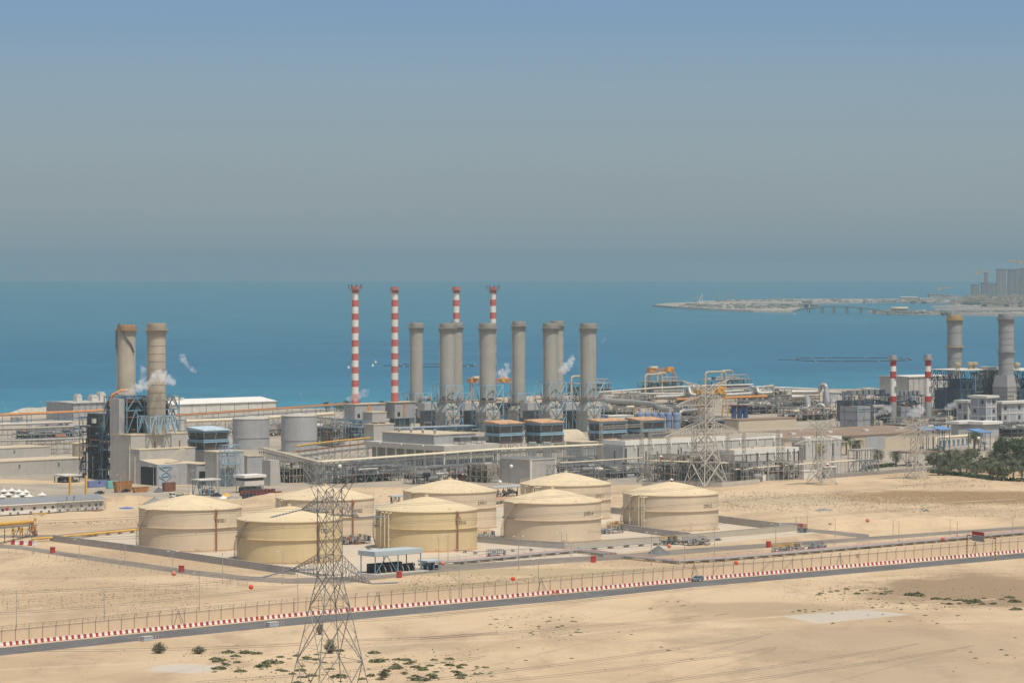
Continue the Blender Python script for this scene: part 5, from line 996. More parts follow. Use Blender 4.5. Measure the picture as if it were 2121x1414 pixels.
canopy(2030, 934, 2005, 2052, 895, 'bright blue canopy alone in front of the offices', m_cblue, m_blued, .6, eq=8, seed=73, slope=1.5, group='bright blue canopies')
big_pipe('yellow_header', 'dusty yellow header pipe over a row of blue pumps', [(1938, 920, 1830), (1940, 906, 1830), (2008, 902, 1845), (2010, 916, 1850)], .8, m_cream, group='header pipes')
for k in range(7):
    O = G(1948 + k * 9.3, 926 - k * .8); t = thing('blue_pump', 'blue pump in the row under the dusty yellow header pipe', 'pump', O, 'blue pumps in a row'); mb = MB(); mb.lathe(O, [(1, 0), (1, .5), (.6, .6), (.6, 2.4), (.8, 2.6), (.8, 3.6), (.01, 3.9)], 12); mb.build('casing', m_blue, t, True); mb = MB(); mb.box(O + Vector((0, -.3, 4.1)), (.9, .9, .8)); mb.build('motor_cap', m_white, t)
# sheds by the palms
canopy(1890, 966, 1852, 1938, 936, 'low brown roofed car shelter on white posts between the palms', m_brown, m_white, .6, eq=6, seed=74)
wall_run('brick_wall', 'short red brown brick wall under the palms', [G(1922, 962), G(1938, 960)], 4.2, M('red_brown_brick', (.30, .15, .10), var=.2, scale=2))
house('gate_house', 'small pale gate house beside the brick wall', 'building', 1920, 950, 1915, 1938, 936, m_whited, m_whited)
rack('portal_frame', 'tall grey portal of pipes standing right of the white low wall', [G(1765, 978), G(1812, 975)], 10.5, 5, 4, [(-1, .3, .35, m_galv_warm), (1, .3, .35, m_galv_warm)], m_galv, .3, (1, .5), brace=.2)
house('transformer_box', 'white transformer cabinet at the foot of the first small pylon', 'cabinet', 1665, 993, 1658, 1690, 974, m_whited, m_whited); house('transformer_box', 'grey ribbed transformer between the feet of the first small pylon', 'cabinet', 1708, 990, 1700, 1732, 966, m_galv, m_whited)

for px, py, pl, pr, yt, sd_, lab in ((600, 1000, 575, 665, 955, 311, 'switchyard bay of upright steel beside the tapered slab'), (760, 990, 690, 850, 958, 312, 'switchyard bay of thin frames behind the cable bridge, left of the control building'), (1010, 1000, 935, 1034, 962, 313, 'switchyard bay of upright frames in front of the control building columns'), (1210, 985, 1152, 1250, 952, 314, 'switchyard bay of upright frames between the windowless hall and the long switch hall'), (1390, 1000, 1345, 1440, 945, 315, 'switchyard bay of upright frames left of the tall pylon'), (1535, 1000, 1505, 1580, 960, 316, 'switchyard bay of thin frames before the shorter switch hall')):
    process_unit(lab, px, py, pl, pr, yt, sd_, n=70, levels=3, col=(m_galv, m_galv_warm)[sd_ % 2], bays=9, name='switchyard_bay', group='switchyard bays', mats=[m_galv, m_galv, m_greyd, m_insul, m_whited, m_galv_warm, m_rust], depth=16, brace=.35)
# ================================================================== BUND WALLS AND TANK FARM PIPES
m_wall = M('grey_bund_wall', (.42, .395, .36), var=.1, streak=.15)
wall_run('bund_wall', 'long grey bund wall in front of the two leftmost tanks', [G(110, 1121), G(290, 1144), G(420, 1163), G(590, 1188), G(612, 1190)], 2.3, m_wall, group=None)
wall_run('bund_wall', 'low grey bund wall in front of the tank marked DF014, meeting the pipes', [G(985, 1122), G(1090, 1131), G(1168, 1136)], 2.2, m_wall)
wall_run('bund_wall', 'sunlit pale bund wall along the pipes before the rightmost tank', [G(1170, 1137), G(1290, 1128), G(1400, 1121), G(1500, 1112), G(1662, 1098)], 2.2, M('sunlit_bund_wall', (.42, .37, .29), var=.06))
wall_run('bund_wall', 'slanting grey bund wall between the tanks marked DF014 and DF012', [G(1268, 1094), G(1350, 1106), G(1430, 1116)], 2.2, m_wall)
wall_run('bund_wall', 'dark grey bund wall running away to the right of the rightmost tank', [G(1478, 1080), G(1540, 1088), G(1615, 1097), G(1662, 1098)], 2.6, m_wall)
wall_run('bund_wall', 'short grey bund wall seen in the gap left of the rightmost tank', [G(1255, 1062), G(1300, 1066)], 2.4, m_wall)
wall_run('bund_wall', 'pale bund wall at the back left behind the leftmost tank', [G(110, 1121), G(200, 1109), G(292, 1098)], .7, m_wall)
def ground_pipes(label, pts, n=3, r=.3, rail=True, mat=m_galv, group='ground pipelines by the tanks', sup=6):
    w = [G(*p) for p in pts]; t = thing('ground_pipeline', label, 'pipeline', w[0], group); mats = [m_silver, mat, m_galv_warm, m_redf]
    for k in range(n):
        mb = MB(); path = []
        for i, p in enumerate(w):
            d = (w[min(i + 1, len(w) - 1)] - w[max(i - 1, 0)]).normalized(); q = Vector((-d.y, d.x, 0)); path.append(p + q * (k * r * 3.2) + EZ * (.7 + r))
        mb.tube(path, r, 8); mb.build('pipe', mats[k % 4], t, True)
    sb = MB(); rb = MB()
    for a, b in zip(w, w[1:]):
        L = (b - a).length; d = (b - a) / L; q = Vector((-d.y, d.x, 0)); k = max(1, int(L / sup)); prev = None
        for i in range(k + 1):
            p = a + d * (L * i / k); sb = MB(); sb.par(p - q * .8 - d * .3, q * (n * r * 3.2 + .8), d * .6, EZ * .72); sb.build('sleeper', m_conc, t)
            e = p + q * (n * r * 3.2 + .6); rb.beam(e, e + EZ * 2.1, .05)
            if prev: rb.beam(prev + EZ * 2.1, e + EZ * 2.1, .05); rb.beam(prev + EZ * 1.5, e + EZ * 1.5, .04)
            prev = e
    if rail: rb.build('handrail', m_galv, t)
    return t
ground_pipes('grey pipes on sleepers running from the pump shelter past the tank marked X', [(880, 1172), (960, 1168), (1040, 1160), (1120, 1152), (1206, 1144)], 4, .32)
ground_pipes('bundle of grey pipes ending at the inner road below the tank marked DF014', [(1196, 1145), (1225, 1149), (1252, 1153)], 6, .3, False)
ground_pipes('bundle of grey pipes bending across below the small gravel cone', [(1292, 1157), (1340, 1162), (1405, 1168)], 4, .3, False)
ground_pipes('long grey pipes with a handrail running along the road to the right edge', [(1405, 1168), (1500, 1162), (1620, 1152), (1800, 1136), (1980, 1120), (2140, 1106)], 4, .34)
ground_pipes('pipes along the foot of the sunlit bund wall', [(1200, 1141), (1300, 1133), (1420, 1125), (1490, 1119)], 2, .28, False)
ground_pipes('thin red water pipe along the bund behind the pump shelter', [(700, 1128), (780, 1122), (985, 1147), (1100, 1140)], 1, .15, False, m_rust)
def valve_station(px, py, w, d, label, rail=m_yel, seed=1, n=26):
    O = G(px, py); t = thing('valve_station', label, 'valve station', O, 'valve stations among the tanks'); rg = random.Random(seed); mb = MB(); mb.g(O, 0, w, 0, d, 1.6, 1.75)
    frame(mb, O, span(0, w, 3), [0, d], [0, 1.7], .14, .5, rg, .1)
    for i in range(5): mb.par(O + ER * (w + i * .5) + EZ * (1.5 - i * .3), ER * .5, EL * 1.4, EZ * .08)
    mb.build('deck', M('grey_blue_steel', (.22, .27, .30), var=.15), t); mb = MB()
    ring = [O + ER * u + EL * v + EZ * 1.7 for u, v in [(u, 0) for u in span(0, w, 6)] + [(w, v) for v in span(0, d, 3)] + [(u, d) for u in span(w, 0, 6)] + [(0, v) for v in span(d, 0, 3)]]
    for a, b in zip(ring, ring[1:]): mb.beam(a, a + EZ * 1.3, .08); mb.beam(a + EZ * 1.3, b + EZ * 1.3, .08); mb.beam(a + EZ * .7, b + EZ * .7, .07)
    mb.build('railing', rail, t); clutter(t, O, 0, w, -2, d, .2, 1.8, n, seed, [m_galv, m_silver, m_greyd, m_galv_warm, m_rust], big=.4); return t
valve_station(1247, 1106, 9, 5, 'valve station with blue stairs and yellow railing right of the tank marked DF014', seed=801)
valve_station(1276, 1098, 6, 5, 'valve station with orange yellow railing at the foot of the rightmost tank', seed=802)
valve_station(1378, 1129, 7, 3, 'valve station with yellow railing at the end of the slanting bund wall', seed=803)
valve_station(1430, 1130, 8, 4, 'tangle of looped grey pipes before the rightmost tank', m_galv, seed=804, n=50)
valve_station(1612, 1146, 5, 3, 'pair of yellow painted valves beside the long pipes on the right', seed=805)
valve_station(1640, 1143, 5, 3, 'small valve group with yellow pieces, nearest the red cabinet on the right', seed=806)
valve_station(1678, 1141, 7, 3, 'grey pipe manifold beside the long pipes, right of the yellow valves', m_galv, seed=807, n=40)
valve_station(1660, 1103, 3, 2, 'small grey valve group with red handles at the corner of the right bund', m_red, seed=808, n=14)
valve_station(998, 1116, 5, 3, 'valve station with yellow railing and blue stair between two middle tanks', seed=809)
valve_station(715, 1128, 10, 5, 'tangle of grey blue pipes left of the yellow tank marked X', m_galv, seed=810, n=50)
valve_station(1020, 1157, 5, 3, 'small blue stair bridge over the pipes before the tank marked DF014', m_galv, seed=811, n=8)
t = canopy(777, 1190, 746, 873, 1142, 'open pump shelter with pale blue roof over black pumps beside the big pylon', M('pale_blue_roof_sheet', (.42, .47, .47), var=.06), m_blue, 1.5, eq=0, seed=82)[0]
O = G(777, 1190); Lr = along(O, ER, 873)
mb = MB()
for k in range(7): mb.g(O, 2 + k * Lr / 8, 3.4 + k * Lr / 8, 1.5, 3.8, .3, 2.6)
mb.g(O, 1, Lr * .75, 4, 5.5, .3, 3.2); mb.build('pump_block', m_black, t); mb = MB()
for k in range(7): pipe_run(mb, O, [(2.6 + k * Lr / 8, .6, .3), (2.6 + k * Lr / 8, .6, 1.2), (2.6 + k * Lr / 8, 2, 2.9)], .18, 6)
mb.build('delivery_pipe', m_galv, t); mb = MB(); mb.g(O, -1.5, Lr + 2, -1.5, 10, 0, .25); mb.build('floor_slab', m_conc_light, t)
canopy(886, 1181, 870, 913, 1161, 'lower open lean-to with pale roof at the right end of the pump shelter', M('pale_blue_roof_sheet', (.42, .47, .47)), m_blue, .5, eq=30, seed=83)
canopy(1022, 1030, 1012, 1082, 1008, 'pale blue roofed pipe shelter in the gap between two rear tanks', M('pale_blue_roof_sheet', (.42, .47, .47)), m_greyd, .6, eq=20, seed=84)
canopy(812, 1052, 808, 845, 1026, 'small pale blue roofed shelter on dark posts left of the tank marked DF011', M('pale_blue_roof_sheet', (.42, .47, .47)), m_greyd, .6, eq=4, seed=85)
ground_pipes('yellow and dark pipes passing between the tanks marked DF011 and DF013', [(1020, 1046), (1050, 1040), (1090, 1036)], 4, .5, False, m_yel)
# red cabinets
for px, py, lab in ((109, 1145, 'red hose cabinet by the inner road, leftmost one'), (376, 1184, 'red hose cabinet by the inner road in front of the long bund wall'), (827, 1196, 'red hose cabinet just in front of the open pump shelter'), (1229, 1164, 'red hose cabinet beside the bundle of grey pipes'), (1592, 1133, 'red hose cabinet near the yellow valves'), (1721, 1095, 'red hose cabinet at the side road on the right')):
    O = G(px, py); t = thing('hose_cabinet', lab, 'hose cabinet', O, 'red hose cabinets'); mb = MB(); mb.box(O + EZ * 1.0, (1.5, 1.0, 2.0), PHI); mb.build('case', m_red, t); mb = MB(); mb.box(O + EZ * 2.08, (1.7, 1.2, .16), PHI); mb.build('lid', m_redf, t); mb = MB(); mb.box(O + EZ * 1.05 - ER * .76, (.05, .8, 1.6), PHI); mb.build('door', m_redf, t)
# ================================================================== PERIMETER: barriers, wall, fences
road = [(-160, 1354.6), (0, 1338.6), (300, 1308.2), (600, 1277.4), (900, 1251.4), (1200, 1224.6), (1437, 1202.2), (1700, 1179.8), (1900, 1162.8), (2121, 1143.4), (2300, 1129)]
class Path:
    def __init__(s, pts):
        s.p = pts; s.l = [0]
        for a, b in zip(pts, pts[1:]): s.l.append(s.l[-1] + (b - a).length)
    def at(s, d):
        for i in range(len(s.p) - 1):
            if d <= s.l[i + 1] or i == len(s.p) - 2:
                a, b = s.p[i], s.p[i + 1]; v = (b - a).normalized(); return a + v * (d - s.l[i]), v
    def find(s, px):
        lo, hi = 0, s.l[-1]
        for _ in range(40):
            m = (lo + hi) / 2; q = s.at(m)[0]
            if CX + q.x * F / q.y < px: lo = m
            else: hi = m
        return lo
rp_ = Path([G(x, y) for x, y in road]); n_of = lambda v: Vector((-v.y, v.x, 0))
def barrier_mesh(w):
    mb = MB(); pr = [(-.30, 0), (.30, 0), (.30, .22), (.15, .55), (.11, 1.02), (-.11, 1.02), (-.15, .55), (-.30, .22)]; a, b = -w / 2, w / 2
    v = [(a, y, z) for y, z in pr] + [(b, y, z) for y, z in pr]; n = len(pr); mb.hull(v, [(i, (i + 1) % n, n + (i + 1) % n, n + i) for i in range(n)] + [tuple(range(n - 1, -1, -1)), tuple(range(n, 2 * n))]); return mb
m_bred = M('red_barrier_plastic', (.36, .035, .035), var=.25, scale=.35); m_bwhite = M('white_barrier_plastic', (.70, .66, .58), var=.12, scale=.35)
wr = barrier_mesh(.92); ww = barrier_mesh(1.10); s0 = rp_.find(-14); s1 = rp_.find(2135); pitch = 2.06; i = 0; s = s0; rest = [MB(), MB()]; base = [None, None]
GAPS = [rp_.find(x) for x in (538, 1153, 1678)]
while s < s1:
    for k in (0, 1):
        d = s + (0 if k == 0 else .93 / 2 + 1.12 / 2)
        if any(abs(d - gp_) < .9 for gp_ in GAPS) and k: continue
        p, v = rp_.at(d); q = p + n_of(v) * (.75 + rnd.uniform(-.07, .07)); ang = math.atan2(v.y, v.x) + rnd.uniform(-.05, .05)
        if i < 300:
            if base[k] is None:
                o = (wr, ww)[k].build('road_barrier', (m_bred, m_bwhite)[k]); base[k] = o
            else: o = base[k].copy(); COL.objects.link(o)
            o.location = q; o.rotation_euler = (0, 0, ang); tag(o, ('dull red plastic barrier block in the striped row along the road', 'white plastic barrier block in the striped row along the road')[k], 'road barrier', ('red barrier blocks along the road', 'white barrier blocks along the road')[k])
        else:
            m4 = Matrix.Translation(q) @ Matrix.Rotation(ang, 4, 'Z'); src = (wr, ww)[k]; rest[0].mat(k).hull([m4 @ Vector(x) for x in src.v], src.f)
        i += 1
    s += pitch
kind(rest[0].build('barrier_row', [m_bred, m_bwhite]), 'stuff')
# perimeter wall behind the barriers
ws = [rp_.at(d) for d in span(rp_.find(-40), rp_.find(2180), 60)]; wp = [p + n_of(v) * 6.0 for p, v in ws]
t = thing('perimeter_wall', 'long sand coloured boundary wall with curved top posts behind the striped barriers', 'wall', wp[0]); WH = 3.4; mb = MB()
for a, b in zip(wp, wp[1:]): d = (b - a).normalized(); n = n_of(d) * .25; mb.par(a, b - a, n, EZ * WH)
mb.build('wall_panel', M('sand_coloured_wall', (.66, .51, .345), var=.05, scale=.3), t)
mb = MB()
for a, b in zip(wp, wp[1:]): d = (b - a).normalized(); n = n_of(d) * .35; mb.par(a - n * .2 + EZ * WH, b - a, n, EZ * .12)
mb.build('coping', M('pale_coping', (.62, .50, .36)), t)
wpath = Path(wp); n_posts = 99; pm = MB(); pm.tube([Vector((0, -.1, 0)), Vector((0, -.1, WH + .2)), Vector((0, -.25, WH + .8)), Vector((0, -.75, WH + 1.25))], .065, 5); pm0 = pm.build('post', M('dusty_post_steel', (.22, .19, .155), var=.15), t, at=(0, 0, 0)); pm0.parent = t
for k in range(n_posts):
    o = pm0 if k == 0 else pm0.copy()
    if k: COL.objects.link(o); o.parent = t
    p, v = wpath.at(wpath.l[-1] * (k + .5) / n_posts); o.location = p - Vector(t.location); o.rotation_euler = (0, 0, math.atan2(v.y, v.x))
mb = MB()
for z, oo in ((WH + .5, -.2), (WH + .85, -.4), (WH + 1.2, -.7)): mb.tube([p + n_of((wp[min(i + 1, len(wp) - 1)] - wp[max(i - 1, 0)]).normalized()) * oo + EZ * z for i, p in enumerate(wp)], .022, 3)
mb.build('barbed_wire', m_wire, t)
for x in (368, 780, 1120, 1437, 1738, 2018):      # braced posts
    p, v = wpath.at(wpath.find(x)); mb = MB(); mb.beam(p - v * 1.8 - n_of(v) * .5, p + EZ * (WH + 1) - n_of(v) * .3, .07); mb.beam(p + v * 1.8 - n_of(v) * .5, p + EZ * (WH + 1) - n_of(v) * .3, .07); mb.build('post_brace', m_greyd, t)
def fence(label, pts, h=2.4, step=4.0, mat=m_galv_warm, r=.06):
    pa = Path([G(*p) for p in pts]); t = thing('wire_fence', label, 'fence', pa.p[0], 'wire mesh fences on the sand'); n = min(99, int(pa.l[-1] / step)); first_ = None
    for k in range(n + 1):
        p, v = pa.at(pa.l[-1] * k / n)
        if first_ is None: mb = MB(); mb.beam((0, 0, 0), (0, 0, h), r, 5); first_ = mb.build('post', mat, t, at=(0, 0, 0)); first_.parent = t; o = first_
        else: o = first_.copy(); COL.objects.link(o); o.parent = t
        o.location = p - Vector(t.location)
    mb = MB()
    for z in (.3, h * .35, h * .7, h): mb.tube([p + EZ * z for p in pa.p], .018 if z < h else .03, 3)
    mb.build('wire', m_wire, t)
fence('wire fence crossing the open sand before the inner road', [(-30, 1267), (0, 1264), (260, 1238), (512, 1215)], 2.4, 4)
fence('wire fence following the inner road down past the long bund wall', [(17, 1146), (150, 1162), (300, 1183), (420, 1201), (512, 1215)], 2.2, 5)
fence('second wire fence just behind the boundary wall', [(-30, 1314), (200, 1292), (400, 1272), (600, 1253), (900, 1228), (1200, 1204), (1500, 1181), (1800, 1157), (2121, 1131)], 2.0, 4.2)
# lamp posts and poles
ordn = ['first', 'second', 'third', 'fourth', 'fifth', 'sixth', 'seventh', 'eighth', 'ninth', 'tenth', 'eleventh', 'twelfth', 'thirteenth', 'fourteenth', 'fifteenth', 'sixteenth', 'seventeenth', 'eighteenth', 'nineteenth', 'twentieth']
for k, (px, y0, y1) in enumerate(((34, 1225, 1308), (70, 1105, 1146), (164, 1118, 1158), (216, 1222, 1310), (259, 1126, 1168), (358, 1143, 1185), (413, 1188, 1270), (461, 1145, 1198), (586, 1143, 1209), (617, 1178, 1272), (909, 1113, 1192), (928, 1110, 1189), (951, 1150, 1245), (1074, 1112, 1180), (1115, 1160, 1225), (1183, 1128, 1162))):
    s_ = 7000 / DY(y1); lamp_post(px, y1, (y1 - y0) / s_, 1 + k % 2, 'lamp_post', 'thin pale lamp post, %s from the left of those before the road' % ordn[k], 'thin lamp posts in front of and among the tanks')
for k, (px, y0, y1) in enumerate(((1163, 1103, 1126), (1174, 1100, 1126), (1349, 1104, 1170), (1418, 1116, 1186), (1431, 1083, 1108), (1480, 1088, 1146), (1607, 1086, 1133), (1649, 1068, 1098), (1672, 1066, 1100), (1730, 1074, 1125), (1850, 1077, 1116), (1862, 1080, 1120), (1968, 1076, 1108), (1983, 1080, 1110), (2098, 1072, 1108))):
    s_ = 7000 / DY(y1); lamp_post(px, y1, (y1 - y0) / s_, 1 + (k + 1) % 2, 'lamp_post', 'thin pale lamp post, %s from the left of those right of the tank X' % ordn[k], 'thin lamp posts in front of and among the tanks')
for k, (px, y0, y1) in enumerate(((10, 834, 858), (89, 832, 858), (553, 818, 852), (625, 816, 848), (683, 817, 846), (745, 822, 850), (1583, 790, 812), (1655, 787, 812), (1713, 786, 812), (1778, 783, 812), (1835, 780, 812), (1252, 955, 990), (1886, 775, 812), (1947, 772, 815))):
    s_ = 7000 / DY(y1); lamp_post(px, y1, (y1 - y0) / s_, 1, 'lamp_post', 'street lamp standing against the sea, %s from the left along the shore' % ordn[k] if k != 11 else 'street lamp before the dark end of the long switch hall', 'street lamps along the shore')
for k, (px, y0, y1) in enumerate(((250, 984, 1021), (318, 966, 1006), (372, 972, 1004), (391, 978, 1018), (406, 975, 1018), (1549, 950, 1000), (2034, 905, 945), (1737, 905, 945))):
    s_ = 7000 / DY(y1); lamp_post(px, y1, (y1 - y0) / s_, 1, 'lamp_post', 'street lamp in the plant yard, %s from the left' % ordn[k], 'street lamps in the plant yard')
# ================================================================== LEFT YARD: pipe gate, prefab, tents, containers
O = G(5, 1126); t = thing('pipe_gate', 'orange yellow pipe bridge on black and yellow posts at the left edge', 'pipe bridge', O)
a, b = P(-40, 1089, O.y - 25), P(64, 1080, O.y + 30); mb = MB(); mb.tube([a, b], .75, 12); mb.build('pipe', m_yel, t, True)
mb = MB(); dd = (b - a).normalized(); nn = n_of(dd)
for k in (-1.6, 1.6): mb.beam(a + nn * k - EZ * 1.2, b + nn * k + dd * 3 - EZ * 1.2, .25)
mb.beam(a - nn * 1.6 - EZ * 1.2, a + nn * 1.6 - EZ * 1.2, .2); mb.build('beam', m_galv, t)
m_stripe = [m_yel, m_black]
def striped_post(mb, p, h, n=10, r=.2):
    for i in range(n): mb.mat(i % 2).beam(p + EZ * (h * i / n), p + EZ * (h * (i + 1) / n), r)
for x in (10, 28, 48, 80):
    f_ = (x + 40) / 104; c = a.lerp(b, min(1.1, f_)); mb = MB(); striped_post(mb, Vector((c.x, c.y - 2, 0)), c.z - 1, 10, .22); mb.build('post', m_stripe, t)
mb = MB(); c = b; mb.tube([c, c + dd * 1.5 - EZ * .4, c + dd * 2 - EZ * 2, c + dd * 2 - EZ * (c.z - 2.2), c + dd * 3.5 - EZ * (c.z - 1.2), c + dd * 6 - EZ * (c.z - 1.1)], .7, 10); mb.build('drop_pipe', m_org, t, True)
clutter(t, Vector((b.x - 6, b.y - 2, 0)), 0, 9, -3, 3, .2, 6, 20, 821, [m_redf, m_rust, m_galv, m_yel], big=.5)
ground_pipes('bright yellow orange pipe along the ground to the leftmost tank', [(66, 1122), (110, 1119), (200, 1110), (300, 1101)], 1, .42, False, m_yel)
for o in list(bpy.data.objects):
    if o.name.startswith('ground_pipeline') and o.get('label', '').startswith('bright yellow'):
        for c_ in o.children:
            if c_.name.startswith('pipe'): c_.data.materials[0] = m_yel
for k in range(6):
    p = G(27 + k * 9, 1127 + k * .6); o = base[k % 2].copy(); COL.objects.link(o); o.location = p; o.rotation_euler = (0, 0, -.35); o.scale = (1.5, 1.5, 1.5); tag(o, ('large red block in the short row under the pipe bridge', 'large white block in the short row under the pipe bridge')[k % 2], 'road barrier', ('large red blocks under the pipe bridge', 'large white blocks under the pipe bridge')[k % 2])
# prefab office
O = G(100, 1063); Lm, Lr = along(O, ER, -40), along(O, ER, 214.5); hw = Zat(1038, O.y); t = thing('site_office', 'long white prefab site office with grey roof and a row of small windows', 'site office', O)
mb = MB(); mb.g(O, Lm, Lr, 0, 9, .5, hw); mb.build('wall', m_white, t); mb = MB(); rf = [(-.9, hw - .3), (4.5, hw + 1.5), (9.9, hw - .3)]
for (v0, z0), (v1, z1) in zip(rf, rf[1:]): mb.par(O + ER * (Lm - .4) + EL * v0 + EZ * z0, ER * (Lr - Lm + .8), EL * (v1 - v0) + EZ * (z1 - z0), EZ * .2)
mb.build('roof', M('slate_grey_roof', (.22, .225, .23), var=.06), t); mb = MB(); mb.g(O, Lm, Lr, .1, 8.8, 0, .5); mb.build('plinth', m_greyd, t)
mb = MB(); mb.g(O, Lm, Lr, -.95, -.85, hw - .75, hw - .28); mb.build('eaves_board', m_white, t)
for k, x in enumerate((5.5, 29, 45, 71, 93, 109, 131, 147, 169, 185, 199, 208)):
    u = along(O, ER, x); mb = MB(); mb.g(O, u - .75, u + .75, -.08, .02, hw * .38, hw * .38 + 1.25); fr_ = mb.build('window', m_white, t); mb = MB(); mb.g(O, u - .6, u + .6, -.12, -.06, hw * .38 + .12, hw * .38 + 1.1); g_ = mb.build('pane', m_glass, fr_, at=tuple(O)); 
    mb = MB(); mb.g(O, u - 2.2, u - 1.5, -.5, -.05, .7, 1.3); mb.build('cooling_unit', m_greyd, t)
mb = MB(); frame(mb, O - EL * 1.6, span(Lr * .15, Lr, 12), [0, 1.2], [0, hw * .55, hw], .05, .4, random.Random(9), .04); mb.build('scaffold', m_galv, t)
for k in range(2): mb = MB(); u = along(O, ER, (62, 178)[k]); mb.g(O, u, u + 6, -3.2, -1.8, .2, .5); p_ = mb.build('timber_stack', m_yel if k == 0 else m_rust); tag(p_, ('yellow planks lying before the prefab office', 'brown boards lying before the prefab office')[k], 'planks')
def person(foot, label, facing=0.0, pose=0, cloth=(.05, .06, .09), h=1.76):
    t = thing('person', label, 'person', foot); s = h / 1.76; J = {'pel': (0, 0, .95), 'sp': (0, 0, 1.2), 'ch': (0, .0, 1.42), 'nk': (0, -.01, 1.54), 'hd': (0, -.02, 1.64), 'top': (0, -.01, 1.75), 'lh': (.1, 0, .92), 'lk': (.12, -.05 - .1 * pose, .5), 'la': (.12, .03, .08), 'lt': (.13, -.15, .03), 'rh': (-.1, 0, .92), 'rk': (-.13, .0, .5), 'ra': (-.14, .08 + .1 * pose, .08), 'rt': (-.14, -.1, .03), 'ls': (.2, 0, 1.42), 'le': (.27, -.08 - .15 * pose, 1.15), 'lw': (.24, -.28, 1.0 + .2 * pose), 'lf': (.23, -.36, .97 + .22 * pose), 'rs': (-.2, 0, 1.42), 're': (-.26, .02, 1.14), 'rw': (-.25, -.12, .9), 'rf': (-.25, -.16, .82)}
    R_ = {'pel': .14, 'sp': .13, 'ch': .16, 'nk': .065, 'hd': .105, 'top': .07, 'lh': .1, 'rh': .1, 'lk': .07, 'rk': .07, 'la': .05, 'ra': .05, 'lt': .045, 'rt': .045, 'ls': .075, 'rs': .075, 'le': .05, 're': .05, 'lw': .038, 'rw': .038, 'lf': .04, 'rf': .04}
    Ed = [('pel', 'sp'), ('sp', 'ch'), ('ch', 'nk'), ('nk', 'hd'), ('hd', 'top'), ('pel', 'lh'), ('lh', 'lk'), ('lk', 'la'), ('la', 'lt'), ('pel', 'rh'), ('rh', 'rk'), ('rk', 'ra'), ('ra', 'rt'), ('ch', 'ls'), ('ls', 'le'), ('le', 'lw'), ('lw', 'lf'), ('ch', 'rs'), ('rs', 're'), ('re', 'rw'), ('rw', 'rf')]
    ks = list(J); me = bpy.data.meshes.new('body'); me.from_pydata([tuple(c * s for c in J[k]) for k in ks], [(ks.index(a), ks.index(b)) for a, b in Ed], []); ob = bpy.data.objects.new('body', me); COL.objects.link(ob); md = ob.modifiers.new('skin', 'SKIN')
    for i, k in enumerate(ks): me.skin_vertices[0].data[i].radius = (R_[k] * s,) * 2; me.skin_vertices[0].data[i].use_root = (k == 'pel')
    ob.modifiers.new('sub', 'SUBSURF').levels = 1; dg = bpy.context.evaluated_depsgraph_get(); dg.update(); m2 = bpy.data.meshes.new_from_object(ob.evaluated_get(dg)); bpy.data.objects.remove(ob)
    m2.materials.clear(); m2.materials.append(M('dark_work_clothes_%d' % pose, cloth)); m2.materials.append(M('skin_tone', (.25, .14, .09))); 
    for p in m2.polygons:
        if p.center.z > 1.55 * s or (p.center.y < -.2 and .8 < p.center.z < 1.3): p.material_index = 1
        p.use_smooth = True
    b = bpy.data.objects.new('body', m2); COL.objects.link(b); b.parent = t; mb = MB(); mb.lathe((0, -.015 * s, 1.68 * s), [(.15, 0), (.14, .02), (.115, .05), (.08, .1), (.01, .125)], 12); mb.build('helmet', m_yel if pose else m_white, t, True); t.rotation_euler = (0, 0, facing); return t
u = along(O, ER, 137); person(O + ER * u - EL * .5 + EZ * (hw + .06), 'person in dark work clothes stooping on the prefab roof edge, left of two', 2.2, 1, (.03, .035, .05))
u = along(O, ER, 152); person(O + ER * u - EL * .5 + EZ * (hw + .06), 'person in dark work clothes standing on the prefab roof edge, right of two', 4.0, 0, (.05, .04, .035))
# white peaked tents
def tent():
    t = thing('peaked_tent', '', 'tent', (0, 0, 0)); mb = MB(); n = 12; pr = [(2.7, 2.3), (2.2, 2.55), (1.5, 2.95), (.8, 3.6), (.35, 4.4), (.06, 5.2)]; mb.lathe((0, 0, 0), pr, 4, math.pi / 4, math.pi / 4 + 2 * math.pi, cap=False); mb.build('canopy', m_white, t)
    mb = MB()
    for x in (-1.85, 1.85):
        for y in (-1.85, 1.85): mb.beam((x, y, 0), (x, y, 2.35), .06)
    mb.build('pole_frame', m_galv, t); mb = MB(); mb.box((0, 0, .55), (2.2, 1.2, 1.1)); mb.build('stored_goods', m_greyd, t); return t
tn = tent()
for k, (x, y) in enumerate(((8, 1022), (24, 1021), (39, 1023), (53, 1024), (4, 1034), (33, 1034), (60, 1033), (87, 1030), (-12, 1026), (17, 1029), (46, 1029))):
    o = tn if k == 0 else dup(tn); o.location = G(x, y); o.scale = (.85, .85, .5); o.rotation_euler = (0, 0, PHI + rnd.uniform(-.1, .1)); o['label'] = 'small white tent with a pointed peak in the cluster behind the prefab office'; o['group'] = 'white peaked tents'
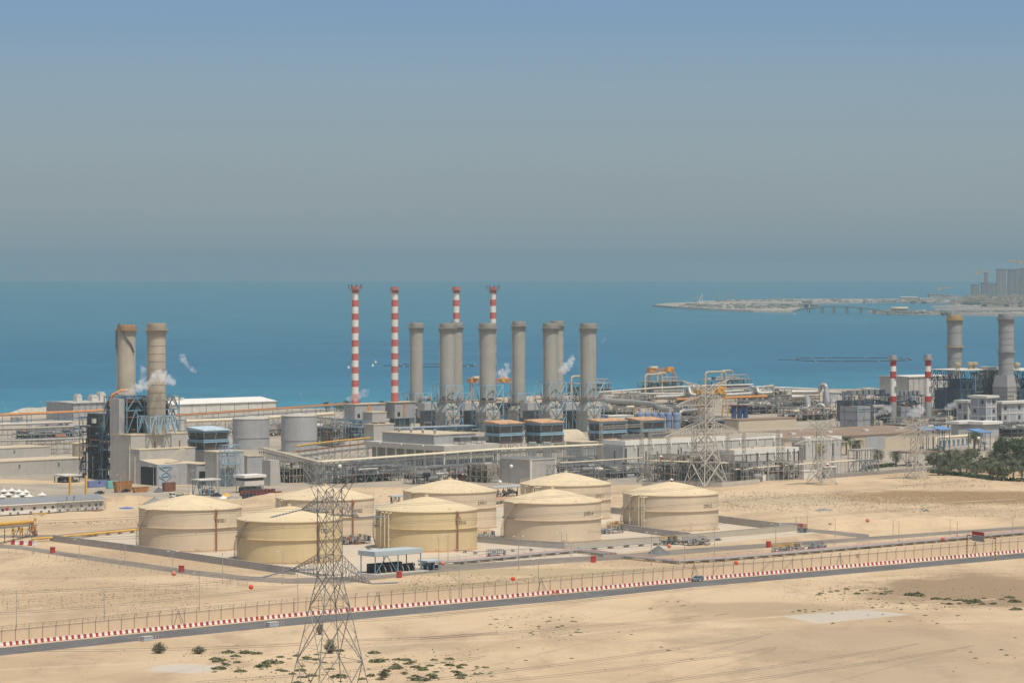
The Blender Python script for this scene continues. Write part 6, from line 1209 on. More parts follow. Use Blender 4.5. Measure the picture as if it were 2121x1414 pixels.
def container(px, py, pl, pr, yt, mat, label, name='shipping_container', open_=False):
    O, Lr, Ll, h = bld(px, py, pl, pr, yt); t = thing(name, label, 'container', O); mb = MB()
    if open_: fl = 1.0; mb.hull([O + ER * fl, O + ER * (Lr - fl), O + ER * (Lr - fl) + EL * Ll, O + ER * fl + EL * Ll, O + EZ * h, O + ER * Lr + EZ * h, O + ER * Lr + EL * Ll + EZ * h, O + EL * Ll + EZ * h], [(0, 1, 5, 4), (1, 2, 6, 5), (2, 3, 7, 6), (3, 0, 4, 7), (3, 2, 1, 0)]); mb.g(O, -.1, Lr + .1, -.1, .15, h - .2, h); mb.g(O, -.1, Lr + .1, Ll - .1, Ll + .1, h - .2, h)
    else: mb.g(O, 0, Lr, 0, Ll, .15, h)
    mb.build('shell', mat, t); mb = MB(); k = max(4, int(Lr / .6))
    for i in range(k): mb.g(O, Lr * i / k + .05, Lr * i / k + .2, -.06, .02, .3, h - .15)
    mb.build('rib', mat, t); return t, O, Lr, Ll, h
t, O, Lr, Ll, h = container(184, 1010, 180, 222, 996, M('violet_blue_container_paint', (.17, .20, .36), var=.1), 'dull violet blue container left of the turquoise one'); mb = MB(); mb.g(O, Lr * .52, Lr * .62, -.1, .05, h * .6, h * .85); mb.build('window', m_black, t)
container(224, 1012, 219, 245, 996, M('turquoise_container_paint', (.18, .42, .38), var=.1), 'turquoise container between the violet blue one and the orange skips')
m_skip = M('rusty_orange_skip', (.36, .17, .06), var=.25, scale=.5)
container(240, 1020, 233, 275, 997, m_skip, 'tall rusty orange skip right of the turquoise container', 'waste_skip', True); container(277, 1020, 272, 309, 1009, m_skip, 'low long rusty orange skip right of the tall one', 'waste_skip', True)
container(341, 1018, 336, 364, 999, M('red_brown_container_paint', (.20, .09, .055), var=.2), 'red brown container in front of the annex truss')
k = 0
m_crate = M('dark_red_crate', (.17, .055, .05), var=.25, scale=.8)
for row, (x0, y0, n) in enumerate(((505, 1033, 10), (500, 1027, 10))):
    for i in range(n):
        x = x0 + i * (8.2 if row == 0 else 7.2); y = y0 - i * .65; O = G(x, y); mt = m_crate if not (row == 0 and i < 3) else M('dark_slate_crate', (.05, .06, .075)); t = thing('crate', 'dark red crate in the %s row beside the raised white cabin' % ('front', 'rear')[row] if mt is m_crate else 'dark slate crate at the left end of the front crate row', 'crate', O, ('dark red crates in the front row', 'dark red crates in the rear row')[row] if mt is m_crate else 'dark slate crates'); mb = MB(); mb.g(O, 0, 1.45, 0, 1.3, .1, 2.0 + rnd.uniform(-.1, .2)); mb.build('case', mt, t); mb = MB()
        for z in (.4, 1.0, 1.6): mb.g(O, -.04, 1.49, -.05, .02, z, z + .14)
        mb.build('batten', mt, t)
def heap(name, label, px, py, w, d, h, mat, seed, cat='heap'):
    O = G(px, py); rg = random.Random(seed); mb = MB(); n, m = 18, 5; rings = []
    for j in range(m + 1):
        f_ = j / m; rings.append([O + Vector((math.cos(2 * math.pi * i / n) * w / 2 * (1 - f_) * rg.uniform(.85, 1.12), math.sin(2 * math.pi * i / n) * d / 2 * (1 - f_) * rg.uniform(.85, 1.12), h * (f_ ** .9) * rg.uniform(.85, 1.1) - (.1 if j == 0 else 0))) for i in range(n)])
    for a, b in zip(rings, rings[1:]):
        for i in range(n): mb.face([a[i], a[(i + 1) % n], b[(i + 1) % n], b[i]])
    o = mb.build(name, mat, smooth=True, at=O); return tag(o, label, cat)
m_gravel = M('grey_gravel', (.24, .235, .22), var=.35, scale=1.5)
heap('gravel_heap', 'pale grey gravel heap behind the roof of the leftmost tank', 320, 1044, 11, 12, 3.0, m_gravel, 1); heap('gravel_heap', 'dark grey gravel cone beside the inner road', 1364, 1145, 8, 9, 2.6, M('dark_grey_gravel', (.14, .14, .13), var=.3, scale=1.5), 2)
heap('tarpaulin_heap', 'black tarpaulin covered heap left of the crates', 449, 1027, 6, 6, 1.6, m_black, 3); heap('tarpaulin_heap', 'yellow tarpaulin covered heap between the black one and the crates', 468, 1028, 5, 5, 1.6, m_yel, 4); heap('tarpaulin_heap', 'white tarpaulin covered heap in front of the yellow one', 463, 1032, 4, 4, 1.4, m_white, 5)
heap('tarpaulin_heap', 'blue tarpaulin lying flat behind the prefab office end', 262, 1052, 7, 10, .5, M('blue_tarpaulin', (.06, .14, .34)), 6); heap('tarpaulin_heap', 'dark covered heap beside the parked truck', 329, 1019, 5, 6, 2.4, m_greyd, 7); heap('scrap_heap', 'grey scrap pile beside the white tarpaulin heap', 480, 1032, 6, 5, 1.2, m_galv, 8)
heap('rubble_heap', 'dark rubble lump on the stony ground right of the tanks', 1918, 1058, 3.5, 4, .9, m_greyd, 9); heap('rubble_heap', 'pale rubble strip on the stony ground right of the tanks', 1706, 1056, 8, 10, .7, m_gravel, 10)
for x, lab in ((145, 'yellow ochre gate post, left of two behind the prefab office'), (178, 'yellow ochre gate post, right of two behind the prefab office')):
    O = G(x, 1026); t = thing('gate_post', lab, 'gate post', O, 'yellow gate posts'); mb = MB(); mb.box(O + EZ * 4.3, (.8, .8, 8.6), PHI); mb.build('post', m_yel, t); mb = MB(); mb.box(O + EZ * .25, (1.4, 1.4, .5), PHI); mb.build('footing', m_conc_light, t)
# sign gantry on the road at the right
t = thing('height_gantry', 'black and yellow height gantry with a red board across the road on the right', 'sign gantry', G(2003, 1154)); A_, B_ = G(2003, 1153), G(2062, 1161)
for p in (A_, B_): mb = MB(); striped_post(mb, p, 7.6, 14, .22); mb.build('post', m_stripe, t)
mb = MB(); n = 16
for i in range(n): a = A_.lerp(B_, i / n) + EZ * 7.6; b = A_.lerp(B_, (i + 1) / n) + EZ * 7.6; mb.mat(i % 2).beam(a, b, .22)
mb.build('crossbeam', m_stripe, t); c0, c1 = A_.lerp(B_, .2), A_.lerp(B_, .62); d_ = (c1 - c0); nn = n_of(d_.normalized()) * -.15
mb = MB(); mb.par(c0 + nn + EZ * 7.9, d_, nn, EZ * 1.2); mb.build('red_board', m_red, t); mb = MB(); mb.par(c0 + nn + EZ * 5.9, d_, nn, EZ * 1.9); mb.build('grey_board', m_galv, t)
# drain boxes by the road
for x0, x1, y, lab in ((298, 318, 1328, 'pale blue grey concrete box beside the road, left one by the bush'), (558, 578, 1298, 'pale blue grey concrete box beside the road, near the pylon')):
    O = G(x0, y); L = along(O, ER, x1); t = thing('culvert_box', lab, 'concrete box', O, 'concrete boxes beside the road'); mb = MB(); mb.g(O, 0, L, 0, 1.6, 0, 1.15); mb.build('box', M('blue_grey_concrete', (.36, .40, .42), var=.06), t); mb = MB(); mb.g(O, -.08, L + .08, -.08, 1.68, 1.15, 1.27); mb.build('lid', m_conc_light, t)
    for k, du in enumerate((-1.6, -.7, L + .6, L + 1.5)):
        p = O + ER * du - EL * .2; s_ = thing('marker_post', 'thin red and white marker post beside the %s box' % ('left' if x0 < 400 else 'right'), 'marker post', p, 'marker posts by the %s box' % ('left' if x0 < 400 else 'right')); mb = MB()
        for i in range(6): mb.mat(i % 2).beam(p + EZ * (.25 * i), p + EZ * (.25 * (i + 1)), .07)
        mb.build('post', [m_red, m_white], s_); mb = MB(); mb.box(p + EZ * .05, (.4, .4, .1)); mb.build('foot', m_conc, s_)
# ================================================================== VEHICLES
def vehicle(loc, rz, label, body, kind_='suv', name='parked_car', glass=m_glass):
    L, Wd = {'suv': (4.5, 1.82), 'car': (4.5, 1.75), 'van': (4.8, 1.8)}[kind_]; t = thing(name, label, 'car', (0, 0, 0)); hw_ = Wd / 2
    if kind_ == 'suv': lo = [(-2.25, .45), (-2.25, .85), (-2.1, 1.0), (-1.1, 1.12), (2.2, 1.12), (2.25, .9), (2.25, .45)]; top = [(-1.1, 1.12), (-.35, 1.66), (1.55, 1.72), (2.12, 1.14)]
    elif kind_ == 'car': lo = [(-2.25, .4), (-2.25, .7), (-2.1, .85), (-1.0, .95), (1.5, .98), (2.2, .9), (2.25, .4)]; top = [(-1.0, .95), (-.3, 1.42), (.9, 1.44), (1.6, .98)]
    else: lo = [(-2.4, .45), (-2.4, .95), (-2.1, 1.1), (2.38, 1.2), (2.4, .45)]; top = [(-2.0, 1.1), (-1.3, 1.9), (2.3, 1.95), (2.38, 1.2)]
    def ext(mb, pr, w0, w1=None):
        w1 = w1 or w0; n = len(pr); zs = [z for _, z in pr]; z0, z1 = min(zs), max(zs); ww_ = lambda z: w0 + (w1 - w0) * (z - z0) / max(1e-6, z1 - z0)
        mb.hull([(x, -ww_(z), z) for x, z in pr] + [(x, ww_(z), z) for x, z in pr], [(i, n + i, n + (i + 1) % n, (i + 1) % n) for i in range(n)] + [tuple(range(n)), tuple(range(2 * n - 1, n - 1, -1))])
    mb = MB(); ext(mb, lo, hw_); ext(mb, [(top[0][0] + .08, top[0][1] - .02), (top[1][0] + .06, top[1][1]), (top[2][0] - .05, top[2][1]), (top[3][0] - .05, top[3][1] - .02)], hw_ * .97, hw_ * .78); mb.build('body', body, t)
    mid = [(top[0][0] + .3, top[0][1] + .05), (top[1][0] + .12, top[1][1] - .1), (top[2][0] - .1, top[2][1] - .1), (top[3][0] - .22, top[3][1] + .07)]
    for s_ in (-1, 1):
        mb = MB(); y = lambda z: s_ * (hw_ * .97 + (hw_ * .78 - hw_ * .97) * (z - top[0][1]) / (top[1][1] - top[0][1]) + .012); mb.face([(x, y(z), z) for x, z in (mid if s_ < 0 else mid[::-1])]); mb.build('side_window', glass, t)
    for (xa, za), (xb, zb), nm, o_ in ((top[0], top[1], 'windscreen', -.03), (top[3], top[2], 'rear_window', .03)):
        mb = MB(); p = [(xa + (xb - xa) * f_ + o_ + .06 * (1 if o_ < 0 else -1), hw_ * k, za + (zb - za) * f_ + .02) for f_, k in ((.12, -.84), (.12, .84), (.9, .70), (.9, -.70))]; mb.face(p); mb.build(nm, glass, t)
    for x in (-1.38, 1.38):
        for s_ in (-1, 1):
            mb = MB(); mb.tube([(x, s_ * (hw_ - .2), .34), (x, s_ * (hw_ + .02), .34)], .34, 16); w_ = mb.build('wheel', m_rubber, t); mb = MB(); mb.tube([(x, s_ * (hw_ - .05), .34), (x, s_ * (hw_ + .045), .34)], .2, 12); r_ = mb.build('rim', m_silver, w_)
    for s_ in (-1, 1):
        mb = MB(); mb.box((lo[0][0] + .02, s_ * hw_ * .7, lo[1][1] - .08), (.12, .34, .16)); mb.build('headlight', m_white, t); mb = MB(); mb.box((lo[-1][0] - .02, s_ * hw_ * .8, .9), (.1, .2, .3)); mb.build('tail_light', m_red, t); mb = MB(); mb.box((top[0][0] + .35, s_ * (hw_ + .08), top[0][1] + .12), (.15, .2, .14)); mb.build('mirror', body, t)
    mb = MB(); mb.box((lo[0][0] - .01, 0, .55), (.1, Wd * .8, .3)); mb.build('grille', m_greyd, t); t.location = loc; t.rotation_euler = (0, 0, rz); return t
ss = rp_.find(1437); p, v = rp_.at(ss); vehicle(p - n_of(v) * 1.5 + EZ * .013, math.atan2(v.y, v.x), 'silver blue off-road car driving past the striped barriers', M('silver_blue_car_paint', (.17, .21, .24), rough=.35, var=.04, spec=.5), 'suv', 'car')
vehicle(G(206, 1023), PHI + .1, 'black car parked near the corner of the prefab roof', M('black_car_paint', (.015, .016, .018), rough=.3, var=.02), 'car'); vehicle(G(259, 1019), PHI + .05, 'dark navy car parked in front of the orange skips', M('navy_car_paint', (.012, .02, .05), rough=.3, var=.02), 'car')
vehicle(G(385, 1031), PHI, 'white van parked behind the leftmost tank roof', m_white, 'van', 'van'); vehicle(G(346, 1017), PHI + .3, 'dark grey car parked by the red brown container', M('dark_grey_car_paint', (.03, .032, .035), rough=.3, var=.02), 'car')
for k, (x, y) in enumerate(((2085, 977), (2100, 975), (2116, 973))): vehicle(G(x, y), PHI, 'white car parked under the palms, %s of three' % ordn[k], m_white, 'car', 'parked_car')
O = G(362, 1032); t = thing('flatbed_truck', 'white cabbed truck with green flatbed beside the white van', 'truck', O); mb = MB(); mb.g(O, -1.4, .4, 0, 2.1, .7, 2.5); mb.build('cab', m_white, t); mb = MB(); mb.g(O, .5, 5.4, 0, 2.1, .9, 1.4); mb.build('flatbed', M('green_truck_paint', (.04, .13, .08)), t); mb = MB(); mb.g(O, -1.43, -1.3, .2, 1.9, 1.6, 2.3); mb.g(O, -1.2, .2, -.03, .1, 1.6, 2.3); mb.build('window', m_glass, t)
for u in (-.8, 3.2, 4.5):
    for v_ in (.12, 1.98): mb = MB(); c = O + ER * u + EL * v_ + EZ * .5; mb.tube([c - EL * .14, c + EL * .14], .5, 14); mb.build('wheel', m_rubber, t)
# ================================================================== LATTICE PYLONS AND LINES
def pylon(Cn, rot, legs, arms, mat, label, r=.11, name='lattice_pylon', group=None, peaks=(), panels=None):
    """legs: (z, width) stations of the square body; arms: (z, half length, depth) of the cross arms"""
    t = thing(name, label, 'pylon', Cn, group); ax = Vector((math.cos(rot), math.sin(rot), 0)); ay = Vector((-math.sin(rot), math.cos(rot), 0)); C0 = Vector((Cn[0], Cn[1], 0))
    def W(z):
        for (a, wa), (b, wb) in zip(legs, legs[1:]):
            if z <= b: return wa + (wb - wa) * (z - a) / (b - a)
        return legs[-1][1]
    P_ = lambda i, z: C0 + ax * (W(z) / 2 * (1 if i in (0, 3) else -1)) + ay * (W(z) / 2 * (1 if i < 2 else -1)) + EZ * z
    z0, z1 = legs[0][0], legs[-1][0]; st = [z0]
    while st[-1] < z1 - .5: st.append(min(z1, st[-1] + max(2.0, W(st[-1]) * (panels or .82))))
    if len(st) > 2 and st[-1] - st[-2] < 1.2: st.pop(-2)
    for i in range(4):
        mb = MB(); mb.tube([P_(i, z) for z in sorted(set(st + [q for q, _ in legs]))], r * 1.45, 5); mb.build('leg', mat, t)
    mb = MB()
    for k, (a, b) in enumerate(zip(st, st[1:])):
        for i in range(4):
            j = (i + 1) % 4; p, q, u, v = P_(i, a), P_(j, a), P_(i, b), P_(j, b); rr = r * (1.45 if W(a) > 5 else 1); mb.beam(p, v, rr); mb.beam(q, u, rr); x = (p + q + u + v) / 4
            if W(a) > 4.5:
                m_ = (u + v) / 2; mb.beam(u, v, r * .9); mb.beam((p + u) / 2, (p + x) / 2, r * .6); mb.beam((q + v) / 2, (q + x) / 2, r * .6); mb.beam((p + u) / 2, (u + x) / 2, r * .6); mb.beam((q + v) / 2, (v + x) / 2, r * .6); mb.beam((p + x) / 2, (q + x) / 2, r * .5)
    mb.build('bracing', mat, t)
    for z, hl, dp in arms:
        for s in (-1, 1):
            mb = MB(); w = W(z) / 2; w2 = W(min(z + dp, z1)) / 2; tip = C0 + ax * (hl * s) + EZ * z; n = max(4, int((hl - w) / 1.6))
            cs = [(C0 + ax * (w * s) + ay * w + EZ * z), (C0 + ax * (w * s) - ay * w + EZ * z), (C0 + ax * (w2 * s) + ay * w2 + EZ * (z + dp)), (C0 + ax * (w2 * s) - ay * w2 + EZ * (z + dp))]
            for c in cs: mb.beam(c, tip, r * 1.1)
            for k in range(n):
                f0, f1 = k / n, (k + 1) / n; A = [c.lerp(tip, f0) for c in cs]; B = [c.lerp(tip, f1) for c in cs]
                for i, j in ((0, 1), (2, 3), (0, 2), (1, 3)): mb.beam(A[i], B[j], r * .65); mb.beam(A[i], A[j], r * .6)
            mb.build('cross_arm', mat, t)
    for z, hl, up in peaks:
        for s in (-1, 1):
            mb = MB(); w = W(z1) / 2; tip = C0 + ax * (hl * s) + EZ * (z + up); cs = [P_(0 if s > 0 else 1, z1), P_(3 if s > 0 else 2, z1), P_(0 if s > 0 else 1, z), P_(3 if s > 0 else 2, z)]
            for c in cs: mb.beam(c, tip, r)
            for k in range(5):
                for i, j in ((0, 1), (2, 3), (0, 2), (1, 3)): mb.beam(cs[i].lerp(tip, k / 5), cs[j].lerp(tip, (k + 1) / 5), r * .6)
            mb.build('peak_arm', mat, t)
    mb = MB()
    for i in range(4): mb.box(P_(i, z0) + EZ * .2 if z0 < 1 else P_(i, z0), (1, 1, .6))
    if z0 < 1: mb.build('footing', m_conc, t)
    return t, ax, C0
def insulator_string(t, a, b, name='insulator_string', mat=None):
    mb = MB(); a, b = Vector(a), Vector(b); n = 9; pts = []; rr = []
    for i in range(n * 2 + 1): pts.append(a.lerp(b, i / (n * 2))); rr.append(.17 if i % 2 else .09)
    mb.tube(pts, rr, 8); mb.build(name, mat or M('grey_blue_insulator', (.17, .19, .22), rough=.4), t)
    mb = MB(); d = (b - a).normalized(); mb.lathe(b, [(.35, -.06), (.45, 0), (.35, .06)], 10, cap=False); mb.build('grading_ring', m_galv, t)
m_pyl = M('weathered_pylon_steel', (.22, .218, .205), rough=.7, metal=.15, var=.25, scale=.7); m_pyl_l = M('pale_pylon_steel', (.48, .445, .38), rough=.7, metal=.1, var=.15, scale=.5)
# big pylon in front: depth 700 m, feet below the picture
YP = 700.0; zz_ = lambda y: Zat(y, YP); Cp = Vector(((683 - CX) * YP / F, YP, 0)); rot = math.radians(-58)
wd = lambda px: px * YP / F / 1.38
bigp, ax, C0 = pylon(Cp, rot, [(0, wd(225)), (zz_(1414), wd(160)), (zz_(1316), wd(113)), (zz_(1239), wd(76)), (zz_(1194), wd(53)), (zz_(1060), wd(52)), (zz_(1012), wd(50))], [(zz_(1194), 17.5, 4.6), (zz_(1063), 12.5, 3.4)], m_pyl, 'big weathered lattice pylon standing in front of the yellow tanks, its feet cut off below', .072, peaks=[(zz_(1040), 12.5, 7.2)], panels=1.1)
for (z, hl) in ((zz_(1194), 17.5), (zz_(1063), 12.5)):
    for s in (-1, 1):
        tip = C0 + ax * hl * s + EZ * z
        for o_ in (-.5, .5):
            if s < 0: insulator_string(bigp, tip, tip + Vector((-6.0, -1.5 + o_, -1.4)))
            insulator_string(bigp, tip, tip + Vector((5.0, 4.5 + o_, -.2)))
C_ = G(1462, 1006); s_ = C_.y / F; L_ = lambda px: px * s_; ZZ = lambda y: Zat(y, C_.y)
pylon(C_, math.radians(38), [(0, L_(66)), (ZZ(960), L_(44)), (ZZ(900), L_(26)), (ZZ(838), L_(22)), (ZZ(800), L_(17))], [(ZZ(902), L_(115), 6.5), (ZZ(838), L_(82), 5.0), (ZZ(808), L_(22), 2)], m_pyl_l, 'tall pale lattice pylon rising before the long switch hall', .165, peaks=[(ZZ(812), L_(64), 5.5)], panels=.75, group='pale lattice pylons by the switchyard')
for px, py, yt, hw, lab, am in ((1701, 1003, 868, 60, 'low pale lattice pylon over the white transformer cabinet', 50), (1897, 991, 868, 46, 'low pale lattice pylon standing on the sand before the palms', 48)):
    C_ = G(px, py); s_ = C_.y / F; ZZ = lambda y: Zat(y, C_.y); L_ = lambda q: q * s_
    pylon(C_, math.radians(38), [(0, L_(hw * .75)), (ZZ(py - 62), L_(16)), (ZZ(yt + 18), L_(13)), (ZZ(yt + 6), L_(12))], [(ZZ(py - 86), L_(am * 1.25 + 14), 3.4), (ZZ(yt + 22), L_(am * 1.25), 3.2)], m_pyl_l, lab, .13, peaks=[(ZZ(yt + 22), L_(am * .8), 5)], panels=.7, group='pale lattice pylons by the switchyard')
C_ = G(1725, 960); ZZ = lambda y: Zat(y, C_.y)
# conductors: pairs of wires with spacers, given by picture points and depths
def conductor(label, a, b, Ya, Yb, sag=0.0, pair=.5, spacers=(), r=.042, group='conductor pairs crossing over the sand', ext=.25):
    A, B = P(*a, Ya), P(*b, Yb); D = B - A; A2, B2 = A - D * ext, B + D * ext; t = thing('overhead_line', label, 'power line', (A.x, A.y, 0), group); n = 24
    def pt(f, dz): return A2.lerp(B2, f) + EZ * (dz - sag * 4 * f * (1 - f) + sag * .8)
    for dz in ((pair / 2, -pair / 2) if pair else (0,)): mb = MB(); mb.tube([pt(i / n, dz) for i in range(n + 1)], r, 4); mb.build('wire', m_wire, t)
    for f in spacers:
        mb = MB(); p, q = pt(f, pair / 2), pt(f, -pair / 2); o = (B2 - A2).normalized() * .18
        for k in (-1, 1): mb.beam(p + o * k, q + o * k, .035)
        mb.build('spacer', m_greyd, t)
    return t
for k, (a, b, Ya, Yb, sp_) in enumerate((((0, 1230), (560, 1197), 760, 880, (.5, .62)), ((0, 1273), (560, 1222), 740, 860, (.4,)), ((0, 1348), (560, 1339), 640, 700, (.45,)), ((483, 1410), (1000, 1362), 700, 860, ()),
        ((690, 1289), (1000, 1266), 780, 860, ()), ((960, 1268), (1560, 1206), 860, 1060, (.32, .7)), ((700, 1327), (1000, 1314), 760, 830, (.42,)), ((960, 1318), (1560, 1266), 820, 1000, (.5,)), ((960, 1402), (1560, 1321), 720, 900, (.3, .66)), ((1384, 1412), (2121, 1300), 760, 960, (.36, .7)), ((1540, 1411), (2121, 1322), 760, 920, (.45,)),
        ((1560, 1268), (2121, 1196), 980, 1150, (.3, .55)), ((1060, 1410), (1560, 1350), 720, 860, ()))):
    conductor('sagging wire pair over the bare sand, %s from the top left' % ordn[k], a, b, Ya, Yb, 0.6, .42, sp_, ext=.12)
for k, (a, b, Ya, Yb, sp_) in enumerate((((500, 1062), (1300, 1020), 760, 1000, (.3,)), ((500, 1098), (1300, 1058), 760, 1000, (.5,)), ((1300, 1056), (2121, 985), 1000, 1250, (.25, .5)), ((1300, 1098), (2121, 1035), 1000, 1250, (.4,)), ((1300, 1022), (2121, 955), 1000, 1300, (.35,)), ((120, 1082), (560, 1052), 640, 740, ()), ((120, 1120), (560, 1096), 640, 740, (.6,)))):
    conductor('thin wire pair passing before the tanks, %s of seven' % ordn[k], a, b, Ya, Yb, 0.5, .42, sp_, r=.04, group='conductor pairs in front of the tanks', ext=.08)
def ball_wire(label, balls, Y, mat_name, cols, r=.64, wire=True, dia=None):
    """marker balls strung on one earth wire"""
    w = [P(x, y, Yk) for (x, y), Yk in zip(balls, Y)]; t = None
    if wire:
        t = thing('earth_wire', label, 'power line', (w[0].x, w[0].y, 0), 'earth wires carrying marker balls'); mb = MB(); a = w[0] + (w[0] - w[1]) * .5; b = w[-1] + (w[-1] - w[-2]) * .5; mb.tube([a] + w + [b], .02, 4); mb.build('wire', m_wire, t)
    for (x, y), q, (m_, lab) in zip(balls, w, cols):
        o = thing('marker_ball', lab, 'marker ball', q, 'marker balls on the earth wires'); mb = MB(); mb.lathe(q, [(.01, -r)] + [(r * math.cos(a), r * math.sin(a)) for a in span(-1.4, 1.4, 10)] + [(.01, r)], 20, mats=None); 
        if isinstance(m_, list): mb.m = [0 if sum(mb.v[i][2] for i in f) / len(f) < q.z else 1 for f in mb.f]
        mb.build('ball', m_, o, True); mb = MB(); mb.lathe(q, [(r * 1.0, -.06), (r * 1.04, 0), (r * 1.0, .06)], 20, cap=False); mb.build('clamp_seam', m_ if not isinstance(m_, list) else m_[0], o)
m_ball = M('orange_red_ball', (.62, .07, .03), var=.05, rough=.5); m_ballf = M('faded_red_ball', (.60, .20, .14), var=.08)
ball_wire('thin earth wire carrying bright orange balls above the road', [(520, 1215), (1063, 1198), (1525, 1165), (1953, 1116)], (880, 960, 1030, 1100), '', [(m_ball, 'bright orange marker ball in front of the big pylon side'), (m_ball, 'bright orange marker ball over the boundary wall, middle left'), (m_ball, 'bright orange marker ball over the boundary wall right of the silver car'), (m_ball, 'bright orange marker ball before the height gantry')])
ball_wire('thin earth wire carrying faded red balls beside the bund', [(360, 1187), (917, 1166), (1386, 1130), (1797, 1077)], (900, 980, 1050, 1120), '', [(m_ballf, 'faded red marker ball near the hose cabinet by the long bund wall'), (m_ballf, 'faded red marker ball beside the pump shelter lean-to'), (m_ballf, 'faded red marker ball above the dark gravel cone'), (m_ballf, 'faded red marker ball over the sand bank on the right')], r=.66)
rw = [m_red, m_white]
ball_wire('thin earth wire carrying a white ball and red and white balls before the switchyard', [(704, 965), (1059, 965), (1369, 946), (1676, 908)], (1150, 1220, 1300, 1380), '', [(m_white, 'white marker ball over the pylon top left of the control building'), (m_white, 'white marker ball before the windowless grey hall'), (rw, 'red and white marker ball before the long switch hall'), (m_white, 'white marker ball before the pale flat roofed block')])
ball_wire('thin earth wire carrying balls over the rear tanks', [(1036, 998), (1391, 994), (1714, 962), (2027, 907)], (1150, 1230, 1320, 1400), '', [(m_white, 'white marker ball just above the tank marked DF011'), (rw, 'dark red marker ball over the peak of the rightmost tank'), (rw, 'red and white marker ball by the first low pylon'), (m_white, 'white marker ball before the palms and offices')])
q = P(14.5, 1053.5, 1150); o = thing('marker_ball', 'red marker ball in front of the prefab office wall', 'marker ball', q, 'marker balls on the earth wires'); mb = MB(); mb.lathe(q, [(.01, -.62)] + [(.62 * math.cos(a), .62 * math.sin(a)) for a in span(-1.4, 1.4, 10)] + [(.01, .62)], 20); mb.build('ball', m_red, o, True)
conductor('single thin earth wire in front of the prefab office', (-40, 1056), (120, 1049), 1140, 1165, 0, 0, (), .02, 'earth wires carrying marker balls')
# ================================================================== OFFSHORE
GS = lambda x, y, z=SEA_Z: G(x, y, z)
def islet(name, front, back, h, top, side):
    mb = MB(); a = [GS(*p) for p in front]; b = [GS(*p) for p in back]; ring = a + b[::-1]
    up = [p + EZ * h + (Vector((0, 14, 0)) if i < len(a) else Vector((0, -14, 0))) for i, p in enumerate(ring)]; n = len(ring)
    for i in range(n): mb.mat(1).face([ring[i], ring[(i + 1) % n], up[(i + 1) % n], up[i]])
    mb.mat(0).face(up); return kind(mb.build(name, [top, side]), 'structure')
m_isle = M('pale_reclaimed_sand', (.34, .295, .225), var=.25, scale=.015); m_rub = M('dark_rubble_shore', (.22, .20, .17), var=.4, scale=.15)
islet('island', [(1352, 635), (1400, 639), (1470, 643), (1560, 647), (1640, 648)], [(1380, 631), (1430, 629), (1500, 630), (1580, 633), (1662, 640)], 4.5, m_isle, m_rub)
islet('island', [(1470, 632), (1560, 631), (1640, 632), (1720, 629), (1850, 627), (1960, 629.5)], [(1440, 627.5), (1520, 624.5), (1640, 622.5), (1740, 622.5), (1860, 622.5), (1990, 625)], 5.0, m_isle, m_rub)
islet('causeway', [(1800, 649.5), (1900, 652), (2000, 653.5), (2121, 655), (2330, 657)], [(1812, 647), (1900, 648), (2000, 648.5), (2121, 649.5), (2330, 651)], 5.5, m_isle, m_rub)
islet('island', [(1930, 636.5), (2020, 637), (2121, 637.5), (2330, 638)], [(1990, 634), (2040, 632), (2121, 631), (2330, 631)], 3.5, m_isle, m_rub)
islet('island', [(1935, 642), (2040, 643), (2121, 643), (2330, 643)], [(1990, 640.5), (2040, 639.5), (2121, 639), (2330, 639)], 3.5, m_isle, m_rub)
islet('island', [(1975, 633), (2040, 632), (2121, 631), (2330, 630)], [(1965, 622), (2040, 618), (2121, 617), (2330, 616)], 5, M('built_up_ground', (.26, .24, .20), var=.3, scale=.02), m_rub)
# low bridge to the island
t = thing('sea_bridge', 'low grey bridge on piers linking the island to the causeway', 'bridge', GS(1740, 648)); pa, pb = GS(1655, 647.5), GS(1828, 650.5); n = 24; mb = MB(); top = [pa.lerp(pb, i / n) + EZ * (6 + 7 * math.sin(math.pi * min(1, max(0, (i / n) * 1.05)))) for i in range(n + 1)]
for a, b in zip(top, top[1:]): mb.par(a - Vector((0, 8, 0)), b - a, Vector((0, 16, 0)), EZ * 2.4)
mb.build('deck', m_conc, t)
for f in (.12, .28, .42, .58, .74, .9): mb = MB(); p = pa.lerp(pb, f); zt = 6 + 7 * math.sin(math.pi * f); mb.box(p + EZ * zt / 2, (5, 14, zt)); mb.build('pier', m_conc, t)
# buildings far away
def far_block(px, w, yt, Y, mat, label, name='tower_block', cat='tower block', group='far tower blocks under construction', floors=18, cap=True, frame_=0):
    s = Y / F; O = Vector(((px - CX) * s, Y, SEA_Z + 4)); W_ = w * s; h = Zat(yt, Y) - O.z; t = thing(name, label, cat, O, group); mb = MB(); mb.box(O + EZ * h / 2, (W_, W_ * .7, h)); mb.build('shaft', mat, t)
    mb = MB()
    for k in range(1, floors): mb.box(O + EZ * h * k / floors, (W_ + 1.2, W_ * .7 + 1.2, h / floors * .35))
    mb.build('floor_slab', m_conc, t)
    for x in (-.28, .1, .36): mb = MB(); mb.box(O + Vector((W_ * x, -W_ * .36, h * .5)), (W_ * .1, 1.5, h * .98)); mb.build('facade_strip', M('dark_facade', (.16, .165, .17)), t)
    if cap: mb = MB(); mb.box(O + EZ * (h + 2), (W_ * 1.06, W_ * .74, 4)); mb.build('crown', m_greyd, t)
    return t, O, h
m_twr = M('far_concrete_tower', (.26, .25, .24), var=.15, scale=.02); m_twd = M('far_dark_tower', (.14, .15, .17), var=.2, scale=.02)
YT = 9600
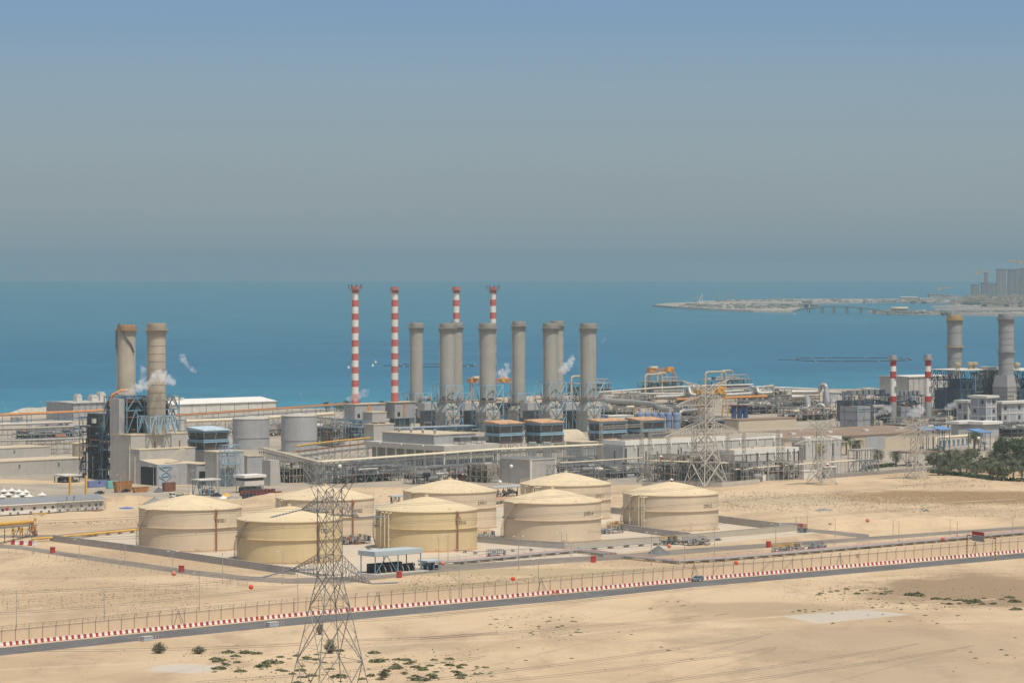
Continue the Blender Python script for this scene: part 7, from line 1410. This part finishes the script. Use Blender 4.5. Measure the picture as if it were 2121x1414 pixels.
for px, w, yt, m_, lab in ((2020, 16, 592, m_twr, 'low pale tower at the left end of the far skyline'), (2041, 16, 588, m_twd, 'dark block with a thin shaft above it in the far skyline'), (2042, 7, 567, m_twr, 'thin shaft rising over the dark block in the far skyline'), (2059, 14, 590, m_twr, 'pale gridded block between the thin shaft and the taller towers'), (2074, 18, 560, m_twr, 'tall tower with a flat wide cap in the far skyline'), (2099, 22, 560, m_twd, 'widest dark tower in the far skyline'), (2119, 12, 558, m_twd, 'tall dark tower cut by the right edge of the skyline'), (2118, 24, 582, m_twr, 'pale banded block in front at the right edge of the skyline')):
    far_block(px, w, yt, YT + (0 if w < 20 else 120), m_, lab)
def tower_crane(px, yt, Y, jib, label, r=1.0):
    O = Vector(((px - CX) * Y / F, Y, SEA_Z + 4)); zt = Zat(yt, Y); t = thing('tower_crane', label, 'tower crane', O, 'tower cranes on the far shore'); mb = MB(); mb.beam(O, Vector((O.x, O.y, zt)), r); mb.build('mast', m_galv, t); mb = MB(); c = Vector((O.x, O.y, zt - 6)); mb.beam(c - Vector((jib * .35, 0, 0)), c + Vector((jib, 0, 2)), r * .8); mb.beam(c + EZ * 6, c + Vector((jib * .7, 0, 1.5)), r * .35); mb.beam(c + EZ * 6, c - Vector((jib * .3, 0, 0)), r * .35); mb.box(c - Vector((jib * .33, 0, 3)), (6, 4, 5)); mb.build('jib', m_yel if r > .9 else m_galv, t)
for px, yt, Y, jib, lab in ((1953, 592, 9400, 30, 'tower crane alone at the left of the far skyline'), (2107, 537, 9650, -30, 'highest tower crane over the dark towers'), (2028, 560, 9600, 20, 'faint tower crane above the low pale tower'), (1615, 612, 8800, 30, 'orange tower crane on the island near the stepped building'), (1513, 607, 8700, 14, 'thin crane mast on the tip island, right one'), (1490, 608, 8700, 10, 'thin crane mast on the tip island, middle one'), (1446, 609, 8300, 12, 'thin crane mast on the tip island, left one')):
    tower_crane(px, yt, Y, jib, lab, 1.3 if yt < 600 else .8)
def mast(px, y0, y1, lean, label):
    a, b = GS(px, y1), None; t = thing('piling_rig', label, 'piling rig', a, 'white piling rigs on the island'); mb = MB(); h = (y1 - y0) * a.y / F; mb.beam(a + EZ * 4, a + Vector((lean, 0, h)), 1.0); mb.build('mast', m_white, t); mb = MB(); mb.box(a + EZ * 6, (9, 6, 4)); mb.build('cab', m_whited, t)
mast(1454, 608, 632, 1, 'white rig mast standing upright on the island tip'); mast(1447, 611, 631, 6, 'white leaning rig mast left of the upright one on the island tip')
t = thing('stepped_building', 'stepped sand coloured building on the island behind the bridge', 'building', GS(1672, 640)); Y = 7600
for x0, x1, yt in ((1642, 1660, 634), (1657, 1672, 630), (1664, 1682, 624), (1680, 1695, 631)):
    a, b = P(x0, 640, Y), P(x1, 640, Y); zt = Zat(yt, Y); mb = MB(); mb.par((a.x, Y - 15, SEA_Z + 3), (b.x - a.x, 0, 0), (0, 40, 0), (0, 0, zt - SEA_Z - 3)); mb.build('wing', m_conc_light, t)
    mb = MB(); mb.par((a.x - 1, Y - 16, zt), (b.x - a.x + 2, 0, 0), (0, 42, 0), (0, 0, 2)); mb.build('parapet', m_conc, t); mb = MB()
    for k in range(3): mb.par((a.x + (b.x - a.x) * (.15 + .28 * k), Y - 15.6, SEA_Z + 6), ((b.x - a.x) * .14, 0, 0), (0, 1, 0), (0, 0, (zt - SEA_Z) * .55))
    mb.build('window_bay', m_greyd, t)
t = thing('round_hall', 'low oval cream hall on the causeway', 'building', GS(1864, 648)); c = GS(1864, 648.5); mb = MB(); mb.lathe(c + EZ * 4 + Vector((0, 12, 0)), [(17, 0), (17, 6), (18.5, 6.2), (18, 8.5), (.1, 9)], 32); mb.build('hall', m_cream, t); mb = MB(); mb.lathe(c + EZ * 4 + Vector((0, 12, 0)), [(17.15, 2), (17.15, 4)], 32, cap=False); mb.build('window_band', m_glass, t)
for k, (x0, x1, yt, Y, m_, lab) in enumerate(((1866, 1900, 616, 9000, m_white, 'long white shed on the far strip of island'), (1925, 1952, 610, 9300, m_conc, 'low grey building under the lone far crane'), (1905, 1935, 619, 9000, m_whited, 'pale low shed next to the long white one'), (1953, 1975, 612, 9300, m_twr, 'low dull block left of the smoke'), (1910, 1922, 644, 7050, m_conc_light, 'small block on the causeway right of the oval hall'))):
    a, b = P(x0, 630, Y), P(x1, 630, Y); zt = Zat(yt, Y); o_ = Vector((a.x, Y, SEA_Z + 4)); t = thing('low_building', lab, 'building', o_, 'low buildings on the far islands'); mb = MB(); mb.par(o_, (b.x - a.x, 0, 0), (0, 30, 0), (0, 0, zt - SEA_Z - 4)); mb.build('wall', m_conc, t); mb = MB(); mb.par(o_ + Vector((-1, -1, zt - SEA_Z - 4)), (b.x - a.x + 2, 0, 0), (0, 32, 0), (0, 0, 2)); mb.build('roof', m_, t)
rg = random.Random(5)
vb = MB(); vr = MB()
def villa():
    t = thing('villa', '', 'villa', (0, 0, 0)); mb = MB(); mb.box((0, 0, 4), (22, 16, 8)); mb.box((4, -2, 9), (10, 12, 4)); mb.build('wall', m_conc, t); mb = MB(); mb.box((0, 0, 8.4), (24, 18, .8)); mb.box((4, -2, 11.4), (11, 13, .8)); mb.build('roof', m_conc_warm, t); mb = MB(); mb.box((-4, -8.1, 3.5), (9, .3, 3)); mb.build('window', m_glass, t); return t
v0 = villa(); k = 0
for row, (x0, x1, y, n) in enumerate(((1985, 2150, 633, 22), (1990, 2150, 629, 22), (2000, 2150, 625, 20), (2040, 2140, 641, 8))):
    for i in range(n):
        x = x0 + (x1 - x0) * (i + rg.uniform(-.3, .3)) / n; o = v0 if k == 0 else dup(v0); o.location = GS(x, y) + EZ * 4.5; o.rotation_euler = (0, 0, rg.uniform(-.5, .5)); sc_ = rg.uniform(.7, 1.25); o.scale = (sc_, sc_, rg.uniform(.7, 1.5)); o['label'] = 'small pale villa in the dense rows on the far shore below the towers'; o['group'] = 'far villas'; k += 1
mb = MB(); rg = random.Random(6)
for i in range(500):
    x = rg.uniform(1990, 2160); p = GS(x, rg.choice((631.5, 627, 634.5)) + rg.uniform(-.6, .6)) + EZ * (5 + rg.uniform(0, 4)); mb.lathe(p, [(.1, -3), (rg.uniform(2, 5), 0), (.1, 4)], 5, cap=False)
kind(mb.build('far_trees', M('hazy_green', (.06, .08, .05), var=.3)), 'stuff')
# floating booms
def boom(x0, x1, ya, yb, label, nb):
    t = thing('floating_boom', label, 'floating boom', GS((x0 + x1) / 2, (ya + yb) / 2), 'floating booms off the shore'); mb = MB(); n = 60; pts = []
    for i in range(n + 1):
        a = 2 * math.pi * i / n + .001; x = (x0 + x1) / 2 + (x1 - x0) / 2 * math.copysign(abs(math.cos(a)) ** .7, math.cos(a)); y = (ya + yb) / 2 + (yb - ya) / 2 * math.sin(a) + (rnd.uniform(-.2, .2)); pts.append(GS(x, y) + EZ * .1)
    mb.tube(pts, .7, 5); mb.tube([pts[n // 2], GS(x0 - (x1 - x0) * .12, (ya + yb) / 2 + .5) + EZ * .1], .6, 4); mb.build('boom_tube', M('black_boom_rubber', (.03, .035, .04)), t)
    for i in range(nb): mb = MB(); p = pts[int(n * (i + .4) / nb)]; mb.lathe(p + EZ * .2, [(.2, -.4), (.6, 0), (.5, .5), (.2, .8)], 8); mb.build('float', m_white, t)
boom(815, 985, 754.5, 760, 'black floating boom with white floats behind the thick grey stacks', 12); boom(1642, 1890, 741.5, 748.5, 'black floating boom with white floats left of the tall ochre ringed stack', 16)
for k, (x, y) in enumerate(((723, 757), (772, 758), (778, 751), (722, 762))):
    p = GS(x, y); t = thing('mooring_buoy', 'small mooring buoy on the sea, %s of four near the first striped chimneys' % ordn[k], 'buoy', p, 'mooring buoys'); mb = MB(); mb.lathe(p, [(.2, -.6), (1.3, 0), (1.1, .9), (.3, 1.5), (.3, 3.2), (.01, 3.4)], 10); mb.build('float', m_white if k else m_greyd, t); mb = MB(); mb.lathe(p + EZ * 3.2, [(.3, 0), (.5, .4), (.3, .9)], 8); mb.build('topmark', m_greyd, t)
p = GS(1645, 651); t = thing('motor_boat', 'tiny white motor boat with a wake before the island bridge', 'boat', p); mb = MB(); mb.hull([p + Vector(q) for q in ((-6, -1.5, .8), (4, -1.5, .8), (8, 0, 1.2), (4, 1.5, .8), (-6, 1.5, .8), (-5.5, -1, -.3), (4, -1, -.3), (6, 0, -.3), (4, 1, -.3), (-5.5, 1, -.3))], [(0, 1, 2, 3, 4), (0, 5, 6, 1), (1, 6, 7, 2), (2, 7, 8, 3), (3, 8, 9, 4), (4, 9, 5, 0)]); mb.build('hull', m_white, t); mb = MB(); mb.box(p + EZ * 1.6, (3.5, 2, 1.6)); mb.build('cabin', m_white, t)
mb = MB(); mb.hull([p + Vector(q) for q in ((-6, -.6, .05), (-6, .6, .05), (-46, 5, .05), (-46, -3, .05))], [(0, 1, 2, 3)]); kind(mb.build('wake', m_white), 'stuff')

rg = random.Random(12); mb = MB()
for i in range(420):
    x, y = rg.choice(((rg.uniform(1400, 1640), rg.uniform(634, 643)), (rg.uniform(1480, 1980), rg.uniform(624, 629)), (rg.uniform(1830, 2140), rg.uniform(649, 653)))); p = GS(x, y) + EZ * 5; w_ = rg.uniform(3, 14); mb.box(p, (w_, w_ * rg.uniform(1, 4), rg.uniform(1.5, 4)))
kind(mb.build('island_rubble', M('mixed_far_rubble', (.20, .18, .15), var=.6, scale=.02)), 'stuff')
# ================================================================== PLANTS
def leaf_mat(name, c): return M(name, c, rough=.7, var=.35, scale=.9, spec=.2)
m_palm = leaf_mat('palm_green', (.115, .125, .07)); m_palm2 = leaf_mat('dry_palm_green', (.13, .12, .06)); m_trunk = M('palm_trunk', (.16, .12, .08), var=.3, scale=2); m_shrub = leaf_mat('scrub_green', (.135, .14, .065)); m_dry = M('dry_scrub', (.20, .15, .085), var=.3, scale=1); m_tree = leaf_mat('dark_tree_green', (.068, .092, .045))
def palm(seed, h=7.5, n=64):
    rg = random.Random(seed); t = thing('date_palm', '', 'palm tree', (0, 0, 0)); mb = MB(); pr = []
    for i in range(9): pr += [(.30 - .01 * i, h * i / 9), (.37 - .01 * i, h * (i + .8) / 9)]
    mb.lathe((0, 0, 0), pr + [(.2, h)], 8); mb.build('trunk', m_trunk, t); mb = MB()
    for i in range(n):
        a = rg.uniform(0, 6.283); el = rg.uniform(-.5, 1.35); L = rg.uniform(2.9, 4.3); d = Vector((math.cos(a), math.sin(a), 0)); s = Vector((-d.y, d.x, 0)); pts = []; z = h; x = 0; ang = el
        for k in range(7): pts.append(d * x + EZ * z); x += math.cos(ang) * L / 6; z += math.sin(ang) * L / 6; ang -= .30
        mb.mat(1 if el < -.15 else 0)
        for k in range(1, 7):
            w = .8 * math.sin(math.pi * (k + .6) / 7.6) + .08
            for q in range(2):
                p = pts[k - 1].lerp(pts[k], q * .5 + .25); o = (pts[k] - pts[k - 1]) * .55
                for sg in (-1, 1): mb.face([p, p + (pts[k] - pts[k - 1]) * .28, p + o + s * (w * sg) - EZ * rg.uniform(.1, .35)])
            mb.face([pts[k - 1] - s * .04, pts[k] - s * .04, pts[k] + s * .04, pts[k - 1] + s * .04])
    mb.build('crown', [m_palm, m_palm2], t); return t
protos = [palm(1, 4.6), palm(2, 5.8), palm(3, 3.6)]; used = [0, 0, 0]
pal = [(1856, 966), (1944, 984), (1955, 984), (2002, 978), (2074, 935), (2099, 928), (2067, 994), (2099, 996), (2038, 978), (1725, 945), (1753, 942), (1819, 956), (1990, 985), (2019, 935), (1972, 966), (1935, 962), (1962, 972), (2022, 986), (2050, 990), (2084, 984), (1983, 960), (2117, 994), (2130, 985), (2006, 955), (697, 851), (718, 850), (706, 852), (676, 852), (738, 848), (790, 842), (1700, 950), (1775, 950), (2058, 962), (2110, 972)]
for i, (x, y) in enumerate(pal):
    k = i % 3; o = protos[k] if not used[k] else dup(protos[k]); used[k] = 1; o.location = G(x, y); o.rotation_euler = (0, 0, rnd.uniform(0, 6)); sc_ = rnd.uniform(.85, 1.05) if y < 860 else rnd.uniform(1.1, 1.5); o.scale = (sc_,) * 3
    sea = y < 860; o['label'] = 'dull date palm standing on the shore near the first striped chimney' if sea else 'dark green date palm in the grove between the low pylon and the right edge'; o['group'] = 'date palms on the shore' if sea else 'date palms in the grove'
def crown_tree(px, py, w, h, label, seed, mat, n=1500, name='broad_tree'):
    O = G(px, py); rg = random.Random(seed); t = thing(name, label, 'tree', O); mb = MB(); mb.tube([O, O + EZ * h * .3, O + Vector((.4, 0, h * .6))], [.5, .4, .2], 8)
    cl = [(Vector((rg.uniform(-.4, .4) * w, rg.uniform(-.3, .3) * w, h * rg.uniform(.3, .85))), rg.uniform(.14, .26) * w) for _ in range(14)]
    for c, r in cl[:7]: mb.tube([O + EZ * h * .3, O + c], [.25, .08], 5)
    mb.build('trunk', m_trunk, t); mb = MB()
    for i in range(n):
        c, r = cl[i % len(cl)]; d = Vector((rg.gauss(0, 1), rg.gauss(0, 1), rg.gauss(0, 1))).normalized() * r * rg.uniform(.6, 1.05); p = O + c + Vector((d.x, d.y, d.z * .75)); q = Vector((rg.gauss(0, 1), rg.gauss(0, 1), rg.gauss(0, 1))).normalized(); u = q.orthogonal().normalized() * rg.uniform(.25, .55); v = q.cross(u).normalized() * rg.uniform(.2, .45)
        if p.z > .1: mb.face([p - u - v, p + u - v * .4, p + u * .6 + v, p - u * .7 + v])
    mb.build('crown', mat, t); return t
crown_tree(2098, 975, 21, 16, 'large dark rounded tree at the right edge among the palms', 21, m_tree, 3000); crown_tree(2135, 968, 18, 14, 'dark tree beyond the palms, cut by the right edge', 22, m_tree, 1800); crown_tree(2118, 950, 10, 9, 'smaller dark tree behind the large rounded one', 23, m_tree, 1200)
def hedge(label, pts, w, h, seed, n=700):
    pa = Path([G(*p) for p in pts]); rg = random.Random(seed); t = thing('hedge', label, 'hedge', pa.p[0]); mb = MB()
    for i in range(n):
        p, v = pa.at(rg.uniform(0, pa.l[-1])); p = p + n_of(v) * rg.uniform(-w / 2, w / 2) + EZ * rg.uniform(.1, h); q = Vector((rg.gauss(0, 1), rg.gauss(0, 1), rg.gauss(0, 1))).normalized(); u = q.orthogonal().normalized() * rg.uniform(.3, .6); k = q.cross(u).normalized() * rg.uniform(.25, .5); mb.face([p - u - k, p + u - k * .4, p + u * .6 + k, p - u * .7 + k])
    mb.build('foliage', m_tree, t); return t
hedge('dark clipped hedge running along under the palm grove to the right edge', [(1925, 978), (1990, 985), (2060, 994), (2140, 998)], 3.5, 1.6, 1, 1500); hedge('short dark hedge beside the tall grey pipe portal', [(1790, 972), (1850, 965)], 3, 1.6, 2, 500)
for k, (x, y, w_, h_) in enumerate(((1948, 968, 9, 5), (1970, 974, 8, 4.5), (1995, 968, 9, 5.5), (2022, 976, 8, 5), (2046, 972, 9, 6), (2060, 984, 7, 4), (2012, 952, 9, 5), (1930, 958, 6, 4), (2085, 962, 10, 7), (2080, 986, 7, 4))):
    crown_tree(x, y, w_, h_, 'low leafy bush filling the palm grove, %s from its left end' % ordn[k], 40 + k, m_palm, 620, 'leafy_bush')
# desert scrub: countable bushes on the sand
def bush_mesh(seed, mat, n=90, flat=.45, name='scrub_bush', leaf=.16, parts=True):
    rg = random.Random(seed); mb = MB()
    for i in range(n):
        a = rg.uniform(0, 6.283); r = math.sqrt(rg.random()); p = Vector((math.cos(a) * r, math.sin(a) * r, flat * (1 - r * r) * rg.uniform(.3, 1.05) + .03)); q = Vector((rg.gauss(0, 1), rg.gauss(0, 1), rg.gauss(0, 1) + .8)).normalized(); u = q.orthogonal().normalized() * leaf * rg.uniform(.7, 1.5); v = q.cross(u).normalized() * leaf * rg.uniform(.6, 1.2); mb.face([p - u - v, p + u - v * .4, p + u * .5 + v, p - u * .7 + v])
    return mb.build(name, mat)
kinds = [bush_mesh(1, m_shrub), bush_mesh(2, m_shrub, 110, .35), bush_mesh(3, leaf_mat('olive_scrub', (.15, .15, .065)), 80, .5), bush_mesh(4, m_dry, 70, .4)]; ku = [0] * 4
rg = random.Random(77); spots = []
def area(x0, x1, y0, y1, n, s0, s1, ks=(0, 1, 2)):
    for _ in range(n): spots.append((rg.uniform(x0, x1), rg.uniform(y0, y1), rg.uniform(s0, s1), rg.choice(ks)))
area(440, 640, 1350, 1392, 26, .5, 2.2); area(760, 960, 1362, 1410, 44, .5, 1.9); area(600, 760, 1345, 1414, 24, .5, 1.8); area(1010, 1200, 1275, 1300, 24, .3, .9); area(1090, 1220, 1300, 1325, 10, .3, .9); area(1690, 1850, 1216, 1232, 30, .35, 1.2); area(1800, 1940, 1238, 1262, 12, .4, 1.0); area(1630, 1760, 1262, 1272, 8, .5, .9)
area(1950, 2110, 1236, 1252, 26, .6, 2.0); area(1700, 2000, 1270, 1300, 14, .3, .8); area(950, 1500, 1300, 1400, 18, .3, .8, (2, 3)); area(960, 1020, 1380, 1404, 12, .4, 1.0); area(1960, 2110, 1290, 1400, 8, .4, .8); area(1300, 1480, 1245, 1270, 7, .3, .7)
spots += [(1900, 1233, 3.0, 0), (1885, 1232, 2.4, 1), (2105, 1262, 2.6, 0), (2020, 1246, 2.6, 0), (1940, 1240, 2.2, 1), (565, 1372, 3.4, 0), (545, 1380, 2.6, 1), (510, 1352, 2.6, 0), (700, 1402, 2.8, 0), (780, 1370, 2.6, 1), (820, 1384, 2.6, 0), (870, 1408, 2.8, 1), (775, 1352, 2.2, 0)]
for (x, y, s_, k) in spots:
    o = kinds[k] if not ku[k] else kinds[k].copy()
    if ku[k]: COL.objects.link(o)
    ku[k] = 1; o.location = G(x, y); o.rotation_euler = (0, 0, rg.uniform(0, 6)); s_ *= .85; o.scale = (s_, s_ * rg.uniform(.7, 1.1), s_ * rg.uniform(.55, .9)); side = x > 1230
    big = s_ >= 1.8; tag(o, '%s %s bush on the bare sand %s' % ('wide' if big else 'small low', ('green', 'green', 'olive', 'dry brown')[k], 'to the right of the pale slab' if side and x > 1600 else 'below the striped barriers' if x > 960 else 'around the foot of the big pylon'), 'bush', 'scrub bushes on the sand')
for k in range(4):
    if not ku[k]: bpy.data.objects.remove(kinds[k])
def twig_bush(px, py, w, h, label, seed, m1, m2, n=150):
    O = G(px, py); rg = random.Random(seed); t = thing('desert_shrub', label, 'shrub', O); mb = MB(); lf = MB()
    for i in range(n):
        a = rg.uniform(0, 6.283); e = rg.uniform(.35, 1.5); L = h * rg.uniform(.6, 1.1); d = Vector((math.cos(a) * math.cos(e) * w / h, math.sin(a) * math.cos(e) * w / h, math.sin(e))); b = O + Vector((rg.uniform(-.3, .3), rg.uniform(-.3, .3), 0)); p = b + d * L; mb.beam(b, p, .03, 3)
        for j in range(4): c = b.lerp(p, rg.uniform(.5, 1.05)) + Vector((rg.gauss(0, .12), rg.gauss(0, .12), rg.gauss(0, .12))); q = Vector((rg.gauss(0, 1), rg.gauss(0, 1), rg.gauss(0, 1))).normalized(); u = q.orthogonal().normalized() * rg.uniform(.06, .16); v = q.cross(u) * .8; lf.face([c - u - v, c + u - v, c + u + v, c - u + v])
    mb.build('stem', m1, t); lf.build('foliage', m2, t)
m_grey_leaf = leaf_mat('grey_green_leaf', (.15, .15, .095))
twig_bush(329, 1352, 2.6, 2.9, 'airy grey green shrub in front of the left concrete box', 1, m_dry, m_grey_leaf, 190); twig_bush(412, 1353, 2.2, 1.9, 'low grey green shrub right of the airy one', 2, m_dry, m_grey_leaf, 150)
twig_bush(663, 1313, 1.3, 3.0, 'thin dry shrub seen through the big pylon, rear one', 3, m_dry, m_dry, 120); twig_bush(684, 1352, 2.1, 3.6, 'tall grey green shrub seen through the big pylon legs', 4, m_dry, m_grey_leaf, 190); twig_bush(795, 1402, 1.8, 1.7, 'dry brownish shrub right of the big pylon feet', 5, m_dry, m_grey_leaf, 120)
# uncountable small scrub, stones and litter
def speckle(name, mat, polys, seed, zmax=.3):
    rg = random.Random(seed); mb = MB()
    for (x0, x1, y0, y1, n, s0, s1) in polys:
        for _ in range(n):
            cxp, cyp = rg.uniform(x0, x1), rg.uniform(y0, y1); c = G(cxp, cyp)
            for _k in range(rg.randint(1, 4)):
                p = c + Vector((rg.gauss(0, 1.6), rg.gauss(0, 2.5), -.03)); s = rg.uniform(s0, s1); a = rg.uniform(0, 2); q = [p + Vector((math.cos(a + j * 2.094) * s * rg.uniform(.7, 1.3), math.sin(a + j * 2.094) * s * rg.uniform(.7, 1.3), 0)) for j in range(3)]; tp = p + EZ * (s * rg.uniform(.5, 1.0) * zmax / .3)
                for j in range(3): mb.face([q[j], q[(j + 1) % 3], tp])
    return kind(mb.build(name, mat), 'stuff')
speckle('dry_scrub', m_dry, [(0, 420, 1215, 1260, 420, .1, .35), (0, 300, 1146, 1215, 260, .1, .3), (60, 290, 1068, 1086, 160, .15, .5), (0, 2121, 1240, 1414, 420, .08, .25), (840, 1200, 1190, 1236, 420, .12, .4), (1200, 2121, 1150, 1200, 360, .1, .3), (200, 560, 1262, 1290, 240, .1, .3), (1500, 1960, 1018, 1060, 900, .15, .45), (1960, 2121, 1020, 1080, 240, .15, .45), (700, 1300, 1000, 1040, 200, .15, .4), (120, 620, 1120, 1215, 300, .1, .3), (1000, 1700, 1140, 1180, 260, .1, .3), (1850, 2050, 975, 1010, 160, .2, .5), (1600, 1960, 1200, 1240, 260, .1, .28)], 1)
speckle('green_scrub', m_shrub, [(440, 1000, 1345, 1414, 150, .12, .45), (1680, 2121, 1215, 1262, 160, .1, .4), (990, 1230, 1272, 1325, 60, .1, .3), (380, 500, 1345, 1365, 40, .1, .3), (840, 1100, 1205, 1236, 90, .1, .3), (120, 520, 1140, 1200, 80, .1, .28)], 2)
speckle('loose_stones', M('pale_stone', (.46, .37, .25), var=.2, scale=2), [(1500, 1950, 1028, 1062, 1300, .15, .45), (0, 2121, 1250, 1414, 160, .08, .2), (60, 290, 1068, 1088, 120, .2, .5), (2000, 2121, 1040, 1080, 200, .2, .5)], 3)
# ================================================================== STEAM
def steam(label, pts, dens, seed, name='steam_plume', col=(.99, .99, .99), lump=.45):
    """pts: (px, y, radius m, depth) along the drifting plume"""
    rg = random.Random(seed); w = [(P(x, y, Y), r) for x, y, r, Y in pts]; path = []; rr = []; n = 7
    for (a, ra), (b, rb) in zip(w, w[1:]):
        for i in range(n): f = i / n; path.append(a.lerp(b, f)); rr.append((ra + (rb - ra) * f) * rg.uniform(1 - lump, 1 + lump * .6))
    path.append(w[-1][0]); rr.append(w[-1][1] * .3); rr[0] *= .4
    mb = MB(); k = 12; prev = None; up = None; rings = []
    for i, p in enumerate(path):
        d = (path[min(i + 1, len(path) - 1)] - path[max(i - 1, 0)]).normalized(); up = d.orthogonal() if up is None else (up - d * up.dot(d)); up.normalize(); s = d.cross(up); rings.append([p + (up * math.cos(2 * math.pi * j / k) + s * math.sin(2 * math.pi * j / k)) * rr[i] * rg.uniform(.78, 1.2) for j in range(k)])
    for a, b in zip(rings, rings[1:]):
        for j in range(k): mb.face([a[j], a[(j + 1) % k], b[(j + 1) % k], b[j]])
    mb.face(rings[0][::-1]); mb.face(rings[-1])
    # welded so the volume is closed
    o = mb.build(name, steam_mat(dens, col), at=path[0]); import bmesh
    bm = bmesh.new(); bm.from_mesh(o.data); bmesh.ops.remove_doubles(bm, verts=bm.verts, dist=.001); bmesh.ops.recalc_face_normals(bm, faces=bm.faces); bm.to_mesh(o.data); bm.free()
    return tag(o, label, 'steam', 'steam plumes over the plant')
def steam_mat(dens, col):
    nm = 'steam_%s_%s' % (dens, col[0])
    if nm in MATS: return MATS[nm]
    m = bpy.data.materials.new(nm); m.use_nodes = True; t = m.node_tree; t.nodes.clear(); o = N(t, 'ShaderNodeOutputMaterial'); v = N(t, 'ShaderNodeVolumePrincipled'); v.inputs['Color'].default_value = (*col, 1); v.inputs['Anisotropy'].default_value = .1
    g = N(t, 'ShaderNodeNewGeometry'); nz = N(t, 'ShaderNodeTexNoise'); nz.inputs['Scale'].default_value = .4; nz.inputs['Detail'].default_value = 4; nz.inputs['Roughness'].default_value = .6; t.links.new(g.outputs['Position'], nz.inputs[0]); mr = N(t, 'ShaderNodeMapRange'); mr.inputs[1].default_value = .34; mr.inputs[2].default_value = .62; mr.inputs[4].default_value = dens * 2.2; t.links.new(nz.outputs[0], mr.inputs[0]); t.links.new(mr.outputs[0], v.inputs['Density']); t.links.new(v.outputs[0], o.inputs['Volume']); MATS[nm] = m; return m
steam('white steam jet drifting right from the tan stacks across the ring seamed one', [(243, 813, .8, 1540), (262, 811, 1.5, 1540), (283, 804, 2.6, 1540), (300, 800, 2.2, 1540), (314, 790, 2.0, 1540), (326, 775, 3.0, 1540), (342, 783, 2.7, 1540), (354, 789, 2.2, 1540), (364, 796, 1.2, 1540)], .15, 1, lump=.35)
steam('thin upright wisp of steam between the two tan stacks', [(292, 802, 2.2, 1690), (296, 785, 1.7, 1690), (297, 768, 1.6, 1690), (292, 756, 1.2, 1690)], .13, 2)
steam('small white puff of steam over the sea right of the tan stacks', [(377, 733, 1.6, 1760), (378, 740, 2.4, 1760), (382, 748, 1.6, 1760), (388, 757, 1.0, 1760), (396, 763, 1.3, 1760), (408, 772, .7, 1760)], .11, 3)
steam('pale steam at the foot of the first striped chimney', [(716, 828, 1.8, 2000), (735, 822, 2.6, 2000), (752, 816, 2.8, 2000), (766, 806, 1.3, 2000)], .07, 4)
steam('faint steam puff right of the stack before the orange crane', [(1030, 777, 1.6, 1990), (1042, 774, 3.4, 1990), (1052, 768, 2.4, 1990), (1049, 750, 1.2, 1990)], .13, 5)
steam('white steam puff beside the shaft of the third thick stack', [(1156, 768, 1.6, 1980), (1166, 766, 3.2, 1980), (1178, 756, 2.8, 1980), (1186, 742, 1.8, 1980), (1184, 734, 1.0, 1980)], .16, 6)
steam('slanting grey steam jet left of the first short striped stack', [(1808, 861, .8, 2030), (1822, 855, 2.0, 2030), (1836, 848, 3.0, 2030), (1848, 843, 2.2, 2030)], .12, 7, lump=.2)
steam('slanting grey steam cloud left of the second short striped stack', [(1878, 858, 1.0, 2030), (1890, 856, 3.2, 2030), (1902, 852, 3.8, 2030), (1912, 842, 3.0, 2030)], .12, 8, lump=.2)
steam('slanting grey steam jet before the left office block', [(1954, 847, .9, 2010), (1968, 842, 2.4, 2010), (1984, 836, 2.6, 2010)], .13, 9, lump=.2)
steam('faint brownish smoke over the ochre ringed stack', [(1977, 650, 3.0, 2150), (1978, 638, 4.2, 2150), (1980, 625, 4.4, 2150), (1984, 612, 4.0, 2150)], .05, 10, 'smoke_plume', (.62, .58, .54))
steam('very faint wisp over the sea right of the rightmost thick stack', [(1246, 712, .9, 2000), (1251, 704, 1.3, 2000), (1254, 698, .8, 2000)], .05, 11)
# ================================================================== HAZE
mb = MB(); mb.par((-4500, -300, -3.2), (9000, 0, 0), (0, 19800, 0), (0, 0, 103.7))
hm = bpy.data.materials.new('haze_air'); hm.use_nodes = True; t = hm.node_tree; t.nodes.clear()
ho = N(t, 'ShaderNodeOutputMaterial'); hv = N(t, 'ShaderNodeVolumePrincipled'); hv.inputs['Color'].default_value = (.44, .575, .605, 1); hv.inputs['Density'].default_value = 6.5e-5; hv.inputs['Anisotropy'].default_value = .2
t.links.new(hv.outputs[0], ho.inputs['Volume'])
kind(mb.build('haze', hm), 'stuff')
